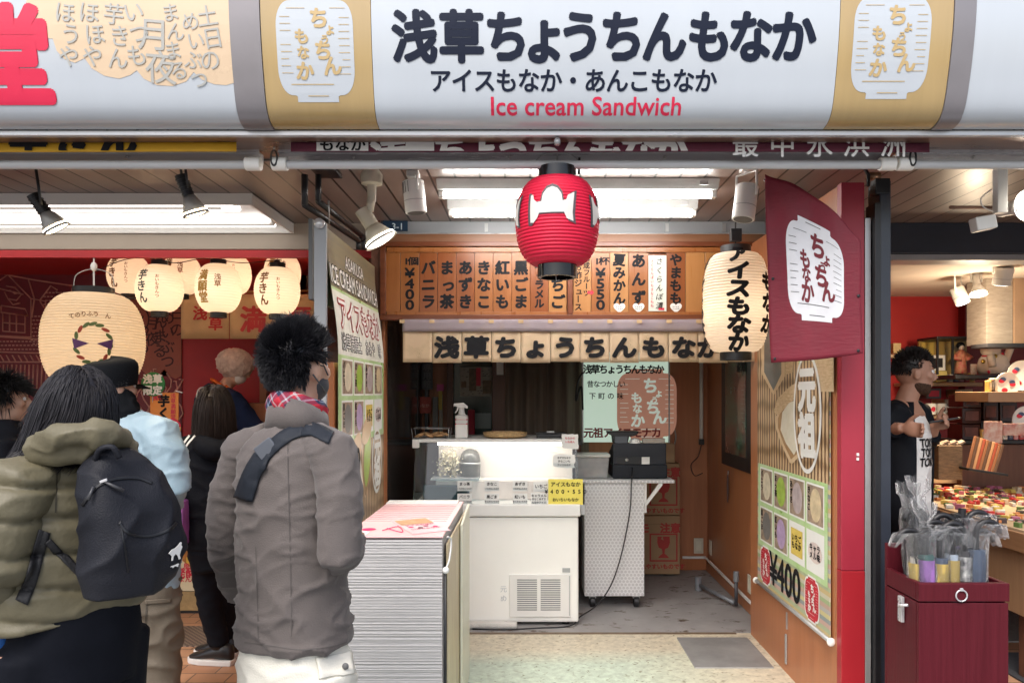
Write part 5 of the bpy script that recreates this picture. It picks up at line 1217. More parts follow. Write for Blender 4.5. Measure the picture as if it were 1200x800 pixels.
def monaka(parent, fn, cx_, cy_, s, rot, icem, l=.001):
 """open wafer with ice cream, as printed on the poster"""
 w = flat_on('wafer_picture', parent, ellp(cx_, cy_, .13 * s, .26 * s, rot, 28, .45), fn, m_shell, l, .05)
 flat_on('rim_line', w, ellp(cx_, cy_ - .005 * s, .118 * s, .243 * s, rot, 28, .42), fn, M('shell_shadow', (.36, .22, .11), .5), l + .0006, .05)
 flat_on('ice_picture', w, ellp(cx_ + .005 * s, cy_ + .01 * s, .098 * s, .20 * s, rot, 28, .35), fn, icem, l + .0012, .05)
 ox, oy = -math.sin(rot) * .20 * s, math.cos(rot) * .20 * s
 flat_on('wafer_lid_picture', w, ellp(cx_ + ox - .05 * s, cy_ + oy, .085 * s, .16 * s, rot - 1.0, 24, .2), fn, m_shell, l + .0018, .05)
 rects = []
 return w
def gansho(parent, fn, cx_, cy_, a, b):
 e = flat_on('white_ring', parent, ellp(cx_, cy_, a, b, 0, 40), fn, m_paperw, .0032, .04)
 flat_on('ring_inside', e, ellp(cx_, cy_, a - .022, b - .022, 0, 40), fn, m_wick, .0038, .04)
 lettering('lettering', e, [('元', cx_, cy_ + b * .40, a * 1.25, False), ('祖', cx_, cy_ - b * .36, a * 1.25, False)], fn, m_paperw, .06, eps=.0046, cut=.05, jit=.06)
def cells(parent, fn, x0, x1, y0, y1):
 g = flat_on('green_panel', parent, [(x0, y0), (x1, y0), (x1, y1), (x0, y1)], fn, m_green, .0008, .1)
 w, h = (x1 - x0), (y1 - y0); cw = w * .20; chh = h * .40
 for r_ in range(2):
  for q in range(4):
   cx_ = x0 + w * (.145 + .237 * q); cy_ = y1 - h * (.25 + .48 * r_)
   def rect(a, b, k=1.): return [(cx_ - a, cy_ - b), (cx_ + a, cy_ - b), (cx_ + a, cy_ + b), (cx_ - a, cy_ + b)]
   i = r_ * 4 + q
   fr = flat_on('cell_frame', g, rect(cw * .54, chh * .53), fn, m_paperw, .0014, 0)
   if i < 6:
    ph = flat_on('cell_photo', g, rect(cw * .48, chh * .48), fn, m_celbg, .002, 0)
    flat_on('ice_picture', g, ellp(cx_ + cw * .04, cy_, cw * .34, chh * .42, 0, 20), fn, m_ice[i], .0026, .05)
    lettering('lettering', g, [(ch, cx_ - cw * .36, cy_ + chh * .34 - k * cw * .2, cw * .19, False) for k, ch in enumerate(['バニラ', 'まっ茶', 'あずき', 'きなこ', '黒ごま', '紅いも'][i])], fn, m_ink, .02, eps=.0034)
   else:
    flat_on('sticker', g, rect(cw * .40, chh * .36) if i == 6 else ellp(cx_, cy_, cw * .42, chh * .26), fn, M('sticker_yellow', (.68, .50, .10), .5) if i == 6 else M('sticker_pink', (.70, .58, .54), .5), .0022, 0)
    lettering('lettering', g, [(ch, cx_ + (k % 3 - 1) * cw * .22, cy_ + chh * (.12 - .2 * (k // 3)), cw * .2, False) for k, ch in enumerate('いちごもなか' if i == 6 else 'キャラメル味')], fn, m_ink, .03, eps=.0034)
 return g
# right poster, on the wood panel: x along -Y (towards the viewer), faces -X
t = thing('long_poster', 'long hanging poster with wicker photo and ¥400 on the right wood panel', 'poster', (1.38, 3.9, .39))
Yf, Yn = 4.46, 3.39; zb_, zt__ = .39, 2.06
fnR = lambda x, y, l: Vector((1.377 - l, Yf - x, y))
wR = Yf - Yn
MB().box(1.378, 1.382, Yn, Yf, zb_, zt__).build('sheet', m_band, t)
MB().tube([(1.375, Yn - .02, zb_ - .004), (1.375, Yf + .02, zb_ - .004)], .011, 10).build('roller', m_alu2, t, True)
for y in (Yn - .022, Yf + .022): MB().ell((1.375, y, zb_ - .004), (.02, .012, .02), None, 14, 8).build('end_knob', m_paperw, t, True)
flat_on('wicker_photo', t, [(0, 1.10), (wR, 1.10), (wR, zt__), (0, zt__)], fnR, m_wick, .0008, .1)
def ppx(q):
 out = []
 for x, y in q:
  a, b = 880 + x / 4.44, 420 + y / 4.44; Y = 1.377 * F / (a - 620); out.append((Yf - Y, CAMH - (b - 460) * Y / F))
 return out
m_lid = M('wafer_lid', (.50, .33, .17), .45, base2=(.72, .54, .34), scale=5, stretch=(1, 5, 22))
m_rim = M('wafer_rim', (.34, .19, .08), .5, base2=(.46, .28, .14), scale=16)
def pic(nm, q, m, l): flat_on(nm, t, ppx(q), fnR, m, l, .05)
pic('wafer_picture', [(58, -260), (58, 80), (118, 192), (178, 92), (178, -260)], m_shell, .001); pic('ice_picture', [(72, -200), (70, 70), (119, 166), (160, 80), (156, -200)], m_ice[4], .0018)
pic('wafer_picture', [(180, -200), (236, -200), (218, 72), (180, 84)], m_lid, .0012)
pic('wafer_picture', [(240, -200), (241, 66), (256, 98), (362, 172), (432, 172), (432, -200)], m_shell, .001); pic('ice_picture', [(250, -160), (250, 60), (264, 84), (345, 138), (335, -160)], m_ice[1], .0018)
pic('wafer_lid_picture', [(338, -200), (330, 30), (352, 120), (400, 160), (430, 120), (430, -200)], m_lid, .0024)
pic('wafer_picture', [(150, 262), (128, 310), (130, 362), (160, 446), (203, 542), (217, 546), (288, 470), (304, 420), (296, 300), (270, 200)], m_shell, .0013)
pic('wafer_rim_picture', [(158, 272), (142, 312), (143, 360), (170, 440), (210, 524), (278, 462), (291, 416), (286, 300), (266, 212)], m_rim, .0018)
pic('ice_picture', [(165, 280), (200, 230), (240, 214), (274, 260), (284, 340), (268, 420), (226, 502), (184, 440), (156, 370)], m_cream_ic, .0024)
pic('wafer_lid_picture', [(126, 290), (123, 268), (140, 208), (200, 150), (268, 104), (300, 114), (306, 150), (272, 190), (200, 232), (166, 272), (150, 290)], m_lid, .003)
gansho(t, fnR, .80, 1.42, .185, .30)
cells(t, fnR, .02, wR - .02, .62, 1.10)
lettering('lettering', t, layout('¥400', .235), shift(fnR, .47, .535), m_ink, .02, eps=.002, squash=(1, 1.05))
m_logored = M('logo_red', (.50, .015, .03), .45)
for cx_ in (.155, .86):
 flat_on('white_edge', t, [(x + cx_, y + .515) for x, y in lantern_poly(.19, .225)], fnR, m_paperw, .0012, .05)
 lantern_emblem(t, lambda x, y, l: fnR(cx_ + x, .515 + y, l), .17, .205, m_logored, m_paperw, None, .002, 'red_lantern_emblem', .05)
for y, z0, z1 in ((4.05, .05, .18), (4.05, .27, .40 - .03)):
 pass
tag(MB().box(1.381, 1.389, 3.98, 4.0, .06, .22).build('door_bolt', m_alu2, None, bevel=.002, loc=(1.385, 3.99, .06)), 'small steel door bolt low on the right wood panel', 'bolt')
tag(MB().box(1.383, 1.389, 3.975, 3.985, .25, .34).build('panel_slot', m_alu2, None, loc=(1.386, 3.98, .25)), 'thin steel slot plate under the poster roller', 'plate')
# left poster: hangs off the wall at the top, faces +X; x runs away from the viewer
t = thing('long_poster', 'long hanging poster lettered ICE CREAM SANDWICH on the left partition', 'poster', (-.88, 3.9, .75))
Y0, Y1 = 3.43, 4.50; wL = Y1 - Y0
def fnL(x, y, l):
 k = max(0., min(1., (y - 1.70) / .55)); k = k * k * (3 - 2 * k)
 return Vector((-.885 - .055 * k + l, Y0 + x, y))
zT, zB = 2.285, .74
MB().grid(lambda u, v: fnL(wL * u, zT + (zB - zT) * v, 0), 4, 40).build('sheet', m_green, t, True)
flat_on('striped_band', t, [(0, 2.02), (wL, 2.02), (wL, zT), (0, zT)], fnL, M('band_olive', (.15, .13, .09), .4, base2=(.26, .22, .12), scale=3, stretch=(.2, .2, 9)), .001, .08)
flat_on('white_field', t, [(0, 1.70), (wL, 1.70), (wL, 2.005), (0, 2.005)], fnL, M('poster_white', (.74, .74, .66), .4), .001, .08)
lettering('lettering', t, layout('ASAKUSA', .095), shift(fnL, .53, 2.185), m_ink, .06, copies=8, eps=.0016, cut=.05)
lettering('lettering', t, layout('ASAKUSA', .095), shift(fnL, .53, 2.185), m_paperw, .012, eps=.0032, cut=.05)
lettering('lettering', t, layout('ICE CREAM SANDWICH', .108), shift(fnL, .535, 2.085), m_ink, .07, copies=8, eps=.0016, cut=.05, squash=(.92, 1.15))
lettering('lettering', t, layout('ICE CREAM SANDWICH', .108), shift(fnL, .535, 2.085), m_paperw, .018, eps=.0034, cut=.05, squash=(.92, 1.15))
lettering('lettering', t, layout('アイスもなか', .172, .92), shift(fnL, .54, 1.905), M('poster_red', (.40, .015, .02), .45), .065, copies=10, eps=.0020, cut=.05)
lettering('lettering', t, layout('アイスもなか', .172, .92), shift(fnL, .54, 1.905), m_paperw, .012, eps=.0040, cut=.05)
lettering('lettering', t, layout('浅草満願土産おみやげ味', .088, .95), shift(fnL, .53, 1.765), m_ink, .055, copies=8, eps=.0020, cut=.05)
lettering('lettering', t, layout('浅草満願土産おみやげ味', .088, .95), shift(fnL, .53, 1.765), m_paperw, .0, eps=.0036, cut=.05)
cells(t, fnL, .02, wL - .02, 1.28, 1.70)
flat_on('wicker_photo', t, [(0, zB), (wL, zB), (wL, 1.27), (0, 1.27)], fnL, m_wick, .001, .1)
monaka(t, fnL, .40, .98, 1.05, .1, m_cream_ic)
monaka(t, fnL, .60, 1.16, .8, -.2, m_ice[1], .0014)
lettering('lettering', t, layout('¥400', .21), shift(fnL, .22, 1.17), m_ink, .02, eps=.004, cut=.05)
gansho(t, fnL, .86, 1.13, .135, .19)
# ================================================================== SWEET SHOP (left)
t = thing('shop_counter', 'long tan counter of the sweet shop behind the queue', 'counter', (-3, 5.3, 0))
MB().box(-7, -1.05, 5.10, 5.60, .02, .98).build('cabinet', M('counter_tan', (.42, .29, .14), .5, var=.15, scale=6), t, bevel=.004)
MB().box(-7, -1.05, 5.085, 5.099, .025, .155).build('base_board', M('base_tan', (.40, .27, .12), .45, var=.2, scale=30), t)
MB().box(-7, -1.04, 5.05, 5.62, .985, 1.03).build('worktop', mat_wood('top_wood', (.33, .17, .07), (.42, .23, .10), .35, 'X'), t, bevel=.005)
MB().box(-7, -1.05, 5.092, 5.10, .0, .019).build('kick_strip', m_black, t)
t = thing('counter_poster', 'cream poster with bread picture on the front of the sweet shop counter', 'poster', (-2.3, 5.08, .16))
px0, px1 = X_(196, 5.07), X_(266, 5.07)
MB().box(px0, px1, 5.075, 5.083, .162, .80).build('sheet', M('cream_poster', (.72, .60, .36), .5, base2=(.76, .67, .48), scale=3), t)
fnP = lambda x, y, l: Vector((X_(x, 5.07), 5.075 - l, Z_(y, 5.07)))
flat_on('bread_picture', t, [(205, 630), (214, 628), (226, 640), (238, 648), (240, 658), (222, 664), (208, 652)], fnP, M('bread_brown', (.42, .16, .03), .5, var=.4, scale=18), .001, 0)
flat_on('butter_picture', t, [(218, 653), (226, 649), (232, 653), (231, 660), (223, 662), (218, 659)], fnP, M('butter', (.75, .48, .06), .4), .002, 0)
lettering('lettering', t, layout('発酵バター', .075, .98), shift(plane_fn((0, 5.075, 0), *FRONT), X_(236, 5.07), Z_(671, 5.07)), m_inkred, .03)
lettering('lettering', t, layout('風味', .045, .98), shift(plane_fn((0, 5.075, 0), *FRONT), X_(222, 5.07), Z_(663, 5.07)), m_inkred, .02)
lettering('lettering', t, layout('いもまん', .05, .98), shift(plane_fn((0, 5.075, 0), *FRONT), X_(208, 5.07), Z_(678, 5.07)), m_inkred, .02)
# mural
YW = 6.29
t = thing('wall_mural', 'dark red mural with pink line drawings of old houses on the sweet shop wall', 'mural', (-3.7, YW, 1.2))
MB().box(-6.2, X_(213, YW), YW - .004, YW + .008, .4, Z_(318, YW)).build('panel', M('mural_red', (.17, .012, .018), .6, var=.1), t)
m_line = M('mural_line', (.60, .28, .22), .6)
fnW = lambda x, y, l: Vector((X_(x, YW), YW - .006 - l, Z_(y, YW)))
def stroke(pts, w=.0055): return [fnW(a, b, .0) for a, b in pts], w
LN = [[(-40, 306), (-2, 320), (40, 328), (86, 335)], [(-2, 330), (10, 322), (37, 350), (37, 395), (-8, 393)], [(0, 338), (28, 345)], [(34, 328), (41, 350), (38, 372)], [(47, 352), (60, 335), (68, 340)], [(47, 352), (52, 360)], [(86, 335), (84, 345)], [(2, 358), (30, 362), (34, 370), (2, 366), (2, 358)], [(4, 367), (4, 388), (30, 390), (30, 370)], [(12, 368), (12, 388)], [(20, 369), (20, 389)], [(4, 378), (30, 380)], [(-10, 394), (58, 398)], [(-10, 412), (60, 414)], [(0, 424), (62, 424)],
      [(8, 335), (18, 337), (26, 345), (20, 352), (10, 350), (6, 342)], [(12, 340), (18, 344), (24, 343)], [(10, 350), (16, 357), (24, 355)], [(66, 342), (84, 349)], [(58, 398), (66, 430), (70, 470)], [(37, 350), (54, 353), (58, 398)]]
for x in range(-6, 66, 7): LN.append([(x, 416), (x + 4, 423)])
for x in range(0, 60, 5): LN.append([(x, 427), (x - 1, 455)])
rnd = random.Random(12)
for k in range(9):
 x, y = 158 + 6.5 * k, 440 + rnd.uniform(-8, 10); q = [(x, y)]
 for j in range(9): q.append((x + 5 * math.sin(j * 1.3 + k), y + 8 * j))
 LN.append(q)
mb = MB()
for q in LN:
 pts, w = stroke(q); mb.tube(pts, w * 1.15, 6)
mb.build('line_drawing', m_line, t, True)
mb = MB()
for r_ in range(14):
 for c_ in range(13):
  x, y = 38 + c_ * 4.2 + (r_ % 2) * 2.1, 343 + r_ * 4.6
  if (x < 52 and y < 368) or x > 88: continue
  a = fnW(x, y, 0); mb.box(a.x - .010, a.x + .010, YW - .0065, YW - .0045, a.z - .005, a.z + .005)
for r_ in range(3):
 for c_ in range(16):
  x, y = -8 + c_ * 4.4 + (r_ % 2) * 2.2, 400 + r_ * 4.6; a = fnW(x, y, 0); mb.box(a.x - .010, a.x + .010, YW - .0065, YW - .0045, a.z - .005, a.z + .005)
mb.build('brick_drawing', m_line, t)
flat_on('cloud_drawing', t, [(150, 330), (213, 330), (213, 440), (206, 444), (199, 440), (193, 432), (186, 441), (176, 442), (168, 435), (160, 428), (152, 420), (148, 400)], fnW, M('mural_cloud', (.34, .085, .05), .6), .001, 0)
runs = []
for x, y0, s in ((208, 348, '土日の'), (197, 372, 'めいぶつ'), (188, 360, 'まんまる'), (179, 378, '月夜'), (168, 368, 'いつも'), (158, 372, '芋きん')):
 pit = 19 if len(s) < 4 else 17
 for i, ch in enumerate(s): runs.append((ch, X_(x, YW), Z_(y0 + pit * i, YW), .125, False))
lettering('lettering', t, runs, plane_fn((0, YW - .0075, 0), *FRONT), M('mural_ink', (.05, .008, .008), .6), .01, jit=.12)
# noren with red characters
YQ = 5.75
t = thing('sweet_shop_noren', 'tan cloth noren with red characters over the sweet shop serving window', 'curtain', (-2.2, YQ, 1.95))
MB().tube([(X_(205, YQ), YQ, Z_(343, YQ)), (X_(372, YQ), YQ, Z_(341, YQ))], .010, 10).build('curtain_rod', m_plaque, t, True)
m_tan = M('tan_cloth', (.52, .36, .20), .75, var=.06, scale=8, bump=.1, bscale=300)
for a, b, ch in ((213, 269, ''), (270, 326, '満'), (327, 372, '願')):
 xa, xb = X_(a, YQ), X_(b, YQ)
 pn = MB().grid(lambda u, v: (xa + (xb - xa) * u, YQ - .012 + .006 * math.sin(u * 7), Z_(345, YQ) - v * (52 * YQ / F)), 10, 4).build('panel', m_tan, t, True, solid=.002)
 rr = [('浅', X_(236, YQ), Z_(367, YQ), .115, False), ('草', X_(254, YQ), Z_(379, YQ), .115, False)] if not ch else [(ch, X_((a + b) / 2, YQ), Z_(374, YQ), .21, False)]
 lettering('lettering', pn, rr, plane_fn((0, YQ - .020, 0), *FRONT), M('noren_red', (.42, .02, .025), .6), .035, shear=.05)
# serving window pieces
o = MB().box(X_(304, 6.2), X_(312, 6.2), 6.2, 6.29, .2, 2.5).build('window_post', m_brown, bevel=.003); o['kind'] = 'structure'
o = MB().box(X_(290, 6.1), -1.05, 5.95, 6.29, .22, Z_(472, 6.1)).build('rear_cabinet', m_brown, bevel=.004, loc=(-1.6, 6.1, .22)); tag(o, 'low brown wood cabinet behind the sweet shop staff', 'cabinet')
o = MB().box(X_(166, 5.4), X_(222, 5.4), 5.62, 5.9, .22, Z_(514, 5.7)).build('display_case', m_brown, bevel=.004, loc=(-2.7, 5.7, .22)); tag(o, 'brown wood display case beneath the orange menu card', 'display case')
# lanterns
m_lp = mat_paper('warm_lantern_paper', (.80, .70, .58), .5)
m_lb = M('lantern_brown_ink', (.20, .075, .02), .6); m_lg = M('lantern_gold_ink', (.40, .22, .03), .6)
LW = (1, .82, .62)
def small_lantern(px, py, w, h, Y, words, ink, lab, power, grp):
 c = P(px, py, Y); r = w / 2 * Y / F; hh_ = h * Y / F
 t, fn, hb, sh = lantern('paper_lantern', lab, c, r, hh_, m_lp, m_black, 18, .0024, power * .25, LW, grp, 2.0, .34, .034)
 lettering('lettering', t, layout(words, r * .50, .98, True), shift(fn, -.32 * r, .0), ink, .035, cut=.02, shear=.05)
 lettering('lettering', t, layout('おいもきんつ' if words == '芋きん' else '浅草', r * (.17 if words == '芋きん' else .3), 1.0, True), shift(fn, .36 * r, .25 * r if words != '芋きん' else 0), m_lb, .02, cut=.02)
 MB().ell(c + Vector((0, 0, hh_ / 2 + .012)), (.022, .022, .018), None, 12, 8).build('socket', m_black, t, True)
 MB().tube([c + Vector((0, 0, hh_ / 2 + .02)), Vector((c.x, c.y, 2.52))], .003, 6).build('cord', m_black, t)
 return t
g1, g2 = 'front row of small lanterns in the sweet shop', 'back row of small lanterns in the sweet shop'
small_lantern(187, 338, 53, 64, 4.95, '芋きん', M('lantern_dark_ink', (.03, .05, .055), .6), 'round glowing lantern lettered 芋きん in dark ink, nearest the big lantern', 3.2, g1)
small_lantern(256, 338, 52, 66, 4.95, '満願堂', m_lg, 'round glowing lantern lettered 満願堂 in gold, middle of the front row', 3.2, g1)
small_lantern(325, 341, 52, 64, 4.95, '芋きん', m_lb, 'round glowing lantern lettered 芋きん in brown above the man in grey', 3.2, g1)
small_lantern(151, 322, 47, 54, 5.45, '芋きん', m_lb, 'back row lantern lettered 芋きん directly above the big lantern', 2.4, g2)
small_lantern(213, 322, 44, 54, 5.45, '満願堂', m_lb, 'back row lantern lettered 満願堂 between the two front lanterns', 2.4, g2)
small_lantern(274, 322, 40, 54, 5.45, '芋きん', m_lg, 'back row lantern with gold letters half hidden by the front 満願堂 lantern', 2.4, g2)
small_lantern(331, 320, 42, 54, 5.45, '満願堂', m_lg, 'back row lantern with gold letters at the right end, by the partition', 2.4, g2)
c = P(110, 400, 4.75)
m_lp2 = mat_paper('big_lantern_paper', (.78, .66, .50), .5)
t, fn, hb, sh = lantern('big_lantern', 'large wide cream lantern with a leaf wreath drawing above the queue', c, 54.5 * 4.75 / F, .68, m_lp2, m_black, 34, .0042, 1.7, (1, .82, .62), None, 2.15, .40, .045)
rnd = random.Random(3); R_ = 54.5 * 4.75 / F
m_leaf = M('leaf_ink', (.12, .17, .05), .6); m_purple = M('purple_ink', (.13, .04, .15), .6); m_berry = M('berry_ink', (.42, .06, .03), .6)
wx, wz = .17 * R_ / .33, -.03
for k in range(16):
 a = 2 * math.pi * k / 16; x, z = wx + .095 * math.cos(a), wz + .12 * math.sin(a)
 flat_on('leaf_drawing', t, ellp(x, z, .011, .025, a + .4, 12), fn, [m_leaf, m_leaf, m_berry, m_leaf][k % 4] if abs(math.cos(a)) > -.1 else m_leaf, .001, 0)
for s in (-1, 1): flat_on('ribbon_drawing', t, [(wx + s * .02, wz), (wx + s * .11, wz + .03), (wx + s * .10, wz - .035)], fn, m_purple, .0015, .02)
lettering('lettering', t, [(ch, wx - .12 + .034 * k, wz + .165 + .018 * math.sin(math.pi * k / 7), .036, False) for k, ch in enumerate('てのりふうせん')], fn, m_lb, .02, jit=.25)
MB().tube([c + Vector((0, 0, .35)), c + Vector((0, 0, .50)), Vector((c.x, c.y, 2.55))], .005, 6).build('cord', m_paperw, t)
MB().tube(smooth_pts([c + Vector((-.13, 0, .35)), c + Vector((-.11, 0, .43)), c + Vector((0, 0, .465)), c + Vector((.11, 0, .43)), c + Vector((.13, 0, .35))]), .003, 6).build('bail_wire', m_alu2, t, True)
MB().ell(c + Vector((0, 0, .48)), (.02, .02, .03), None, 12, 8).build('socket', m_paperw, t, True)
tag(MB().tube(smooth_pts([P(105, 322, 5.1), P(140, 306, 5.2), P(170, 302, 5.2), P(205, 308, 5.2), P(240, 303, 5.2), P(285, 308, 5.2), P(330, 304, 5.2)]), .003, 6).build('lamp_cable', m_black, None, True, loc=P(105, 322, 5.1)), 'thin black cable strung between the sweet shop lanterns', 'cable')
# menu card on a stand with round green sign
YK = 5.02
t = thing('menu_card', 'orange menu card lettered 芋くり on the sweet shop counter', 'menu card', P(193, 510, YK))
MB().box(X_(176, YK), X_(209, YK), YK, YK + .006, 1.045, Z_(460, YK)).build('card', M('card_orange', (.72, .24, .035), .5, var=.12, scale=5), t)
lettering('lettering', t, layout('芋くり', .082, 1.02, True), plane_fn(P(192, 484, YK), *FRONT), m_ink, .05, copies=8)
lettering('lettering', t, layout('浅草満願堂限定', .036, 1.0, True), plane_fn(P(203, 482, YK), *FRONT), m_inkred, .02)
lettering('lettering', t, layout('浅草', .034, 1.0), plane_fn(P(185, 466, YK), *FRONT), m_inkred, .05)
MB().tube([P(206, 458, YK), P(214, 460, YK)], .004, 6).build('clip', m_alu, t)
MB().box(X_(177, YK), X_(208, YK), YK + .008, YK + .06, 1.031, 1.044).build('stand_foot', m_alu2, t)
t = thing('round_sign', 'round green sign lettered 浅草限定 over the orange menu card', 'sign', P(179, 462, YK))
MB().lathe(P(179, 450, YK - .01), [(.001, 0), (.080, 0), (.082, .006), (.001, .008)], 36, 'Y').build('disc', M('sign_green', (.015, .20, .05), .4), t, True, auto=30)
for s, y in (('浅草', 444), ('限定', 457)): lettering('lettering', t, layout(s, .066, 1.0), plane_fn(P(179, y, YK - .011), *FRONT), m_paperw, .05)
MB().tube([P(179, 463, YK), P(179, 508, YK + .02)], .004, 6).build('stem', m_alu, t)
t = thing('price_disc', 'small red and yellow round price sign in front of the menu card', 'sign', P(202, 520, 4.98))
MB().lathe(P(202, 502, 4.98), [(.001, 0), (.055, 0), (.056, .005), (.001, .006)], 28, 'Y').build('disc', M('disc_yellow', (.70, .46, .12), .5), t, True, auto=30)
MB().prism([(.058 * math.cos(a), .058 * math.sin(a)) for a in [math.pi * k / 16 for k in range(17)]], P(202, 500, 4.975), *FRONT, .003).build('red_half', m_inkred, t)
lettering('lettering', t, layout('いもきん', .024, 1.0), plane_fn(P(202, 497, 4.971), *FRONT), m_paperw, .03)
MB().tube([P(202, 510, 4.985), P(202, 514, 4.99), Vector((X_(202, 4.99), 5.06, 1.032))], .004, 6).build('stem', m_alu, t)

# ================================================================== SOUVENIR SHOP (right)
t = thing('ceiling_screen', 'beige textured panel hanging from the souvenir shop ceiling', 'panel', (3.5, 5.55, 1.88))
MB().box(X_(1156, 5.5), X_(1187, 5.5), 5.5, 5.75, Z_(403, 5.5), 2.369).build('front_face', M('weave_beige', (.40, .34, .28), .7, var=.2, scale=12, stretch=(1, 1, 5)), t, bevel=.003)
MB().box(X_(1187.5, 5.5), X_(1200, 5.5), 5.49, 5.76, Z_(403, 5.5), 2.369).build('edge_strip', M('panel_tan', (.42, .27, .17), .6), t, bevel=.003)
can_light('shop_spotlight', 'small white ceiling spotlight, with added light, in the souvenir shop', P(1121, 338, 5.4), (.25, -.3, -1), .05, .12, m_white, m_bulbw, True, 34, WARM)  # lit lamp added in this fixture to brighten the goods
t = can_light('shop_spotlight', 'white ceiling spotlight with a bright warm bulb in the souvenir shop', P(1143, 322, 5.3), (.0, -.25, -1), .06, .16, m_white, m_bulb, True, 50, WARM, cone=True)
point('fill_lamp', t, P(1143, 385, 5.2), 9, (1, .80, .56), .05)  # added fill light below the bulb, brightens the red wall
can_light('shop_spotlight', 'added white can spotlight beside the beige hanging panel', P(1177, 313, 5.0), (.0, .3, -1), .058, .12, m_white, m_bulbw, True, 24, WARM, vents=False)  # extra spotlight put in to light the shop goods
m_woodlt = mat_wood('pale_wood', (.50, .33, .19), (.58, .40, .25), .5, 'X')
def shelf(px0, px1, py, Y0, Y1, lab, m=None, th=.03):
 o = MB().box(X_(px0, Y0), X_(px1, Y0), Y0, Y1, Z_(py, Y0) - th, Z_(py, Y0)).build('wall_shelf', m or m_woodlt, bevel=.003, loc=(X_((px0 + px1) / 2, Y0), Y0, Z_(py, Y0) - th)); return tag(o, lab, 'shelf')
shelf(1030, 1060, 415, 6.2, 6.54, 'short pale shelf left of the man in the souvenir shop')
shelf(1078, 1152, 448, 6.1, 6.54, 'pale wood shelf under the yellow box in the souvenir shop')
shelf(1078, 1130, 486, 6.05, 6.54, 'lower pale wood shelf carrying the white mugs')
shelf(1120, 1210, 439, 5.7, 6.2, 'black shelf carrying the doll case and the white cat', m_black)
shelf(1157, 1240, 402, 5.3, 5.5, 'black shelf below the beige hanging panel', m_black)
shelf(1158, 1240, 459, 5.1, 5.5, 'wooden shelf with white plates at the right edge', M('shelf_mid', (.32, .19, .11), .5), .07)
def bx(name, lab, cat, px0, px1, py0, py1, Y, dep, m, grp=None, label_m=None):
 x0, x1, z0, z1 = X_(px0, Y), X_(px1, Y), Z_(py1, Y), Z_(py0, Y)
 t = thing(name, lab, cat, ((x0 + x1) / 2, Y + dep / 2, z0), grp)
 MB().box(x0, x1, Y, Y + dep, z0, z1).build('carton', m, t, bevel=.003)
 if label_m: MB().box(x0 + (x1 - x0) * .15, x0 + (x1 - x0) * .85, Y - .003, Y - .0005, z0 + (z1 - z0) * .2, z0 + (z1 - z0) * .8).build('printed_face', label_m, t)
 return t
def swirl(name, c1, c2, sc=25): return M(name, c1, .5, base2=c2, scale=sc)
bx('gift_box', 'white and black souvenir box above the yellow box', 'box', 1085, 1108, 416, 434, 6.15, .15, m_paperw, 'souvenir boxes on the shelves', m_black)
bx('gift_box', 'plain yellow box on the pale shelf beside the man', 'box', 1086, 1110, 434.3, 447.5, 6.12, .2, M('box_yellow', (.60, .48, .16), .5), 'souvenir boxes on the shelves')
bx('gift_box', 'dark souvenir box with a red dot under the pale shelf', 'box', 1086, 1103, 455, 467, 6.3, .15, m_dkgrey, 'souvenir boxes on the shelves', m_inkred)
bx('gift_box', 'brown box with a round picture beside the white mugs', 'box', 1107, 1126, 468, 485.5, 6.1, .2, M('box_tan', (.36, .24, .14), .5), 'souvenir boxes on the shelves', swirl('dot_face', (.5, .42, .32), (.10, .06, .05), 14))
bx('gift_box', 'flat brown box lying on the mug shelf behind', 'box', 1120, 1140, 456, 466, 6.3, .15, M('box_tan'), 'souvenir boxes on the shelves')
bx('gift_box', 'tan gift box on the short shelf left of the man', 'box', 1047, 1056, 402, 414, 6.25, .1, swirl('gold_box', (.5, .34, .14), (.66, .5, .25)), 'souvenir boxes on the shelves')
def mug(px, py, Y, lab, m):
 c = P(px, py, Y); t = thing('mug', lab, 'mug', c, 'mugs on the lower shelf')
 MB().lathe(c, [(.001, .002), (.036, .002), (.038, .09), (.034, .09), (.032, .012), (.001, .010)], 24).build('cup', m_paperw, t, True, auto=40)
 MB().tube([c + Vector((.036, 0, .07)), c + Vector((.06, 0, .06)), c + Vector((.06, 0, .03)), c + Vector((.036, 0, .02))], .006, 8).build('handle', m_paperw, t, True)
 flat_on('print', t, ellp(0, .045, .018, .02), lambda x, y, l: c + Vector((.038 * math.sin(x / .038), -.038 * math.cos(x / .038) - l - .0008, y)), m, .0005, .01)
mug(1091, 485.5, 6.05, 'white mug with a red dot, closest to the man', m_inkred); mug(1103, 485.5, 6.05, 'white mug with a black print next to the brown box', m_ink)
# doll case
t = thing('doll_case', 'black framed glass case holding a doll in a red kimono', 'display case', P(1130, 439, 6.0))
x0, x1, z0, z1 = X_(1098, 6.0), X_(1157, 6.0), Z_(438.5, 6.0), Z_(397, 6.0)
for x in (x0, (x0 * .7 + x1 * .3), x1 - .015): MB().box(x, x + .015, 6.0, 6.015, z0, z1).build('frame_bar', m_black, t)
MB().box(x0 - .005, x1 + .005, 5.99, 6.30, z1 + .001, z1 + .02).build('top_board', m_black, t, bevel=.003)
MB().box(x0, x1, 6.28, 6.30, z0, z1).build('back_board', M('gold_back', (.34, .22, .06), .4), t)
MB().box(x0 + .016, x0 * .7 + x1 * .3 - .002, 6.27, 6.278, z0 + .02, z1 - .01).build('gold_panel', M('gold_leaf', (.55, .38, .08), .35), t)
d = thing('kimono_doll', 'small doll with black hair in a red kimono inside the case', 'doll', P(1126, 438, 6.12))
c = P(1126, 438, 6.12)
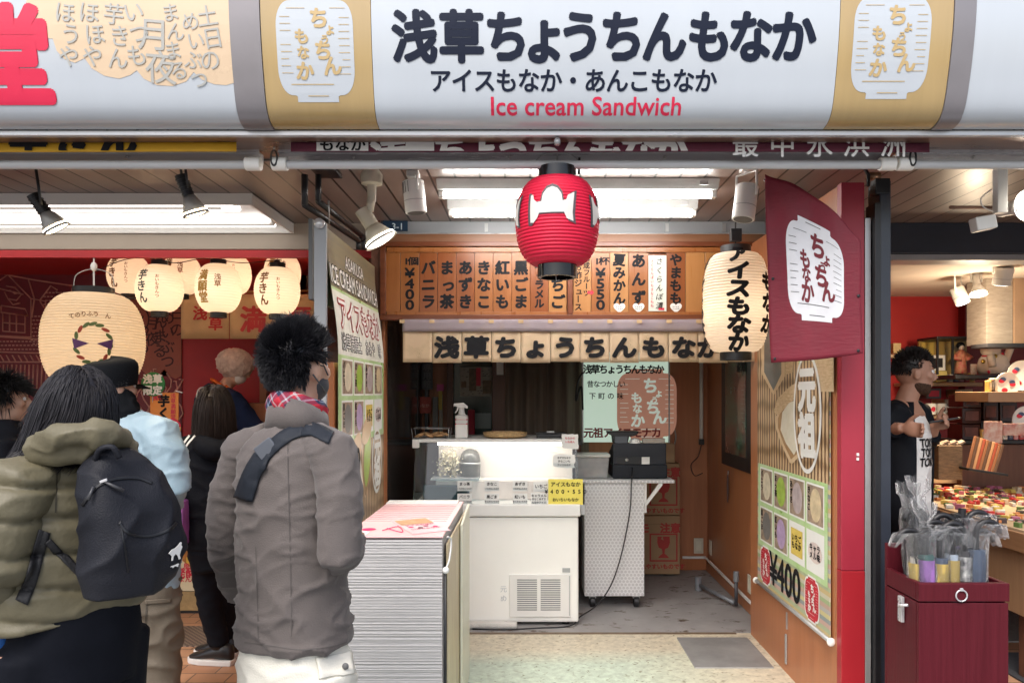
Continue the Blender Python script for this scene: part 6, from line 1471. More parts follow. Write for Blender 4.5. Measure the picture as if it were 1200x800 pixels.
MB().lathe(c, [(.001, .001), (.05, .001), (.045, .05), (.035, .11), (.05, .15), (.03, .19), (.012, .2), (.001, .2)], 20).build('kimono', swirl('kimono_red', (.55, .03, .06), (.62, .38, .2), 40), d, True)
for s in (-1, 1): MB().tube([c + Vector((s * .03, 0, .17)), c + Vector((s * .065, -.02, .13)), c + Vector((s * .02, -.05, .12))], [.018, .026, .016], 10).build('sleeve', swirl('kimono_red', (.5, .03, .06), (.6, .4, .2)), d, True)
MB().ell(c + Vector((0, -.005, .222)), (.022, .022, .026)).build('head', M('doll_skin', (.75, .66, .58), .5), d, True)
MB().ell(c + Vector((0, .006, .235)), (.034, .03, .03)).build('hair', m_ink, d, True)
MB().box(c.x - .03, c.x + .02, 5.93, 5.94, z0, z0 + .08).build('card', swirl('card_print', (.7, .62, .52), (.5, .2, .15), 30), d)
# lucky cat
c = P(1161, 438.5, 5.85)
t = thing('lucky_cat', 'white ceramic lucky cat figure with red and gold details', 'figurine', c)
m_cat = M('cat_white', (.72, .64, .56), .25, var=.05)
MB().tube([c + Vector((.02, .0, .002)), c + Vector((.02, 0, .06)), c + Vector((.02, 0, .13)), c + Vector((.01, 0, .18))], [.10, .115, .10, .05], 24).build('body', m_cat, t, True)
MB().ell(c + Vector((-.02, -.03, .19)), (.075, .065, .06)).build('head', m_cat, t, True)
for s in (-1, 1): MB().tube([c + Vector((-.02 + s * .045, -.03, .23)), c + Vector((-.02 + s * .055, -.03, .27))], [.024, .003], 10).build('ear', m_cat, t, True)
MB().tube([c + Vector((.08, -.05, .10)), c + Vector((.11, -.07, .20)), c + Vector((.10, -.08, .25))], [.03, .026, .028], 12).build('raised_paw', m_cat, t, True)
MB().tube([c + Vector((-.05, -.08, .14)), c + Vector((-.055, -.11, .06))], [.03, .028], 12).build('paw', m_cat, t, True)
MB().lathe(c + Vector((-.015, -.02, .145)), [(.055, -.008), (.062, 0), (.055, .008)], 24, caps=False).build('collar', m_inkred, t, True)
MB().ell(c + Vector((-.02, -.09, .14)), (.016, .012, .016)).build('bell', M('bell_gold', (.6, .4, .08), .25, metal=.8), t, True)
for k, (x, z) in enumerate(((-.09, .10), (.03, .10), (.075, .04), (-.05, .02), (.02, .21), (.05, .15))): MB().ell(c + Vector((x, -.085 + abs(x) * .4, z)), (.018, .012, .018), None, 10, 6).build('flower_print', [M('bell_gold'), m_inkred][k % 2], t, True)
# plates, dark cups, card, chopstick rack, baskets
for px, py, r_, Y, lab in ((1179, 458, .085, 5.2, 'white painted plate standing on edge on the wooden shelf'), (1196, 440, .11, 5.4, 'larger white painted plate standing behind the first plate'), (1201, 492, .10, 5.2, 'white plate with a dark rim below the wooden shelf')):
 c = P(px, py, Y) + Vector((0, 0, r_ * .55 if py == 458 else 0)); t = thing('display_plate', lab, 'plate', c)
 MB().lathe(c, [(.001, 0), (r_ * .6, .0), (r_, -.018), (r_, -.012), (r_ * .6, .008), (.001, .008)], 32, 'Y').build('dish', m_paperw, t, True, auto=40)
 for k in range(5): MB().ell(c + Vector((r_ * .5 * math.cos(k * 2.2), -.006, r_ * .5 * math.sin(k * 2.2))), (.022, .003, .016), None, 10, 6).build('painting', [m_inkred, M('blue_ink', (.05, .08, .16), .5)][k % 2], t, True)
m_lacq = M('lacquer_brown', (.035, .014, .012), .2, var=.3)
for k, (a, b, c_, d_) in enumerate(((1128, 1150, 478, 496), (1128, 1149, 497, 515), (1153, 1170, 471, 493), (1172, 1192, 470, 494), (1129, 1150, 462, 477))):
 bx('lacquer_box', ['dark lacquer box in the middle of the leftmost stack', 'dark lacquer box at the bottom of the leftmost stack', 'dark lacquer cup box with a maroon top, centre of the display', 'dark lacquer box at the right side of the display', 'dark lacquer box on top of the leftmost stack'][k], 'box', a, b, c_, d_, 5.45, .2, m_lacq, 'dark lacquer boxes', swirl('lacq_face', (.05, .02, .018), (.16, .06, .05), 12))
t = thing('lacquer_shelf', 'dark low shelf unit carrying the lacquer boxes', 'shelf', P(1160, 520, 5.4))
MB().box(X_(1125, 5.42), X_(1215, 5.42), 5.42, 5.75, Z_(520, 5.42), Z_(515.5, 5.42)).build('board', m_black, t, bevel=.003)
MB().box(X_(1150, 5.44), X_(1215, 5.44), 5.44, 5.75, Z_(470, 5.44) - .20, Z_(494.5, 5.44) + .0).build('riser', m_black, t, bevel=.003)
MB().box(X_(1127, 5.46), X_(1215, 5.46), 5.46, 5.75, .01, Z_(521, 5.42)).build('cabinet', m_dkwood, t, bevel=.003)
bx('print_card', 'white card with a red flower print above the chopstick rack', 'card', 1153, 1175, 493.5, 519, 5.05, .006, swirl('flower_card', (.72, .66, .58), (.50, .14, .08), 16))
bx('price_strip', 'pale patterned price strip along the display edge', 'strip', 1176, 1215, 496, 510, 5.05, .03, swirl('flower_strip', (.6, .5, .42), (.42, .10, .09), 20))
t = thing('chopstick_rack', 'sloping rack with brown and red chopstick packs', 'rack', P(1150, 550, 4.9))
MB().obox(P(1152, 552, 4.9), (.13, 0, -.02), (0, .06, 0), (0, 0, .008)).build('rack_base', m_black, t, bevel=.003)
for k in range(10):
 a = P(1134 + 3.5 * k, 548 + .6 * k, 4.88); b = P(1143 + 3.6 * k, 511 + 1.1 * k, 5.0)
 MB().obox((a + b) / 2, (.0085, .0, -.001), (0, .004, .001), (b - a) / 2).build('chopstick_pack', [M('pack_brown', (.25, .10, .045), .4), M('pack_red', (.30, .06, .03), .4), M('pack_tan', (.42, .22, .11), .4), M('pack_dark', (.10, .05, .03), .4)][k * 7 % 4], t, bevel=.001)
bx('wicker_basket', 'tall brown wicker basket box heaped with wrapped packets', 'basket', 1100, 1128, 522, 562, 4.95, .3, M('basket_brown', (.26, .155, .075), .7, var=.35, scale=30, stretch=(1, 1, 4), bump=.4, bscale=40))
rnd = random.Random(8)
for k in range(9):
 c = P(1101 + 3.1 * k, 521 - (k % 3) * 1.5, 5.0) ; q = MB().obox(c, (.022, .01 * rnd.uniform(-1, 1), .008), (0, .02, .004), (-.004, 0, .006)).build('snack_packet', swirl('packet', (.55, .42, .30), (.16, .09, .06), 18), bevel=.003, loc=c); tag(q, 'small wrapped packet heaped on top of the wicker basket', 'packet', 'packets on the wicker basket')
# tray table with trinkets
t = thing('tray_table', 'brown wooden tray table covered with small trinkets', 'table', (3.2, 4.6, 0))
MB().box(2.52, 4.6, 3.72, 5.5, .70, .80).build('side_apron', mat_wood('table_wood', (.30, .15, .07), (.38, .20, .10), .4, 'Y'), t, bevel=.004)
MB().box(2.56, 4.55, 3.80, 5.4, .36, .698).build('cabinet', mat_wood('table_wood_pale', (.34, .19, .10), (.40, .24, .13), .45, 'Z'), t, bevel=.004)
MB().box(2.54, 4.58, 3.74, 5.48, .801, .812).build('tray_floor', M('tray_cloth', (.50, .36, .22), .7), t)
for x in (2.66, 4.45):
 for y in (3.92, 5.3): MB().box(x - .04, x + .04, y - .04, y + .04, .01, .358).build('leg', m_dkwood, t, bevel=.003)
rnd = random.Random(21)
cols = [(.5, .03, .03), (.62, .45, .10), (.7, .66, .58), (.12, .2, .06), (.05, .03, .03), (.55, .2, .06), (.4, .12, .2), (.66, .52, .35)]
mb = MB(); mats = [M('trinket_%d' % k, c_, .4) for k, c_ in enumerate(cols)]
for k in range(950):
 x, y = rnd.uniform(2.57, 4.5), rnd.uniform(3.78, 5.45); s = rnd.uniform(.010, .024); mb.mi = rnd.randrange(8)
 a = rnd.uniform(0, 3.14); q = Matrix.Rotation(a, 3, 'Z'); mb.obox((x, y, .813 + s * .5), q @ Vector((s, 0, 0)), q @ Vector((0, s * rnd.uniform(.4, 1), 0)), (0, 0, s * rnd.uniform(.3, .9)))
o = mb.build('trinket_spread', mats, bevel=.002, loc=(3.4, 4.6, .81)); tag(o, 'colourful small trinkets spread over the tray table', 'trinkets', None, 'stuff')
bx('wooden_bin', 'low pale wooden bin at the back of the tray table', 'bin', 1065, 1170, 556, 566, 5.52, .3, m_woodlt)
MBo = MB().box(2.58, 4.2, 3.0, 4.3, .004, .014).build('door_mat', M('mat_grey', (.045, .045, .05), .9, var=.3, scale=80), loc=(3.2, 3.6, .004)); tag(MBo, 'dark grey mat on the floor by the tray table', 'mat')
t = thing('wooden_crate', 'pale upright wooden slat crate behind the umbrellas at the door post', 'crate', P(1052, 570, 3.9))
for k in range(4): MB().obox(P(1040 + k * 7, 585 + k * 2, 3.9), (.012, .003, 0), (0, .010, 0), (0, 0, .17)).build('board', m_woodlt, t, bevel=.002)
MB().box(X_(1036, 3.93), X_(1068, 3.93), 3.92, 4.10, .01, Z_(600, 3.9)).build('crate_base', m_woodlt, t, bevel=.003)

# small packets on the dark display, each row its own run
CW = [('red', (.45, .03, .03)), ('cream', (.62, .52, .38)), ('navy', (.03, .05, .12)), ('gold', (.55, .38, .10)), ('green', (.08, .20, .08)), ('pink', (.60, .25, .28)), ('brown', (.22, .11, .06)), ('white', (.70, .67, .62))]
for row, py, n_, Y, h_ in (('upper row beside the white plates', 459, 6, 5.15, 13), ('middle row above the chopstick rack', 515, 8, 5.43, 12), ('lower row on the back shelf behind the man', 447.5, 5, 6.15, 9), ('mug shelf row on the back wall', 485.5, 4, 6.2, 8)):
 x0_ = {459: 1160, 515: 1150, 447.5: 1112, 485.5: 1112}[py]
 for k in range(n_):
  nm_, c_ = CW[(k * 3 + int(py)) % 8]; a_ = x0_ + k * 6.4
  if py == 459: a_ = 1159 + k * 2.6 if k < 3 else 1205 + k * 3
  bx('souvenir_packet', 'small %s souvenir packet standing in the %s' % (nm_, row), 'packet', a_, a_ + 5.2, py - h_ - (k % 3) * 1.5, py, Y, .05, M('packet_' + nm_, c_, .4, base2=tuple(min(1, v * 1.5 + .05) for v in c_), scale=30), 'souvenir packets', M('packet_face_' + nm_, (.6, .55, .48), .5, base2=c_, scale=60))
# umbrella stand
m_umb = M('stand_maroon', (.070, .006, .011), .5, base2=(.095, .009, .016), scale=3, stretch=(26, 26, .8), bump=.12, bscale=8, spec=.2)
t = thing('umbrella_stand', 'maroon wooden box stand filled with wrapped umbrellas', 'umbrella stand', (1.64, 2.95, 0))
ux0, ux1, uy0, uy1, uz = 1.475, 1.815, 2.80, 3.05, .80
MB().box(ux0, ux1, uy0, uy0 + .018, .03, .725).build('front_panel', m_umb, t, bevel=.003)
MB().box(ux0 - .002, ux1 + .002, uy0 - .004, uy0 + .018, .731, uz).build('front_rail', m_umb, t, bevel=.003)
MB().box(ux0, ux0 + .018, uy0 + .02, uy1, .03, .725).build('side_panel', m_umb, t, bevel=.003)
MB().box(ux0 - .002, ux0 + .018, uy0 + .02, uy1, .731, uz).build('side_rail', m_umb, t, bevel=.003)
MB().box(ux1 - .018, ux1, uy0 + .02, uy1, .03, uz).build('side_panel', m_umb, t, bevel=.003)
MB().box(ux0, ux1 + .02, uy1 + .002, uy1 + .02, .03, .90).build('back_panel', m_umb, t, bevel=.003)
MB().box(ux0 + .02, ux1 - .02, uy0 + .02, uy1, .03, .05).build('floor_board', m_umb, t)
for x in (ux0 + .03, ux1 - .03):
 for y in (uy0 + .03, uy1 - .03): MB().cyl((x, y, 0), (x, y, .03), .015).build('foot', m_black, t, True)
rp = [(1.632 + .021 * math.sin(a), uy0 - .008, .755 - .021 * math.cos(a)) for a in [2 * math.pi * k / 24 for k in range(25)]]
MB().tube(rp, .003, 8).build('ring_pull', m_alu, t, True); MB().box(1.626, 1.638, uy0 - .012, uy0 - .004, .772, .784).build('ring_mount', m_alu, t, bevel=.002)
MB().box(ux0 - .016, ux0 - .003, uy0 + .10, uy0 + .13, .62, .72).build('hasp', m_alu, t, bevel=.002)
MB().tube([(ux0 - .010, uy0 + .06, .70), (ux0 - .03, uy0 + .09, .69), (ux0 - .012, uy0 + .12, .70)], .006, 8).build('hasp_hook', m_alu, t, True)
m_wrap = None
def mat_wrap():
 m = mat_glass('plastic_wrap', (.97, .975, .98), .06, .10, .025); n = m.node_tree; g = [x for x in n.nodes if x.type == 'BSDF_GLOSSY'][0]
 nz = n.nodes.new('ShaderNodeTexNoise'); nz.inputs['Scale'].default_value = 40; nz.inputs['Detail'].default_value = 3; nz.inputs['Distortion'].default_value = 1.5
 bp = n.nodes.new('ShaderNodeBump'); bp.inputs['Strength'].default_value = 1; bp.inputs['Distance'].default_value = .02; n.links.new(nz.outputs['Fac'], bp.inputs['Height']); n.links.new(bp.outputs[0], g.inputs['Normal']); return m
m_wrap = mat_wrap()
def umbrella(lab, px, py, Y, col, hook=0, lean=(0, 0), r=.028, band=None, bag=True, hk=None, L_=.62):
 """upright umbrella, handle end up: canopy roll below, hook or knob above, clear sleeve around"""
 top = P(px, py, Y); ax = Vector((lean[0], lean[1], 1)).normalized(); base = top - ax * L_
 t = thing('umbrella', lab, 'umbrella', base, 'umbrellas in the maroon stand')
 rg = random.Random(int(px * 3)); m = M('umb_%d' % int(px), col, .6, var=.25, scale=30)
 # pleated canopy roll
 rings = []; n = 20
 for k in range(9):
  f = k / 8; c = base + ax * (L_ * .93) * f; rr = r * (.35 + .65 * min(1, f * 2.2)) * (1 if f < .9 else .9)
  rings.append([c + Vector((math.cos(a), math.sin(a), 0)) * rr * (1 + .16 * math.sin(5 * a + f * 4)) for a in [2 * math.pi * q / n for q in range(n)]])
 MB().loft(rings).build('canopy_roll', m, t, True)
 if band: MB().loft([[base + ax * (L_ * h) + Vector((math.cos(a), math.sin(a), 0)) * r * 1.16 for a in [2 * math.pi * q / 16 for q in range(16)]] for h in (.75, .90)], caps=False).build('label_band', band, t, True)
 MB().tube([base + ax * L_ * .86, base + ax * L_], .006, 8).build('shaft', m_alu2, t, True)
 hm = hk or m_black
 if hook:
  pts = [top - ax * .05, top] + [top + Vector((hook * .045 * (1 - math.cos(a)), 0, .045 * math.sin(a) + .02)) for a in [math.pi * q / 8 for q in range(9)]]
  MB().tube(pts, .011, 10).build('hook_handle', hm, t, True)
 else: MB().tube([top - ax * .06, top + ax * .03], [.012, .015], 10).build('grip', hm, t, True, auto=50)
 if bag:
  rings = []; nb = 26; path = [(base + ax * L_ * .45, r * 1.2), (base + ax * L_ * .62, r * 1.25), (base + ax * L_ * .8, r * 1.28), (base + ax * L_ * .9, r * 1.2), (top, r * 1.3)]
  if hook: path += [(top + Vector((hook * .03, 0, .055)), .036), (top + Vector((hook * .08, 0, .05)), .03), (top + Vector((hook * .11, 0, .0)), .014)]
  else: path += [(top + ax * .05, r * 1.1), (top + ax * .075, .010), (top + ax * .12, .04), (top + ax * .16, .045)]
  for c, rr in path:
   rings.append([c + Vector((math.cos(a), math.sin(a), 0)) * rr * (1 + rg.uniform(-.16, .16)) + Vector((0, 0, rg.uniform(-.006, .006))) for a in [2 * math.pi * q / nb for q in range(nb)]])
  MB().loft(rings, caps=False).build('plastic_sleeve', m_wrap, t, True)
 return t
BLK, BLU = (.02, .02, .024), (.06, .09, .15)
m_lil = M('lilac_band', (.34, .16, .46), .5, var=.15, scale=30)
umbrella('tall wrapped umbrella with a twisted bag, leaning by the door post', 1066, 612, 2.98, BLK, 0, (-.06, .02), bag=True)
umbrella('dark umbrella with yellow stripe leaning left in its plastic bag', 1079, 640, 2.87, BLK, -1, (-.05, .0), hk=m_black)
umbrella('white labelled umbrella with a dark hook next to the lilac one', 1074, 640, 2.88, (.60, .55, .48), 1, (-.05, 0), band=M('gold_band', (.5, .36, .1), .5))
umbrella('lilac banded umbrella with a twisted clear bag at the front', 1084, 636, 2.86, (.05, .14, .13), 0, (-.03, 0), band=m_lil)
umbrella('blue umbrella with gold band in the middle of the front row', 1101, 640, 2.87, BLU, 1, (.0, 0), band=M('gold_band'))
umbrella('pale blue umbrella beside the blue gold banded one', 1116, 636, 2.88, (.42, .50, .60), -1, (.02, 0), band=M('gold_band'))
umbrella('black umbrella with white print at the front of the stand', 1130, 632, 2.87, (.03, .03, .035), -1, (.0, 0), band=swirl('bw_band', (.6, .6, .58), (.04, .04, .05), 30))
umbrella('dark blue umbrella with an arched bagged handle at right', 1144, 630, 2.86, (.05, .08, .14), 1, (.02, 0), r=.032)
umbrella('black umbrella with twisted bag standing at the back of the stand', 1078, 606, 2.98, BLK, 0, (-.04, .05))
umbrella('purple folded umbrella with black hook at the back of the stand', 1097, 606, 2.99, (.16, .10, .28), 0, (.0, .05), r=.04, band=m_lil, bag=False)
umbrella('pink and black patterned umbrella at the back right of the stand', 1118, 610, 2.99, (.36, .08, .16), 0, (.06, .04), r=.026, bag=False)
umbrella('dark red patterned umbrella behind the pink one', 1127, 604, 3.0, (.26, .03, .07), 0, (.10, .04), r=.024, bag=False)
umbrella('black umbrella with white tag at the back centre of the stand', 1108, 622, 3.0, BLK, 1, (.04, .02))
umbrella('teal cloth covered umbrella lying over the right rim', 1137, 640, 2.98, (.02, .05, .07), 1, (.05, .05), r=.034)
for i_, (px_, py_, Y_, c_, lb_) in enumerate(((1072, 628, 2.96, (.05, .05, .055), 'slim charcoal umbrella packed between the lilac and the gold banded ones'), (1092, 622, 2.95, (.20, .03, .06), 'slim wine red umbrella in the middle row of the stand'), (1109, 630, 2.94, (.03, .09, .10), 'slim dark teal umbrella in the middle row of the stand'), (1122, 626, 2.95, (.20, .14, .30), 'slim violet umbrella in the middle row of the stand'), (1133, 618, 3.0, (.04, .05, .10), 'slim navy umbrella near the right end of the middle row'), (1086, 616, 2.97, (.12, .12, .13), 'slim grey umbrella near the left end of the back row'))):
 umbrella(lb_, px_, py_, Y_, c_, (0, 1, -1)[i_ % 3], (.02 * (i_ % 3 - 1), .03), r=.021, band=swirl('band_p%d' % i_, tuple(min(1, v * 2 + .1) for v in c_), c_, 40), bag=i_ % 2 == 0)
# ================================================================== RIBBED BOX COUNTER IN FRONT OF THE SHOP
def mat_ridge():
 m = M('ribbed_grey', (.40, .39, .385), .5, base2=(.48, .47, .46), scale=30, stretch=(.4, .4, 6), bump=.3, bscale=60); return m
bx0, bx1, by0, by1, bzt = -.745, -.353, 3.0, 3.95, .932
t = thing('ribbed_box', 'tall box with grey ribbed sides and pink top beside the man in the grey jacket', 'box counter', ((bx0 + bx1) / 2, 3.4, 0))
n = 74; rings = []; rnd = random.Random(6)
for k in range(n + 1):
 z = .005 + (bzt - .012) * k / n
 for (dz, d) in ((0., 0.), (.0042, .0013 + rnd.uniform(-.0008, .0008)), (.0085, .0013)):
  j = rnd.uniform(-.0015, .0015)
  if k == n and dz: continue
  rings.append([(bx0 - d, by0 - d + j, z + dz), (bx1 + d, by0 - d + j, z + dz), (bx1 + d, by1 + d, z + dz), (bx0 - d, by1 + d, z + dz)])
MB().loft(rings).build('ribbed_body', mat_ridge(), t)
pink = M('pink_top', (.74, .48, .48), .45, base2=(.80, .56, .55), scale=3)
tp = MB().box(bx0 - .004, bx1 + .004, by0 - .004, by1 + .004, bzt, bzt + .008).build('pink_top', pink, t, bevel=.002)
mb = MB()
for k in range(9): mb.box(bx0 + .0, bx1 - .02, by0 + .34 + k * .055, by0 + .344 + k * .055, bzt + .0085, bzt + .0105)
mb.build('crease_line', M('pink_dark', (.62, .34, .36), .5), tp)
MB().box(bx0, bx1 - .02, by1 - .10, by1, bzt + .0085, bzt + .016).build('white_flap', m_paperw, t, bevel=.002)
MB().box(bx0 + .0, bx0 + .08, by0 + .0, by0 + .09, bzt + .0085, bzt + .0105).build('white_label', m_paperw, t)
flat_on('red_spot', t, ellp(bx0 + .065, by0 + .14, .03, .03), lambda x, y, l: Vector((x, y, bzt + .0085 + l)), M('rose_ink', (.60, .03, .15), .5), .001, 0)
MB().tube(smooth_pts([Vector((bx0 + .13, by0 + .10, bzt + .012)), Vector((bx0 + .18, by0 + .19, bzt + .012)), Vector((bx0 + .22, by0 + .06, bzt + .012)), Vector((bx0 + .14, by0 + .15, bzt + .012))]), .002, 6).build('scrawl', M('rose_ink'), t)
# printed leaflet lying on it
f = thing('leaflet', 'pink printed leaflet with food photo lying on the pink box top', 'leaflet', (-.47, 3.2, bzt + .01))
fc = Vector((-.475, 3.22, bzt + .011)); fa = Vector((.86, .50, 0)); fb = Vector((-.42, .90, 0)).normalized()
MB().obox(fc, fa * .085, fb * .17, (0, 0, .0012)).build('sheet', M('leaflet_pink', (.80, .52, .54), .4, var=.05), f)
ff = lambda x, y, l: fc + fa.normalized() * x + fb * y + Vector((0, 0, .0012 + l))
flat_on('food_photo', f, [(-.075, .03), (.075, .03), (.075, .155), (-.075, .155)], ff, M('food_photo', (.46, .22, .11), .4, base2=(.60, .42, .26), scale=30), .001, 0)
for k in range(4): flat_on('item_picture', f, ellp(-.05 + .034 * k, -.03 - .03 * (k % 2), .012, .014), ff, [M('rose_ink'), m_ink, M('wine_ink', (.3, .03, .1), .5), M('rose_ink')][k], .001, 0)
lettering('lettering', f, [(g, x, y - .085, z, q) for g, x, y, z, q in layout('いちごもなか', .022, 1.0)] + [(g, x, y + .005, z, q) for g, x, y, z, q in layout('アイスもなか', .022, 1.0)], ff, M('rose_ink'), .03)
# side board with clear sleeve hung on the right side
MB().obox((bx1 + .016, 3.48, .46), (.004, 0, 0), (0, .44, 0), (0, 0, .44)).build('side_board', M('side_print', (.40, .28, .17), .4, base2=(.62, .56, .36), scale=3, stretch=(1, 3, .6)), t, bevel=.002)
MB().obox((bx1 + .030, 3.74, .46), (.006, .004, 0), (0, .20, .02), (0, 0, .45)).build('side_roll_sheet', M('sheet_cream', (.62, .60, .45), .35, base2=(.70, .69, .58), scale=4), t, bevel=.003)
MB().ell((bx1 + .016, by0 - .005, bzt - .13), (.014, .014, .014)).build('end_knob', m_paperw, t, True)
MB().tube(smooth_pts([Vector((bx1 + .02, by0 + .02, bzt + .0)), Vector((bx1 + .032, by0 + .05, bzt - .02)), Vector((bx1 + .028, by0 + .02, bzt - .09)), Vector((bx1 + .018, by0, bzt - .12))]), .004, 8).build('clear_cord', M('cord_white', (.7, .7, .68), .3), t, True)
MB().tube([(bx1 + .014, by0 - .002, .02), (bx1 + .014, by0 - .002, bzt - .14)], .006, 8).build('side_rod', m_black, t, True)

# ================================================================== PEOPLE
def organic(name, mb, mat, parent, voxel=.008, smooth=6, disp=None, label=None, lam=.5):
 me = bpy.data.meshes.new('tmp'); me.from_pydata([tuple(v) for v in mb.v], [], mb.f); me.update()
 o = bpy.data.objects.new('tmp', me); COL.objects.link(o)
 r = o.modifiers.new('r', 'REMESH'); r.mode = 'VOXEL'; r.voxel_size = voxel; r.use_smooth_shade = True
 s = o.modifiers.new('s', 'SMOOTH'); s.iterations = smooth; s.factor = lam
 dg = bpy.context.evaluated_depsgraph_get(); m2 = bpy.data.meshes.new_from_object(o.evaluated_get(dg))
 bpy.data.objects.remove(o); bpy.data.meshes.remove(me)
 w = world_of(parent) if parent is not None else Vector((0, 0, 0))
 nrm = [Vector(v.normal) for v in m2.vertices]
 if disp:
  for v, q in zip(m2.vertices, nrm): v.co = v.co + q * disp(v.co, q)
 for v in m2.vertices: v.co = v.co - w
 m2.polygons.foreach_set('use_smooth', [True] * len(m2.polygons)); m2.update()
 m2.name = name; m2.materials.clear(); m2.materials.append(mat)
 ob = link_mesh(name, m2, parent)
 if label: ob['label'] = label
 return ob
def spow(v, e): return math.copysign(abs(v) ** e, v)
def ring(c, rx, ry, yaw=0., n=36, e=.85, tilt=0., tside=0.):
 """horizontal body section; tilt lowers the front, tside lowers the right"""
 c = Vector(c); out = []
 for k in range(n):
  a = 2 * math.pi * k / n; x, y = rx * spow(math.cos(a), e), ry * spow(math.sin(a), e)
  out.append(c + rotz(yaw) @ Vector((x, y, -tilt * y - tside * x)))
 return out
def nz3(p, sx, sy, sz, seed=0.): return noise.noise(Vector((p.x * sx + seed, p.y * sy + seed * 1.7, p.z * sz - seed)))
def ridge(p, sx, sy, sz, seed=0.): v = 1 - min(1, abs(nz3(p, sx, sy, sz, seed)) * 2.2); return v * v
def face_mesh(mb, hc, yaw, pitch=0., s=1.):
 rm = rotz(yaw) @ Matrix.Rotation(pitch, 3, 'X')
 L_ = lambda x, y, z: hc + rm @ Vector((x * s, y * s, z * s))
 def e(x, y, z, a, b, c): mb.ell(L_(x, y, z), (a * s, b * s, c * s), rm, 18, 12)
 e(0, -.008, .022, .077, .095, .098); e(0, .028, -.048, .058, .062, .062); e(0, .062, -.088, .026, .022, .022)
 mb.tube([L_(0, .088, .022), L_(0, .104, -.006), L_(0, .112, -.022)], [.010 * s, .013 * s, .016 * s], 10)
 e(.010, .100, -.026, .010, .010, .009); e(-.010, .100, -.026, .010, .010, .009)
 e(0, .078, .036, .05, .018, .012); e(.04, .062, -.012, .026, .026, .024); e(-.04, .062, -.012, .026, .026, .024)
 e(0, .088, -.052, .024, .012, .006); e(0, .086, -.062, .020, .012, .007)
 for sx in (1, -1):
  e(sx * .078, -.008, -.010, .009, .020, .031); e(sx * .082, -.016, -.002, .007, .012, .020)
 return L_, rm
def hand_mesh(mb, w, d, side, curl=.5, s=1.):
 """palm with five fingers: w wrist, d direction of the forearm, side the thumb side"""
 w, d, side = Vector(w), Vector(d).normalized(), Vector(side).normalized(); nrm = d.cross(side).normalized()
 mb.ell(w + d * .045 * s, (.040 * s, .050 * s, .017 * s), Matrix((side, d, nrm)).transposed(), 16, 10)
 for k, (o, l) in enumerate(((.030, .075), (.010, .085), (-.010, .078), (-.029, .062))):
  p = w + d * .075 * s + side * o * s; pts = [p - d * .03 * s, p]
  a = 0.; q = p; dd = d.copy()
  for seg in (.45, .32, .23):
   a += curl; dd = (d * math.cos(a) + nrm * math.sin(a)); q = q + dd * l * seg * s; pts.append(q)
  mb.tube(pts, [.009 * s, .0092 * s, .0088 * s, .008 * s, .0065 * s], 8)
 p = w + d * .02 * s + side * .026 * s; td = (d * .7 + side * .7 + nrm * .25).normalized()
 mb.tube([p, p + td * .035 * s, p + td * .06 * s + d * .008 * s, p + td * .075 * s + d * .02 * s], [.012 * s, .0115 * s, .010 * s, .008 * s], 8)
m_skin = M('skin', (.52, .31, .22), .5, var=.08, scale=14)
m_skin2 = M('skin_tan', (.42, .22, .145), .5, var=.1, scale=14)
def mat_hair(name, c): return M(name, c, .42, base2=tuple(x * 1.9 + .003 for x in c), scale=40, stretch=(1, 1, .2), spec=.32, rvar=.05)
m_eye = M('eye_white', (.7, .68, .65), .2)

def body(label, S, skin=None, voxel=.010):
 """one continuous body; S gives world joints.  Returns the person mesh object."""
 mb = MB(); hs = S.get('hs', 1.)
 L_, rm = face_mesh(mb, S['head'], S['hyaw'], S.get('pitch', 0.), hs)
 mb.tube([S['neck'] - Vector((0, 0, .05)), S['neck'], S['head'] + Vector((0, 0, -.04))], [.068, .056, .052], 16)
 yaw = S['yaw']; nk, hp = S['neck'], S['hip']; sl, sr = S['sh']
 q = S.get('slim', 1.); mb.loft([ring(hp + Vector((0, 0, -.10)), .10 * q, .08 * q, yaw), ring(hp, .145 * q, .10 * q, yaw), ring(hp.lerp(nk, .35), .125 * q, .085 * q, yaw), ring(hp.lerp(nk, .68), .14 * q, .10 * q, yaw), ring(hp.lerp(nk, .88), .13 * q, .085 * q, yaw), ring(nk, .055, .05, yaw)])
 for i in (0, 1):
  sh, el, wr = S['sh'][i], S['el'][i], S['wr'][i]
  mb.tube([sh.lerp(nk, .5), sh, sh.lerp(el, .5), el, el.lerp(wr, .4), wr], [.045, .048, .042, .036, .036, .026], 14)
  d = (wr - el).normalized(); side = S.get('thumb', [Vector((0, 0, 1)), Vector((0, 0, 1))])[i]; side = (side - d * side.dot(d)).normalized()
  hand_mesh(mb, wr, S.get('hd', [d, d])[i], side, S.get('curl', .45), hs)
  kn, an = S['kn'][i], S['an'][i]; hj = S['hj'][i]
  mb.tube([hj, hj.lerp(kn, .5), kn, kn.lerp(an, .35), an], [.078, .066, .05, .048, .034], 16)
  td = S['toe'][i]; mb.tube([an + Vector((0, 0, -.03)) - td * .03, an + Vector((0, 0, -.05)) + td * .08, an + Vector((0, 0, -.06)) + td * .16], [.032, .032, .024], 12)
 o = organic('person', mb, skin or m_skin, None, voxel, 3)
 # put the origin at the feet
 org = Vector((S['hip'].x, S['hip'].y, 0)); me = o.data
 for v in me.vertices: v.co -= org
 o.location = org; tag(o, label, 'person')
 for sx in (1, -1): MB().ell(L_(sx * .031, .079, .012), (.0125 * hs,) * 3, None, 12, 8).build('eye', [m_eye], o, True);
 for sx in (1, -1): MB().ell(L_(sx * .031, .0885, .012), (.0055 * hs, .0035 * hs, .0055 * hs), rm, 10, 6).build('iris', [m_ink], o, True)
 return o, L_, rm
from mathutils.bvhtree import BVHTree
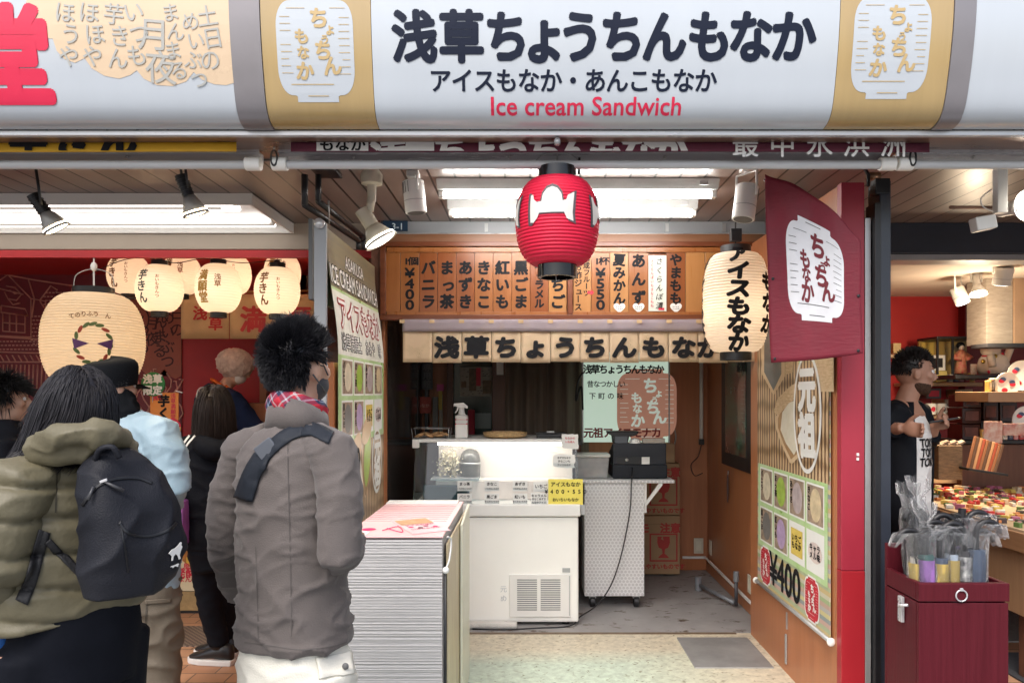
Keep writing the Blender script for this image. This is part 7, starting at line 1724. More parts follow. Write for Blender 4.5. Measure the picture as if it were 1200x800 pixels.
def bvh_of(*objs):
 vs, fs = [], []
 for o in objs:
  w = world_of(o); b = len(vs); vs += [v.co + w for v in o.data.vertices]; fs += [[i + b for i in p.vertices] for p in o.data.polygons]
 return BVHTree.FromPolygons(vs, fs)
EYE = Vector((0, 0, CAMH))
def drape(bvh, px, py, lift=.004, Y=2.):
 """point of the garment that lies in the given direction, lifted off its cloth"""
 d = (P(px, py, Y) - EYE).normalized(); h = bvh.ray_cast(EYE, d)
 if h[0] is None: return None
 return h[0] + h[1] * lift * (1 if h[1].dot(d) < 0 else -1), h[1]
def ribbon(bvh, pts, w, lift=.005, th=.003, k=8, Y=2.):
 c = smooth_pts([Vector((a, b, 0)) for a, b in pts], k); rows = []
 for i, p in enumerate(c):
  t_ = (c[min(i + 1, len(c) - 1)] - c[max(i - 1, 0)]).normalized(); q = Vector((-t_.y, t_.x, 0)); ww = w if not callable(w) else w(i / (len(c) - 1))
  row = []
  for s in (-1, -.5, 0, .5, 1):
   h = drape(bvh, p.x + q.x * ww * s / 2, p.y + q.y * ww * s / 2, lift, Y)
   row.append(h[0] if h else None)
  if all(row): rows.append(row)
 mb = MB(); mb.add([p for r in rows for p in r], [(i * 5 + j, i * 5 + j + 1, (i + 1) * 5 + j + 1, (i + 1) * 5 + j) for i in range(len(rows) - 1) for j in range(4)]); return mb

def strands(name, parent, mat, L_, rm, n, length, style, seed=1, rad=.0016, segs=10, s=1., drift=Vector((0, 0, 0)), obstacles=(), hairline=None, cap=True, capk=1.05):
 rnd = random.Random(seed); mb = MB(); C0 = L_(0, -.008, .022); R0 = Vector((.077, .095, .098)) * s
 rmi = rm.transposed()
 def keep(d):      # d local unit direction: where hair grows
  if hairline: return hairline(d)
  return not (d.y > .35 and d.z < .55) and d.z > -.62 and not (abs(d.x) > .82 and d.y > -.05 and d.z < .1)
 if cap:
  vs = []; fs = []; nu, nv = 40, 24
  for j in range(nv + 1):
   a = -math.pi / 2 + math.pi * j / nv
   for i in range(nu):
    t_ = 2 * math.pi * i / nu; d = Vector((math.cos(a) * math.cos(t_), math.cos(a) * math.sin(t_), math.sin(a)))
    vs.append((C0 + rm @ Vector((d.x * R0.x * capk, d.y * R0.y * capk, d.z * R0.z * capk)), d))
  for j in range(nv):
   for i in range(nu):
    q = (j * nu + i, j * nu + (i + 1) % nu, (j + 1) * nu + (i + 1) % nu, (j + 1) * nu + i)
    if all(keep(vs[k][1]) for k in q): fs.append(q)
  mb.add([v[0] for v in vs], fs)
 obs = [(C0, Vector((R0.x * 1.06, R0.y * 1.06, R0.z * 1.06)), rm)] + list(obstacles)
 made = 0
 while made < n:
  d = Vector((rnd.gauss(0, 1), rnd.gauss(0, 1), rnd.gauss(0, 1))).normalized()
  if not keep(d): continue
  made += 1
  p = C0 + rm @ Vector((d.x * R0.x, d.y * R0.y, d.z * R0.z)); nrm = (rm @ Vector((d.x / R0.x, d.y / R0.y, d.z / R0.z))).normalized()
  ln = length(d, rnd) if callable(length) else length * rnd.uniform(.75, 1.1)
  v = style(d, nrm, rm, rnd); pts = [p]; st = ln / segs
  jit = Vector((rnd.gauss(0, 1), rnd.gauss(0, 1), rnd.gauss(0, 1))) * .05
  for k in range(segs):
   g = Vector((0, 0, -1)); f = k / segs
   if style is S_long: v = (v * .62 + g * .42 + drift * f * .5 + jit * .25).normalized()
   else: v = (v * .9 + jit * .5 + g * .06 * f).normalized()
   p = p + v * st
   for (c, r, m_) in obs:
    q = m_.transposed() @ (p - c); e = Vector((q.x / r.x, q.y / r.y, q.z / r.z)); l = e.length
    if l < 1.0 and l > 1e-6:
     e = e / l * (1.0 + rnd.uniform(0, .07)); p = c + m_ @ Vector((e.x * r.x, e.y * r.y, e.z * r.z)); v = (p - pts[-1]).normalized() if (p - pts[-1]).length > 1e-6 else v
   pts.append(p)
  b = len(mb.v); rr = rad * rnd.uniform(.7, 1.3); side = v.orthogonal().normalized()
  for k, q in enumerate(pts):
   t_ = (pts[min(k + 1, segs)] - pts[max(k - 1, 0)]).normalized(); a1 = t_.cross(Vector((.3, .9, .2))).normalized(); a2 = t_.cross(a1)
   w = rr * (1 - (k / segs) ** 2 * .8) * (1 if k else .7)
   for j in range(3):
    an = 2 * math.pi * j / 3; mb.v.append(tuple(q + a1 * w * math.cos(an) + a2 * w * math.sin(an)))
  for k in range(segs):
   for j in range(3): mb.f.append([b + k * 3 + j, b + k * 3 + (j + 1) % 3, b + (k + 1) * 3 + (j + 1) % 3, b + (k + 1) * 3 + j]); mb.m.append(0)
 return mb.build(name, mat, parent, True)
def S_long(d, nrm, rm, rnd):
 down = Vector((0, 0, -1)); tng = down - nrm * down.dot(nrm)
 if d.z > .5: tng = rm @ Vector((d.x + (.5 if d.x > 0 else -.5), -.35, 0))
 return (tng.normalized() + nrm * .12).normalized()
def S_spiky(d, nrm, rm, rnd):
 up = Vector((0, 0, 1)); fwd = rm @ Vector((0, 1, 0)); r_ = Vector((rnd.gauss(0, 1), rnd.gauss(0, 1), rnd.gauss(0, 1))) * .28
 q = d * 4.5; r_ = r_ * .35 + Vector((noise.noise(q), noise.noise(q + Vector((7, 3, 1))), noise.noise(q + Vector((2, 9, 5))))) * 1.35
 k = max(0., min(1., (d.z - .02) / .55)); k = k * k * (3 - 2 * k); tng = (Vector((0, 0, -1)) - nrm * (-nrm.z))
 return ((tng + nrm * .16 + r_ * .22) * (1 - k) + (up * .8 + nrm * .35 + fwd * .12 + r_ * .6) * k).normalized()
def S_short(d, nrm, rm, rnd):
 r_ = Vector((rnd.gauss(0, 1), rnd.gauss(0, 1), rnd.gauss(0, 1))) * .15; tng = Vector((0, 0, -1)) - nrm * (-nrm.z)
 return (nrm * .35 + tng * .7 + r_).normalized()

def fwd_of(y): return Vector((-math.sin(y), math.cos(y), 0))
def right_of(y): return Vector((math.cos(y), math.sin(y), 0))
def legs_std(S, yaw, hip, spread=.10, step=(0, 0), toe=None, z0=0.):
 r_, f_ = right_of(yaw), fwd_of(yaw); S['hj'] = [hip - r_ * spread + Vector((0, 0, -.05)), hip + r_ * spread + Vector((0, 0, -.05))]
 S['kn'] = []; S['an'] = []; S['toe'] = [toe or f_, toe or f_]
 for i, s in ((0, -1), (1, 1)):
  S['an'].append(Vector((hip.x, hip.y, z0 + .095)) + r_ * s * (spread + .01) + f_ * step[i])
  S['kn'].append((S['hj'][i] + S['an'][i]) / 2 + f_ * .025)
 return S
def shoe(parent, an, td, upper, sole, s=1., soleh=.03):
 td = td.normalized(); sd = td.cross(Vector((0, 0, 1))); z0 = an.z - .095
 def sec(f, w, h0, h1):
  c = an + td * f; return [Vector((c.x, c.y, 0)) + sd * w * math.cos(a) + Vector((0, 0, z0 + h0 + (h1 - h0) * (.5 + .5 * math.sin(a)))) for a in [2 * math.pi * k / 20 for k in range(20)]]
 MB().loft([sec(-.085 * s, .012, soleh, .06), sec(-.075 * s, .032, soleh, .115), sec(-.02 * s, .040, soleh, .13), sec(.04 * s, .042, soleh, .105), sec(.10 * s, .046, soleh, .075), sec(.16 * s, .040, soleh, .058), sec(.185 * s, .012, soleh, .045)]).build('shoe', upper, parent, True)
 MB().loft([[Vector((an.x, an.y, z0)) + td * f * s + sd * w * q + Vector((0, 0, h)) for f, w, q in ((-.09, .03, 1), (-.02, .042, 1), (.1, .05, 1), (.17, .036, 1), (.195, .01, 1), (.195, .01, -1), (.17, .036, -1), (.1, .05, -1), (-.02, .042, -1), (-.09, .03, -1))] for h in (.004, soleh + .006)]).build('sole', sole, parent, bevel=.006)
 MB().tube([an + Vector((0, 0, .05)), an + Vector((0, 0, .0))], [.042, .044], 16).build('sock', m_black, parent, True)

# ---------------------------------------------------------------- the man in the grey jacket
yA = R(-30); SA = dict(yaw=yA, hyaw=R(-24), head=P(349, 432, 2.18), neck=P(347, 503, 2.15), hip=P(345, 762, 2.15), pitch=0.)
SA['sh'] = [P(288, 535, 2.24), P(388, 535, 2.06)]; SA['el'] = [P(263, 628, 2.26), P(403, 652, 2.0)]; SA['wr'] = [P(292, 690, 2.42), P(408, 640, 2.24)]
SA['thumb'] = [Vector((1, 0, .3)), Vector((-.3, .2, 1))]
legs_std(SA, yA, SA['hip'] - Vector((0, 0, -.04)))
A, LA, rmA = body('man with spiky black hair in a grey jacket and white trousers seen from behind', SA)
m_jgrey = M('jacket_grey', (.098, .085, .081), .8, base2=(.13, .112, .105), scale=4, bump=.25, bscale=260, sheen=.15, spec=.25)
mb = MB(); Yc = 2.15
secs = [(497, 347, .078, .070), (506, 345, .115, .088), (518, 342, .155, .10), (535, 340, .172, .112), (565, 339, .172, .120), (620, 340, .160, .122), (680, 343, .162, .130), (730, 345, .170, .138), (752, 345, .172, .140)]
mb.loft([ring(P(px, py, Yc), rx, ry, yA, tilt=(.0 if py < 700 else .04), tside=-.05 if py > 700 else 0) for py, px, rx, ry in reversed(secs)])
mba = MB(); mba.tube([P(318, 512, 2.2), P(288, 528, 2.24), P(273, 572, 2.25), P(267, 628, 2.26), P(273, 665, 2.33), P(285, 694, 2.40)], [.05, .068, .063, .059, .056, .052], 20)
mba.tube([P(365, 512, 2.1), P(389, 528, 2.06), P(399, 575, 2.03), P(398, 650, 1.99), P(402, 645, 2.10), P(406, 640, 2.22)], [.05, .068, .061, .057, .056, .053], 20)
def dA(p, q):
 z = (p.z - .8) / .55; arm = 0
 f = .009 * ridge(p, 5, 5, 12, 3.1) ** 2 + .005 * ridge(p, 10, 10, 20, 8.3) ** 2 + .004 * nz3(p, 3, 3, 4, 1.2) + .007
 low = max(0., min(1., 1.15 - z)); hemline = .0
 if p.z < .835: hemline = .004
 diag = ridge(Vector((p.x + p.z * .5, p.y, p.z - p.x * .35)), 6, 3, 2.6, 5.) ** 2
 return (f - .010) * (.55 + .65 * low) + .008 * diag * low + hemline
jA = organic('jacket', mb, m_jgrey, A, .0075, 6, dA)
slA = organic('jacket_sleeves', mba, m_jgrey, A, .0075, 6, lambda p, q: dA(p, q) + .002)
# collar and hem seams
mb = MB().loft([ring(P(348, 505, 2.15), .092, .080, yA, tilt=.15), ring(P(349, 492, 2.155), .089, .080, yA, tilt=.30), ring(P(350, 478, 2.16), .083, .077, yA, tilt=.42), ring(P(350, 479, 2.16), .076, .070, yA, tilt=.42), ring(P(348, 500, 2.155), .078, .068, yA, tilt=.2)], caps=False)
mb.build('collar', m_jgrey, A, True, solid=.003)
def mat_plaid():
 m = M('plaid_scarf', (.1, .02, .03), .8, bump=.3, bscale=200); t, n, L, b = nodes(m); tc = n.new('ShaderNodeTexCoord')
 sx = n.new('ShaderNodeSeparateXYZ'); mp = n.new('ShaderNodeMapping'); mp.inputs['Rotation'].default_value = (.5, .6, .4); L.new(tc.outputs['Object'], mp.inputs[0]); L.new(mp.outputs[0], sx.inputs[0])
 def saw(sock, k):
  a = n.new('ShaderNodeMath'); a.operation = 'MULTIPLY'; a.inputs[1].default_value = k; L.new(sock, a.inputs[0]); f = n.new('ShaderNodeMath'); f.operation = 'FRACT'; L.new(a.outputs[0], f.inputs[0])
  cr = n.new('ShaderNodeValToRGB'); cr.color_ramp.interpolation = 'CONSTANT'; e = cr.color_ramp.elements; e[0].color = (.42, .012, .03, 1); e[1].position = .32; e[1].color = (.012, .02, .06, 1)
  for p_, c_ in ((.5, (.30, .36, .46, 1)), (.58, (.012, .02, .06, 1)), (.8, (.42, .02, .04, 1)), (.92, (.5, .48, .48, 1))): x = e.new(p_); x.color = c_
  L.new(f.outputs[0], cr.inputs[0]); return cr
 a, c = saw(sx.outputs['X'], 16), saw(sx.outputs['Z'], 16)
 mx = n.new('ShaderNodeMix'); mx.data_type = 'RGBA'; mx.inputs['Factor'].default_value = .5; L.new(a.outputs[0], mx.inputs['A']); L.new(c.outputs[0], mx.inputs['B']); L.new(mx.outputs['Result'], b.inputs['Base Color']); return m
mb = MB(); cS = P(349, 480, 2.165); pts = []
for k in range(25):
 a = 2 * math.pi * k / 24; q = rotz(yA) @ Vector((.066 * math.cos(a), .064 * math.sin(a), 0)); q.z = -.40 * (q.dot(fwd_of(yA))) + .004 * math.sin(3 * a); pts.append(cS + q)
mb.tube(pts, [(.030 + .004 * math.sin(k), .022) for k in range(25)], 14); mb.tube([p + Vector((.004, -.004, .014)) for p in pts], .016, 10)
organic('scarf', mb, mat_plaid(), A, .005, 3, lambda p, q: .004 * ridge(p, 30, 30, 30, 2.))
# mask with loop, trousers, shoes, hair
mb = MB(); mb.ell(LA(0, .042, -.048), (.062, .066, .056), rmA, 20, 14)
organic('face_mask', mb, M('mask_dark', (.045, .048, .055), .7), A, .006, 2)
MB().tube([LA(.080, -.02, .012), LA(.079, .02, .008), LA(.066, .055, -.018)], .0022, 6).build('mask_loop', M('mask_dark'), A, True)
MB().tube([LA(.082, -.03, -.018), LA(.079, .01, -.052), LA(.060, .05, -.068)], .0022, 6).build('mask_loop', M('mask_dark'), A, True)
m_trw = M('trousers_white', (.70, .68, .60), .75, var=.04, scale=5, bump=.2, bscale=220)
mb = MB(); hp = SA['hip']
mb.loft([ring(hp + Vector((0, 0, -.16)), .165, .125, yA), ring(hp + Vector((0, 0, -.06)), .178, .135, yA), ring(hp + Vector((0, 0, .05)), .16, .12, yA), ring(hp + Vector((0, 0, .10)), .15, .11, yA)])
for i in (0, 1): mb.tube([SA['hj'][i] + Vector((0, 0, -.02)), SA['hj'][i].lerp(SA['kn'][i], .5), SA['kn'][i], SA['kn'][i].lerp(SA['an'][i], .5), SA['an'][i] + Vector((0, 0, .02))], [.10, .098, .085, .078, .075], 20)
trA = organic('trousers', mb, m_trw, A, .009, 5, lambda p, q: .008 * (ridge(p, 7, 7, 12, 2.) - .4) + .005 * nz3(p, 12, 12, 8, 4.))
bv = bvh_of(trA)
mb = ribbon(bv, [(372, 783), (412, 776)], 26, .008); mb.build('pocket_flap', m_trw, A, True, solid=.006)
h = drape(bv, 403, 786, .018)
if h: MB().ell(h[0], (.0095, .006, .0095)).build('button', m_dkgrey, A, True)
for i in (0, 1): shoe(A, SA['an'][i], SA['toe'][i], m_white, m_white)
def lenA(d, rnd): return (.020 + .020 * max(0, min(1, d.z * 1.4))) * rnd.uniform(.7, 1.2) * (1 + .7 * noise.noise(d * 5))
strands('hair', A, mat_hair('hair_black', (.006, .006, .008)), LA, rmA, 8500, lenA, S_spiky, 3, .0014, 6, 1., hairline=lambda d: (d.z > .40 or d.y < .25) and d.z > -.72 + .15 * abs(d.x) and not (d.x > .55 and d.y > -.30 and d.z < .02) and not (d.x < -.55 and d.y > -.30 and d.z < .02), capk=1.06)
bv = bvh_of(jA)
m_seam = M('seam_grey', (.075, .066, .062), .8)
for q in ([(287, 752), (320, 757), (350, 761), (385, 758), (406, 752)], [(337, 508), (338, 560), (340, 640), (342, 745)], [(300, 640), (302, 700), (303, 748)]):
 ribbon(bv, q, 1.1, .0015).build('seam', m_seam, A, True)
# shoulder bag: strap over the back, pouch at the chest
bv = bvh_of(jA, slA)
sb = thing('shoulder_bag', 'dark sling bag strap crossing the back of the grey jacket', 'bag', P(318, 540, 2.0))
m_strap = M('strap_navy', (.016, .020, .028), .6, var=.15, scale=40, bump=.2, bscale=300, spec=.25)
st = ribbon(bv, [(388, 514), (366, 504), (343, 508), (322, 522), (308, 538)], 15, .006).build('strap', m_strap, sb, True, solid=.003)
ribbon(bvh_of(jA), [(312, 530), (299, 552), (290, 576), (282, 600), (266, 626)], lambda f: 18 + 6 * f, .009).build('wide_strap', m_strap, sb, True, solid=.005)
h = drape(bv, 315, 526, .010)
MB().obox(h[0], Vector((.022, 0, .017)), Vector((-.012, 0, .016)), h[1] * .004).build('buckle', M('buckle_grey', (.09, .10, .12), .35), sb, bevel=.003)
MB().obox(SA['neck'] + fwd_of(yA) * .17 - right_of(yA) * .05 + Vector((0, 0, -.30)), right_of(yA) * .09, fwd_of(yA) * .035, (0, 0, .08)).build('pouch', m_strap, sb, bevel=.02)

# ---------------------------------------------------------------- the woman with the backpack
yB = R(56); SB = dict(yaw=yB, hyaw=R(52), head=P(92, 484, 1.90), neck=P(93, 545, 1.88), hip=P(90, 716, 1.90), pitch=R(-6), hs=.93, slim=.76)
SB['sh'] = [P(30, 578, 1.77), P(150, 566, 2.02)]; SB['el'] = [P(-2, 655, 1.73), P(140, 650, 2.12)]; SB['wr'] = [P(4, 716, 1.88), P(90, 660, 2.25)]
legs_std(SB, yB, SB['hip'] + Vector((0, 0, -.02)), .095)
B, LB, rmB = body('woman with long dark hair in an olive quilted jacket with a black backpack', SB)
m_olive = M('quilt_olive', (.112, .099, .060), .5, base2=(.148, .130, .080), scale=4, bump=.15, bscale=90, spec=.4)
mb = MB(); Yc = 1.90
secs = [(528, 96, .085, .08), (545, 91, .148, .113), (570, 86, .174, .130), (610, 82, .178, .136), (660, 78, .18, .140), (705, 76, .186, .148), (724, 76, .186, .148)]
mb.loft([ring(P(px, py, Yc), rx, ry, yB, tilt=(.10 if py > 690 else 0)) for py, px, rx, ry in reversed(secs)])
mba = MB(); mba.tube([P(70, 552, 1.83), P(28, 572, 1.77), P(6, 610, 1.74), P(-4, 655, 1.72), P(-4, 690, 1.79), P(2, 716, 1.87)], [.06, .088, .086, .082, .074, .06], 20)
mba.tube([P(125, 552, 1.95), P(150, 566, 2.02), P(146, 605, 2.08), P(140, 650, 2.12), P(95, 660, 2.24)], [.06, .086, .082, .078, .06], 20)
def dB(p, q):
 s = (p.z + .22 * p.x * .6 + .014 * nz3(p, 6, 6, 6, 2.)) / .082; f = abs((s % 1) - .5) * 2
 puff = .017 * (1 - f ** 4) - .012
 cr = .006 * ridge(p, 10, 10, 22, 4.) * (1 - .5 * f)
 return puff + cr - .004 + .006 * nz3(p, 5, 5, 5, 7.)
jB = organic('jacket', mb, m_olive, B, .0075, 5, dB)
slB = organic('jacket_sleeves', mba, m_olive, B, .0075, 5, dB)
mb = MB()
arc = [P(38, 530, 1.76), P(54, 518, 1.73), P(82, 509, 1.70), P(115, 509, 1.73), P(138, 514, 1.79), P(143, 520, 1.90)]
mb.tube(smooth_pts(arc, 4), [.010 + .010 * min(1, k / 5) + .012 * math.sin(math.pi * min(1, k / 15)) + (.010 if k > 10 else 0) for k in range(21)], 18)
mb.tube(smooth_pts([P(45, 528, 1.77), P(85, 524, 1.74), P(120, 524, 1.78), P(145, 530, 1.88)], 4), [.04] * 13, 16)
organic('hood', mb, m_olive, B, .0065, 4, lambda p, q: .007 * ridge(p, 11, 11, 18, 6.) + .005 * nz3(p, 16, 16, 16, 1.) - .003)
bvB = bvh_of(jB, slB)
ribbon(bvB, [(66, 530), (66, 570), (65, 600)], 1.6, .002).build('seam', M('seam_olive', (.05, .042, .028), .6), B, True)
m_legb = M('leggings_black', (.006, .007, .011), .8, var=.2, bump=.1, bscale=200, spec=.1)
mb = MB(); hp = SB['hip']
mb.loft([ring(hp + Vector((0, 0, -.18)), .135, .115, yB), ring(hp + Vector((0, 0, -.06)), .15, .125, yB), ring(hp + Vector((0, 0, .06)), .14, .12, yB)])
for i in (0, 1): mb.tube([SB['hj'][i], SB['hj'][i].lerp(SB['kn'][i], .5), SB['kn'][i], SB['kn'][i].lerp(SB['an'][i], .4), SB['an'][i]], [.086, .078, .060, .055, .042], 18)
organic('leggings', mb, m_legb, B, .009, 5, lambda p, q: .003 * nz3(p, 10, 10, 10))
for i in (0, 1): shoe(B, SB['an'][i], SB['toe'][i], m_black, m_white)
m_hairB = mat_hair('hair_dark', (.008, .007, .009))
obsB = [(P(92, 600, 1.90), Vector((.195, .155, .20)), rotz(yB)), (P(88, 520, 1.74), Vector((.13, .06, .06)), rotz(R(20)))]
strands('hair', B, m_hairB, LB, rmB, 9000, lambda d, r: (.40 if d.x < -.30 and d.y > -.45 else .17) * r.uniform(.75, 1.1), S_long, 5, .0012, 18, .93, Vector((-.72, -.45, -.35)), obsB, hairline=lambda d: (d.z > .35 or d.y < .45) and d.z > -.5, capk=1.07)
# backpack
u, nB = right_of(yB), -fwd_of(yB)
bp = thing('backpack', 'black backpack with zips and small white leaping cat mark on the olive jacket', 'backpack', P(150, 690, 1.75))
bc = P(156, 612, 1.76) - nB * .075
def bpsec(z, w, d, off=0., sh=0.):
 out = []
 for k in range(36):
  a = 2 * math.pi * k / 36; x, y = w * spow(math.cos(a), .62), d * spow(math.sin(a), .75)
  out.append(bc + u * (x + sh) + nB * (y + d * .8 + off) + Vector((0, 0, z)))
 return out
m_bag = M('bag_nylon', (.010, .011, .016), .55, base2=(.017, .018, .024), scale=5, bump=.25, bscale=280, spec=.22)
mb = MB(); mb.loft([bpsec(-.175, .06, .04, .02, -.02), bpsec(-.165, .085, .060, .015, -.015), bpsec(-.12, .108, .076, 0, .0), bpsec(-.05, .114, .082, 0, .010), bpsec(.03, .106, .074), bpsec(.10, .090, .060, 0, -.012), bpsec(.15, .068, .046, 0, -.018), bpsec(.178, .04, .028, 0, -.02)])
bk = organic('main_bag', mb, m_bag, bp, .0065, 5, lambda p, q: .010 * (ridge(p, 8, 8, 9, 5.) - .4) + .006 * nz3(p, 14, 14, 9, 3.) )
bvK = bvh_of(bk)
m_zip = M('zip_black', (.006, .006, .008), .4)
ribbon(bvK, [(97, 592), (112, 572), (132, 562), (160, 560), (178, 566)], 3.2, .003, Y=1.7).build('main_zip', m_zip, bp, True, solid=.003)
ribbon(bvK, [(140, 612), (150, 624), (172, 628), (195, 622), (206, 612)], 3.0, .003, Y=1.7).build('pocket_zip', m_zip, bp, True, solid=.003)
ribbon(bvK, [(141, 610), (146, 640), (150, 670)], 2.0, .002, Y=1.7).build('seam', m_zip, bp, True, solid=.002)
for a, b, c_, d_ in ((112, 570, 108, 586), (122, 566, 142, 578)):
 h1, h2 = drape(bvK, a, b, .008, 1.7), drape(bvK, c_, d_, .012, 1.7)
 if h1 and h2: MB().tube([h1[0], h2[0]], [.0028, .0045], 8).build('zip_pull', M('pull_grey', (.05, .05, .055), .4), bp, True)
h1 = drape(bvK, 121, 565, .008, 1.7)
if h1: MB().obox(h1[0], (.008, 0, .003), (0, .002, 0), (-.001, 0, .003)).build('zip_slider', m_alu, bp, bevel=.001)
# white leaping cat mark on the lower corner
cat = [(-.018, .004), (-.012, .010), (-.004, .012), (.002, .016), (.008, .022), (.011, .021), (.010, .016), (.013, .012), (.010, .004), (.008, -.004), (.011, -.012), (.007, -.013), (.003, -.004), (-.002, .000), (-.006, -.004), (-.007, -.012), (-.010, -.012), (-.010, -.003), (-.014, .001)]
h = drape(bvK, 205, 648, .004, 1.7)
if h:
 a_ = Vector((0, 0, 1)).cross(h[1]).normalized(); b_ = h[1].cross(a_)
 for k_, dz in ((1.2, 0.), (.8, -.030)):
  MB().prism([(x * k_, y * k_ * (1 if dz == 0 else .28) + dz) for x, y in cat], h[0], a_, b_, .0015).build('logo', m_paperw, bp)
MB().tube(smooth_pts([P(112, 538, 1.71), P(118, 526, 1.70), P(132, 524, 1.70), P(140, 536, 1.71)]), .007, 8).build('handle', m_bag, bp, True)
m_str = M('strap_black', (.010, .010, .012), .6, bump=.2, bscale=200)
ribbon(bvB, [(56, 633), (68, 646), (84, 662), (98, 676)], 9, .006, Y=1.7).build('strap', m_str, bp, True, solid=.004)
ribbon(bvB, [(52, 622), (44, 650), (36, 680), (26, 705)], 15, .005, Y=1.7).build('strap', m_str, bp, True, solid=.004)
ribbon(bvB, [(30, 530), (60, 527), (100, 532)], 6, .006, Y=1.7).build('strap', m_str, bp, True, solid=.004)
# blue drawstring bag in her hand
db = thing('drawstring_bag', 'bright blue drawstring bag hanging from the hand of the woman in olive', 'bag', P(-4, 790, 1.86))
MB().tube([P(20, 690, 1.80), P(8, 722, 1.86), P(2, 738, 1.86)], .004, 8).build('cord', m_str, db, True)
MB().tube([P(2, 735, 1.86), P(2, 742, 1.86), P(-4, 765, 1.86), P(-10, 800, 1.86)], [.012, .026, .035, .03], 16).build('pouch', M('bag_blue', (.03, .16, .55), .55, var=.2, scale=20, bump=.4, bscale=30), db, True)

# ---------------------------------------------------------------- the man in the black cap
yC = R(-22); SCp = dict(yaw=yC, hyaw=R(-30), head=P(131, 455, 3.30), neck=P(137, 486, 3.28), hip=P(160, 668, 3.3))
SCp['sh'] = [P(112, 512, 3.4), P(185, 512, 3.22)]; SCp['el'] = [P(100, 575, 3.4), P(203, 565, 3.2)]; SCp['wr'] = [P(130, 610, 3.55), P(196, 600, 3.42)]
legs_std(SCp, yC, SCp['hip'], .09)
Cc, LC, rmC = body('man in a black cap and light blue jacket standing in the queue', SCp)
m_blue = M('jacket_blue', (.24, .34, .40), .55, base2=(.29, .395, .455), scale=4, bump=.15, bscale=150)
mb = MB(); Yc = 3.3
secs = [(480, 140, .085, .08), (489, 144, .15, .11), (500, 148, .20, .13), (530, 152, .205, .145), (590, 156, .205, .15), (660, 158, .21, .155), (686, 158, .205, .15)]
mb.loft([ring(P(px, py, Yc), rx, ry, yC) for py, px, rx, ry in reversed(secs)])
mb.tube([P(160, 495, 3.25), P(186, 508, 3.22), P(197, 535, 3.2), P(203, 565, 3.18), P(198, 592, 3.36)], [.06, .085, .08, .072, .055], 18)
mb.tube([P(125, 495, 3.36), P(108, 512, 3.4), P(100, 570, 3.4), P(128, 605, 3.52)], [.06, .08, .072, .055], 18)
organic('jacket', mb, m_blue, Cc, .010, 5, lambda p, q: .009 * ridge(p, 6, 6, 11, 3.) ** 2 + .005 * ridge(p, 12, 12, 18, 9.) ** 2 - .004)
mb = MB(); mb.tube([P(139, 497, 3.27), P(137, 480, 3.28), P(134, 466, 3.30)], [.115, .09, .078], 20)
organic('black_hood', mb, M('hood_black', (.006, .007, .009), .85, spec=.1), Cc, .009, 4, lambda p, q: .01 * (ridge(p, 12, 12, 20, 1.) - .4))
m_khaki = M('trousers_khaki', (.105, .083, .058), .75, base2=(.13, .104, .075), scale=5, bump=.2, bscale=200)
mb = MB(); hp = SCp['hip']
mb.loft([ring(hp + Vector((0, 0, -.17)), .18, .14, yC), ring(hp + Vector((0, 0, -.05)), .19, .15, yC), ring(hp + Vector((0, 0, .06)), .17, .13, yC)])
for i in (0, 1): mb.tube([SCp['hj'][i], SCp['hj'][i].lerp(SCp['kn'][i], .5), SCp['kn'][i], SCp['kn'][i].lerp(SCp['an'][i], .5), SCp['an'][i] + Vector((0, 0, .0))], [.115, .115, .105, .10, .095], 20)
trC = organic('trousers', mb, m_khaki, Cc, .010, 5, lambda p, q: .014 * (ridge(p, 6, 6, 10, 2.) - .4) + .006 * nz3(p, 14, 14, 9, 4.))
bvC = bvh_of(trC)
ribbon(bvC, [(170, 705), (200, 703)], 5, .006, Y=3.2).build('pocket_flap', m_khaki, Cc, True, solid=.006)
ribbon(bvC, [(172, 708), (171, 725), (170, 748)], 2, .003, Y=3.2).build('seam', M('seam_khaki', (.05, .04, .028), .7), Cc, True)
for i in (0, 1): shoe(Cc, SCp['an'][i], SCp['toe'][i], m_dkgrey, m_white)
strands('hair', Cc, mat_hair('hair_grey', (.03, .03, .032)), LC, rmC, 900, .022, S_short, 6, .0022, 4, 1., hairline=lambda d: d.z < .45 and d.z > -.55 and d.y < .25 and not (abs(d.x) > .7 and d.y > -.3 and d.z < 0), capk=1.05)
cp = MB().loft([[LC(0, -.008, 0) + rmC @ Vector((.096 * k * math.cos(a), .116 * k * math.sin(a), z + .015 * math.sin(a))) for a in [2 * math.pi * q / 32 for q in range(32)]] for z, k in ((.006, .98), (.04, 1.02), (.085, 1.03), (.104, .99), (.118, .88), (.126, .66), (.130, .35), (.131, .03))]).build('cap', M('cap_black', (.006, .007, .009), .8, bump=.2, bscale=200, spec=.12), Cc, True, auto=45)
MB().loft([[LC(0, 0, .02) + rmC @ Vector((.075 * math.cos(a), .095 + y * max(0, math.sin(a)), -.012 * y / .07 + dz)) for a in [math.pi * q / 12 for q in range(13)]] for y, dz in ((.0, 0), (.075, -.004), (.075, -.009), (.0, -.006))], closed=False, caps=False).build('peak', M('cap_black'), cp)
pts = [LC(0, -.008, .012) + rmC @ Vector((.096 * math.cos(a), .118 * math.sin(a), .0 - .016)) for a in [math.pi * (1.22 + .56 * k / 10) for k in range(11)]]
MB().tube(pts, (.010, .003), 8).build('cap_strap', M('leather_brown', (.09, .035, .018), .5), cp, True)
arcp = [LC(0, -.008, .012) + rmC @ Vector((.090 * math.cos(math.pi * (1.3 + .4 * k / 10)), .114 * math.sin(math.pi * (1.3 + .4 * k / 10)), -.014 + .035 * math.sin(math.pi * k / 10))) for k in range(11)]
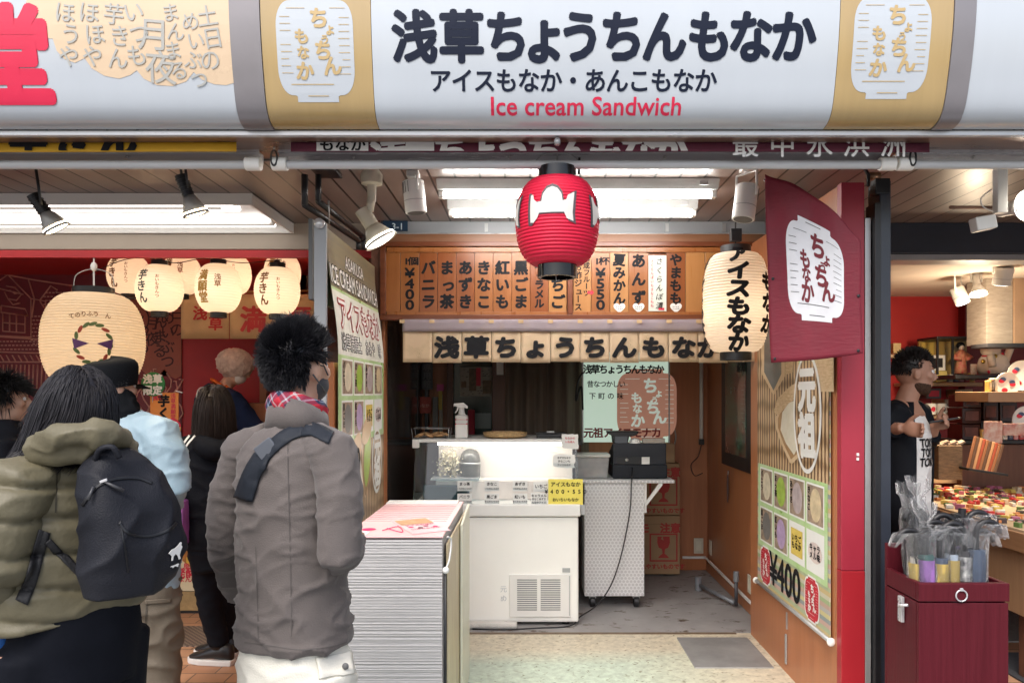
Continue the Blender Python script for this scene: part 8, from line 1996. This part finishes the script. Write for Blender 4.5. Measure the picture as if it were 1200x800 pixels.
MB().tube(arcp, .004, 8).build('strap_opening', m_dkgrey, cp, True)
# mask line and glasses arm
MB().tube([LC(.079, -.01, .01), LC(.074, .05, -.02)], .003, 6).build('mask_loop', M('mask_dark'), Cc, True)

# ---------------------------------------------------------------- the woman in the black striped jacket
yD = R(28); SD = dict(yaw=yD, hyaw=R(10), head=P(252, 476, 4.12), neck=P(253, 508, 4.12), hip=P(256, 632, 4.12), hs=.96)
SD['sh'] = [P(222, 525, 4.05), P(288, 522, 4.2)]; SD['el'] = [P(215, 575, 4.03), P(292, 575, 4.22)]; SD['wr'] = [P(228, 615, 4.2), P(280, 610, 4.3)]
legs_std(SD, yD, SD['hip'], .075, (.02, .03), Vector((-.95, .2, 0)).normalized())
SD['an'] = [P(257, 765, 4.14), P(263, 763, 4.26)]; SD['an'] = [Vector((a.x, a.y, .095)) for a in SD['an']]; SD['kn'] = [(SD['hj'][i] + SD['an'][i]) / 2 + Vector((-.015, .0, 0)) for i in (0, 1)]
D, LD, rmD = body('woman with dark hair in a black jacket with white shoulder stripes facing the counter', SD)
m_trk = M('track_black', (.007, .008, .012), .75, var=.25, scale=5, bump=.15, bscale=150, spec=.12)
mb = MB(); Yc = 4.12
secs = [(503, 253, .085, .08), (511, 254, .14, .10), (522, 255, .185, .12), (550, 255, .19, .13), (600, 256, .18, .135), (640, 256, .185, .14)]
mb.loft([ring(P(px, py, Yc), rx, ry, yD) for py, px, rx, ry in reversed(secs)])
mb.tube([P(238, 514, 4.08), P(221, 524, 4.05), P(214, 550, 4.03), P(214, 575, 4.02), P(226, 612, 4.18)], [.055, .075, .07, .064, .05], 16)
mb.tube([P(272, 514, 4.16), P(288, 522, 4.2), P(293, 575, 4.22), P(282, 608, 4.3)], [.055, .072, .062, .05], 16)
jD = organic('jacket', mb, m_trk, D, .010, 5, lambda p, q: .010 * (ridge(p, 7, 7, 10, 3.) - .4))
mb = MB(); mb.tube(smooth_pts([P(232, 516, 4.02), P(243, 524, 3.97), P(258, 527, 3.97), P(275, 520, 4.05)], 4), [.035, .045, .05, .055, .06, .06, .06, .06, .058, .055, .05, .045, .035], 14)
organic('hood', mb, m_trk, D, .010, 3)
bvD = bvh_of(jD)
for dx in (0, 5): ribbon(bvD, [(224 + dx, 508 + dx * .5), (214 + dx, 522), (207 + dx, 536)], 2.2, .004, Y=4.).build('white_stripe', m_paperw, D, True)
hd = bvh_of(jD)
q_ = [drape(hd, a, b, .010, 4.) for a, b in ((231, 513), (236, 520), (243, 526), (250, 529), (246, 523), (240, 518))]
if all(q_): MB().add([p[0] for p in q_], [tuple(range(len(q_)))]).build('hood_lining', M('lining_grey', (.5, .5, .5), .6), D)
mb = MB(); hp = SD['hip']
mb.loft([ring(hp + Vector((0, 0, -.16)), .14, .115, yD), ring(hp + Vector((0, 0, -.04)), .16, .13, yD), ring(hp + Vector((0, 0, .08)), .14, .11, yD)])
for i in (0, 1): mb.tube([SD['hj'][i], SD['hj'][i].lerp(SD['kn'][i], .5), SD['kn'][i], SD['kn'][i].lerp(SD['an'][i], .5), SD['an'][i] + Vector((0, 0, .02))], [.085, .076, .066, .062, .056], 16)
organic('trousers', mb, m_trk, D, .010, 4, lambda p, q: .006 * (ridge(p, 9, 9, 16, 2.) - .4))
for i in (0, 1): shoe(D, SD['an'][i], SD['toe'][i], m_black, M('sole_white', (.62, .60, .58), .5), 1.0, .03)
obsD = [(P(255, 560, 4.12), Vector((.20, .15, .22)), rotz(yD))]
strands('hair', D, mat_hair('hair_brown', (.014, .008, .006)), LD, rmD, 2600, .25, S_long, 8, .0024, 12, .96, Vector((0, -.05, 0)), obsD, hairline=lambda d: (d.z > .35 or d.y < .45) and d.z > -.5, capk=1.07)
pb = thing('purple_bag', 'purple shopping bag held between the blue jacket and the black jacket', 'bag', P(210, 632, 4.0))
taper(X_(202, 3.95), X_(219, 3.95), 3.90, 3.98, Z_(637, 3.95), Z_(585, 3.95), -.004).build('bag_body', M('bag_purple', (.30, .10, .36), .5, var=.2, scale=12, bump=.4, bscale=18), pb, True, bevel=.01)
MB().tube(smooth_pts([P(205, 585, 3.94), P(209, 572, 3.94), P(213, 572, 3.94), P(216, 585, 3.94)]), .004, 6).build('handle', M('bag_purple'), pb, True)

# ---------------------------------------------------------------- the person at the left edge
yE = R(-55); SE = dict(yaw=yE, hyaw=R(-60), head=P(8, 470, 3.95), neck=P(4, 505, 3.95), hip=P(-2, 655, 3.95))
r_, f_ = right_of(yE), fwd_of(yE)
SE['sh'] = [SE['neck'] - r_ * .19 + Vector((0, 0, -.06)), SE['neck'] + r_ * .19 + Vector((0, 0, -.06))]; SE['el'] = [p + Vector((0, 0, -.28)) for p in SE['sh']]; SE['wr'] = [p + f_ * .16 + Vector((0, 0, -.18)) for p in SE['el']]
legs_std(SE, yE, SE['hip'], .09); SE['toe'] = [Vector((.95, .1, 0)).normalized()] * 2
SE['an'] = [Vector((X_(17, 4.15), 4.15, .095)), Vector((X_(10, 4.02), 4.02, .095))]; SE['kn'] = [(SE['hj'][i] + SE['an'][i]) / 2 for i in (0, 1)]
E_, LE, rmE = body('dark haired person in black at the left edge wearing white sneakers', SE)
mb = MB(); Yc = 3.95
mb.loft([ring(P(px, py, Yc), rx, ry, yE) for py, px, rx, ry in reversed([(492, 5, .085, .08), (505, 4, .15, .11), (520, 2, .20, .13), (580, 0, .20, .15), (680, -2, .21, .16)])])
for i in (0, 1): mb.tube([SE['sh'][i].lerp(SE['neck'], .4), SE['sh'][i], SE['el'][i], SE['wr'][i]], [.055, .078, .066, .05], 16)
organic('coat', mb, m_trk, E_, .011, 5, lambda p, q: .011 * (ridge(p, 6, 6, 10, 3.) - .4))
mb = MB()
for i in (0, 1): mb.tube([SE['hj'][i] + Vector((0, 0, .05)), SE['kn'][i], SE['an'][i]], [.09, .07, .055], 16)
organic('trousers', mb, m_trk, E_, .012, 4)
m_snk = M('sneaker_white', (.62, .58, .53), .6, var=.08)
for i in (0, 1): shoe(E_, SE['an'][i], SE['toe'][i], m_snk, M('sneaker_sole', (.60, .54, .48), .5), 1.05, .03)
for k in range(3):
 a = SE['an'][0]; td = SE['toe'][0]; sd = td.cross(Vector((0, 0, 1)))
 MB().obox(a + td * (.01 + .03 * k) + sd * .041 + Vector((0, 0, -.04)), td * .006 + Vector((0, 0, .004)), sd * .002, (0, 0, .018)).build('side_stripe', m_ink, E_)
strands('hair', E_, mat_hair('hair_black2', (.008, .007, .007)), LE, rmE, 2200, .075, S_short, 11, .0024, 6, 1., hairline=lambda d: (d.z > .4 or d.y < .3) and d.z > -.6 and not (abs(d.x) > .8 and d.z < -.05), capk=1.10)

# ---------------------------------------------------------------- sweet shop staff
yF = R(-62); SF = dict(yaw=yF, hyaw=R(-75), head=P(276, 432, 5.72), neck=P(262, 455, 5.78), hip=P(252, 560, 5.85), pitch=R(-25))
SF['sh'] = [P(240, 464, 5.95), P(270, 466, 5.66)]; SF['el'] = [P(250, 505, 5.95), P(296, 502, 5.68)]; SF['wr'] = [P(285, 510, 5.85), P(312, 512, 5.72)]
legs_std(SF, yF, SF['hip'], .09, z0=.22)
Fp, LF, rmF = body('shop worker in a hair net and navy coat with orange collar behind the counter', SF)
m_happi = M('happi_navy', (.012, .020, .055), .8, var=.15, scale=6, spec=.15)
mb = MB()
mb.loft([ring(P(px, py, Y), rx, ry, yF, tilt=.35) for py, px, Y, rx, ry in reversed([(452, 258, 5.78, .09, .085), (461, 254, 5.8, .16, .12), (475, 252, 5.82, .20, .145), (510, 250, 5.85, .20, .15), (600, 250, 5.85, .20, .15)])])
mb.tube([P(245, 462, 5.88), P(240, 466, 5.94), P(250, 505, 5.95), P(282, 510, 5.86)], [.06, .085, .09, .09], 16)
mb.tube([P(262, 462, 5.72), P(272, 468, 5.66), P(294, 500, 5.68), P(305, 508, 5.71)], [.06, .085, .09, .09], 16)
jF = organic('happi_coat', mb, m_happi, Fp, .011, 5, lambda p, q: .010 * (ridge(p, 6, 6, 9, 3.) - .4))
pts = [SF['neck'] + rotz(yF) @ Vector((.075 * math.cos(a), .075 * math.sin(a) - .01, -.06 * math.sin(a) + .01)) for a in [2 * math.pi * k / 16 for k in range(17)]]
MB().tube(pts, (.034, .014), 8).build('orange_collar', M('collar_orange', (.70, .13, .015), .7), Fp, True)
bvF = bvh_of(jF)
h = drape(bvF, 238, 450 + 15, .006, 5.6)
if h:
 ax_ = h[1].cross(Vector((0, 0, 1))).normalized(); ay_ = ax_.cross(h[1]) * -1
 fnc = lambda x, y, l: h[0] + h[1] * l + ax_ * x + Vector((0, 0, 1)) * y
 for a, b in ((.055, .070),): MB().tube([fnc(a * math.cos(t_), b * math.sin(t_), .004) for t_ in [2 * math.pi * k / 24 for k in range(25)]], .006, 6).build('crest_ring', m_paperw, Fp)
 lettering('crest_lettering', Fp, [('芋', 0, .02, .06, False), ('満', 0, -.03, .05, False)], fnc, m_paperw, .02, eps=.006)
strands('hair', Fp, mat_hair('hair_black2', (.008, .007, .007)), LF, rmF, 700, .02, S_short, 12, .0022, 4, 1., hairline=lambda d: (d.z > .2 or d.y < .2) and d.z > -.4, capk=1.04)
mb = MB(); c0 = LF(0, -.02, .035)
mb.ell(c0, (.115, .135, .115), rmF @ Matrix.Rotation(.15, 3, 'X'), 24, 14)
organic('hair_net', mb, M('net_fabric', (.38, .29, .25), .7, base2=(.66, .54, .48), scale=26), Fp, .007, 2, lambda p, q: .010 * ridge(p, 22, 22, 22, 1.) ** 2 + .006 * ridge(p, 9, 9, 9, 4.))
mb = MB(); mb.ell(LF(0, .045, -.048), (.060, .062, .055), rmF, 18, 12); organic('face_mask', mb, M('mask_white', (.6, .56, .52), .7), Fp, .008, 2)

# ---------------------------------------------------------------- the man in the souvenir shop
yG = R(-132); SG = dict(yaw=yG, hyaw=R(-98), head=P(1071, 437, 3.95), neck=P(1062, 469, 3.97), hip=P(1060, 590, 3.95), pitch=R(-5))
r_, f_ = right_of(yG), fwd_of(yG)
SG['sh'] = [SG['neck'] - r_ * .19 + Vector((0, 0, -.07)), SG['neck'] + r_ * .19 + Vector((0, 0, -.07))]
SG['el'] = [P(1086, 520, 4.05), P(1040, 503, 3.84)]; SG['wr'] = [P(1096, 498, 3.93), P(1058, 501, 3.72)]
SG['hd'] = [(P(1112, 495, 3.84) - P(1096, 498, 3.93)).normalized(), (P(1076, 504, 3.66) - P(1058, 501, 3.72)).normalized()]
SG['thumb'] = [Vector((0, -.4, 1)), Vector((.1, .2, 1))]; SG['curl'] = .55
legs_std(SG, yG, SG['hip'], .09)
G, LG, rmG = body('bearded man in an open black jacket and printed white shirt in the souvenir shop', SG, m_skin2, .0065)
m_jblk = M('jacket_black', (.006, .007, .010), .7, var=.3, scale=5, bump=.15, bscale=120, spec=.15)
mb = MB()
mb.loft([ring(SG['hip'] + Vector((0, 0, z)), rx, ry, yG) for z, rx, ry in ((-.06, .165, .12), (.10, .16, .115), (.30, .17, .125), (.42, .165, .115), (.48, .11, .08), (.52, .068, .062))])
tsG = organic('tshirt', mb, M('tshirt_white', (.74, .72, .69), .8, bump=.15, bscale=200), G, .009, 4, lambda p, q: .008 * (ridge(p, 7, 7, 9, 3.) - .4))
def open_ring(c, rx, ry, gap, n=40):
 out = []
 for k in range(n + 1):
  a = math.pi / 2 + gap + (2 * math.pi - 2 * gap) * k / n; out.append(Vector(c) + rotz(yG) @ Vector((rx * spow(math.cos(a), .85), ry * spow(math.sin(a), .85), 0)))
 return out
hpG = SG['hip']
mb = MB().loft([open_ring(hpG + Vector((0, 0, z)), rx, ry, g) for z, rx, ry, g in ((-.12, .20, .165, .95), (.05, .195, .16, .95), (.25, .205, .165, .95), (.40, .20, .15, .9), (.47, .15, .11, .85), (.515, .095, .085, .75), (.545, .085, .08, .75))], closed=False, caps=False)
fr = mb.build('jacket_body', m_jblk, G, True, solid=.014)
mb = MB()
for i in (0, 1): mb.tube([SG['sh'][i].lerp(SG['neck'], .35), SG['sh'][i], SG['sh'][i].lerp(SG['el'][i], .5), SG['el'][i], SG['el'][i].lerp(SG['wr'][i], .58)], [.055, .080, .072, .064, .055], 16)
organic('jacket_sleeve', mb, m_jblk, G, .009, 4, lambda p, q: .009 * (ridge(p, 9, 9, 9, 3.) - .4))
mb = MB()
for i in (0, 1): mb.tube([SG['hj'][i] + Vector((0, 0, .08)), SG['kn'][i], SG['an'][i]], [.10, .075, .055], 16)
organic('trousers', mb, m_jblk, G, .012, 4)
for i in (0, 1): shoe(G, SG['an'][i], SG['toe'][i], m_black, m_white)
bvT = bvh_of(tsG)
def tfn(x, y, l):
 h = bvT.ray_cast(hpG + f_ * .6 + r_ * (-x) * -1 + Vector((0, 0, y)), -f_); q = h[0] if h[0] is not None else hpG + f_ * .13 + r_ * x + Vector((0, 0, y)); return q + f_ * (l + .002)
def tfn2(x, y, l):   # reads along the viewer's right as one faces him
 return tfn(-x, y, l)
for k in range(3): lettering('shirt_print', G, layout('TOKYO', .062), shift(tfn2, .0, .335 - .05 * k), m_ink, .035, cut=.03)
hairG = mat_hair('hair_darkbrown', (.010, .007, .006))
strands('hair', G, hairG, LG, rmG, 1800, lambda d, r: (.010 + .016 * max(0, d.z)) * r.uniform(.7, 1.2), S_spiky, 14, .0022, 4, 1., hairline=lambda d: (d.z > .42 or d.y < .15) and d.z > -.35 and not (abs(d.x) > .7 and d.z < -.0 and d.y > -.3), capk=1.06)
mb = MB(); mb.ell(LG(0, .026, -.062), (.0585, .064, .054), rmG, 20, 14); mb.ell(LG(0, .066, -.088), (.03, .026, .026), rmG, 12, 8)
organic('beard', mb, M('beard_stubble', (.035, .02, .014), .8, base2=(.10, .055, .036), scale=120, spec=.1), G, .006, 2)
strands('eyebrow', G, hairG, LG, rmG, 120, .012, S_short, 15, .0016, 3, 1., hairline=lambda d: d.y > .75 and .12 < d.z < .24 and abs(d.x) > .12 and abs(d.x) < .55, cap=False)
ph = MB().obox(P(1108, 492, 3.84), Vector((.96, -.2, 0)) * .07 + Vector((0, 0, .012)), r_ * .038, (0, 0, .005)).build('mobile_phone', m_black, bevel=.003, loc=P(1108, 492, 3.84)); tag(ph, 'black phone held by the man in the souvenir shop', 'phone')
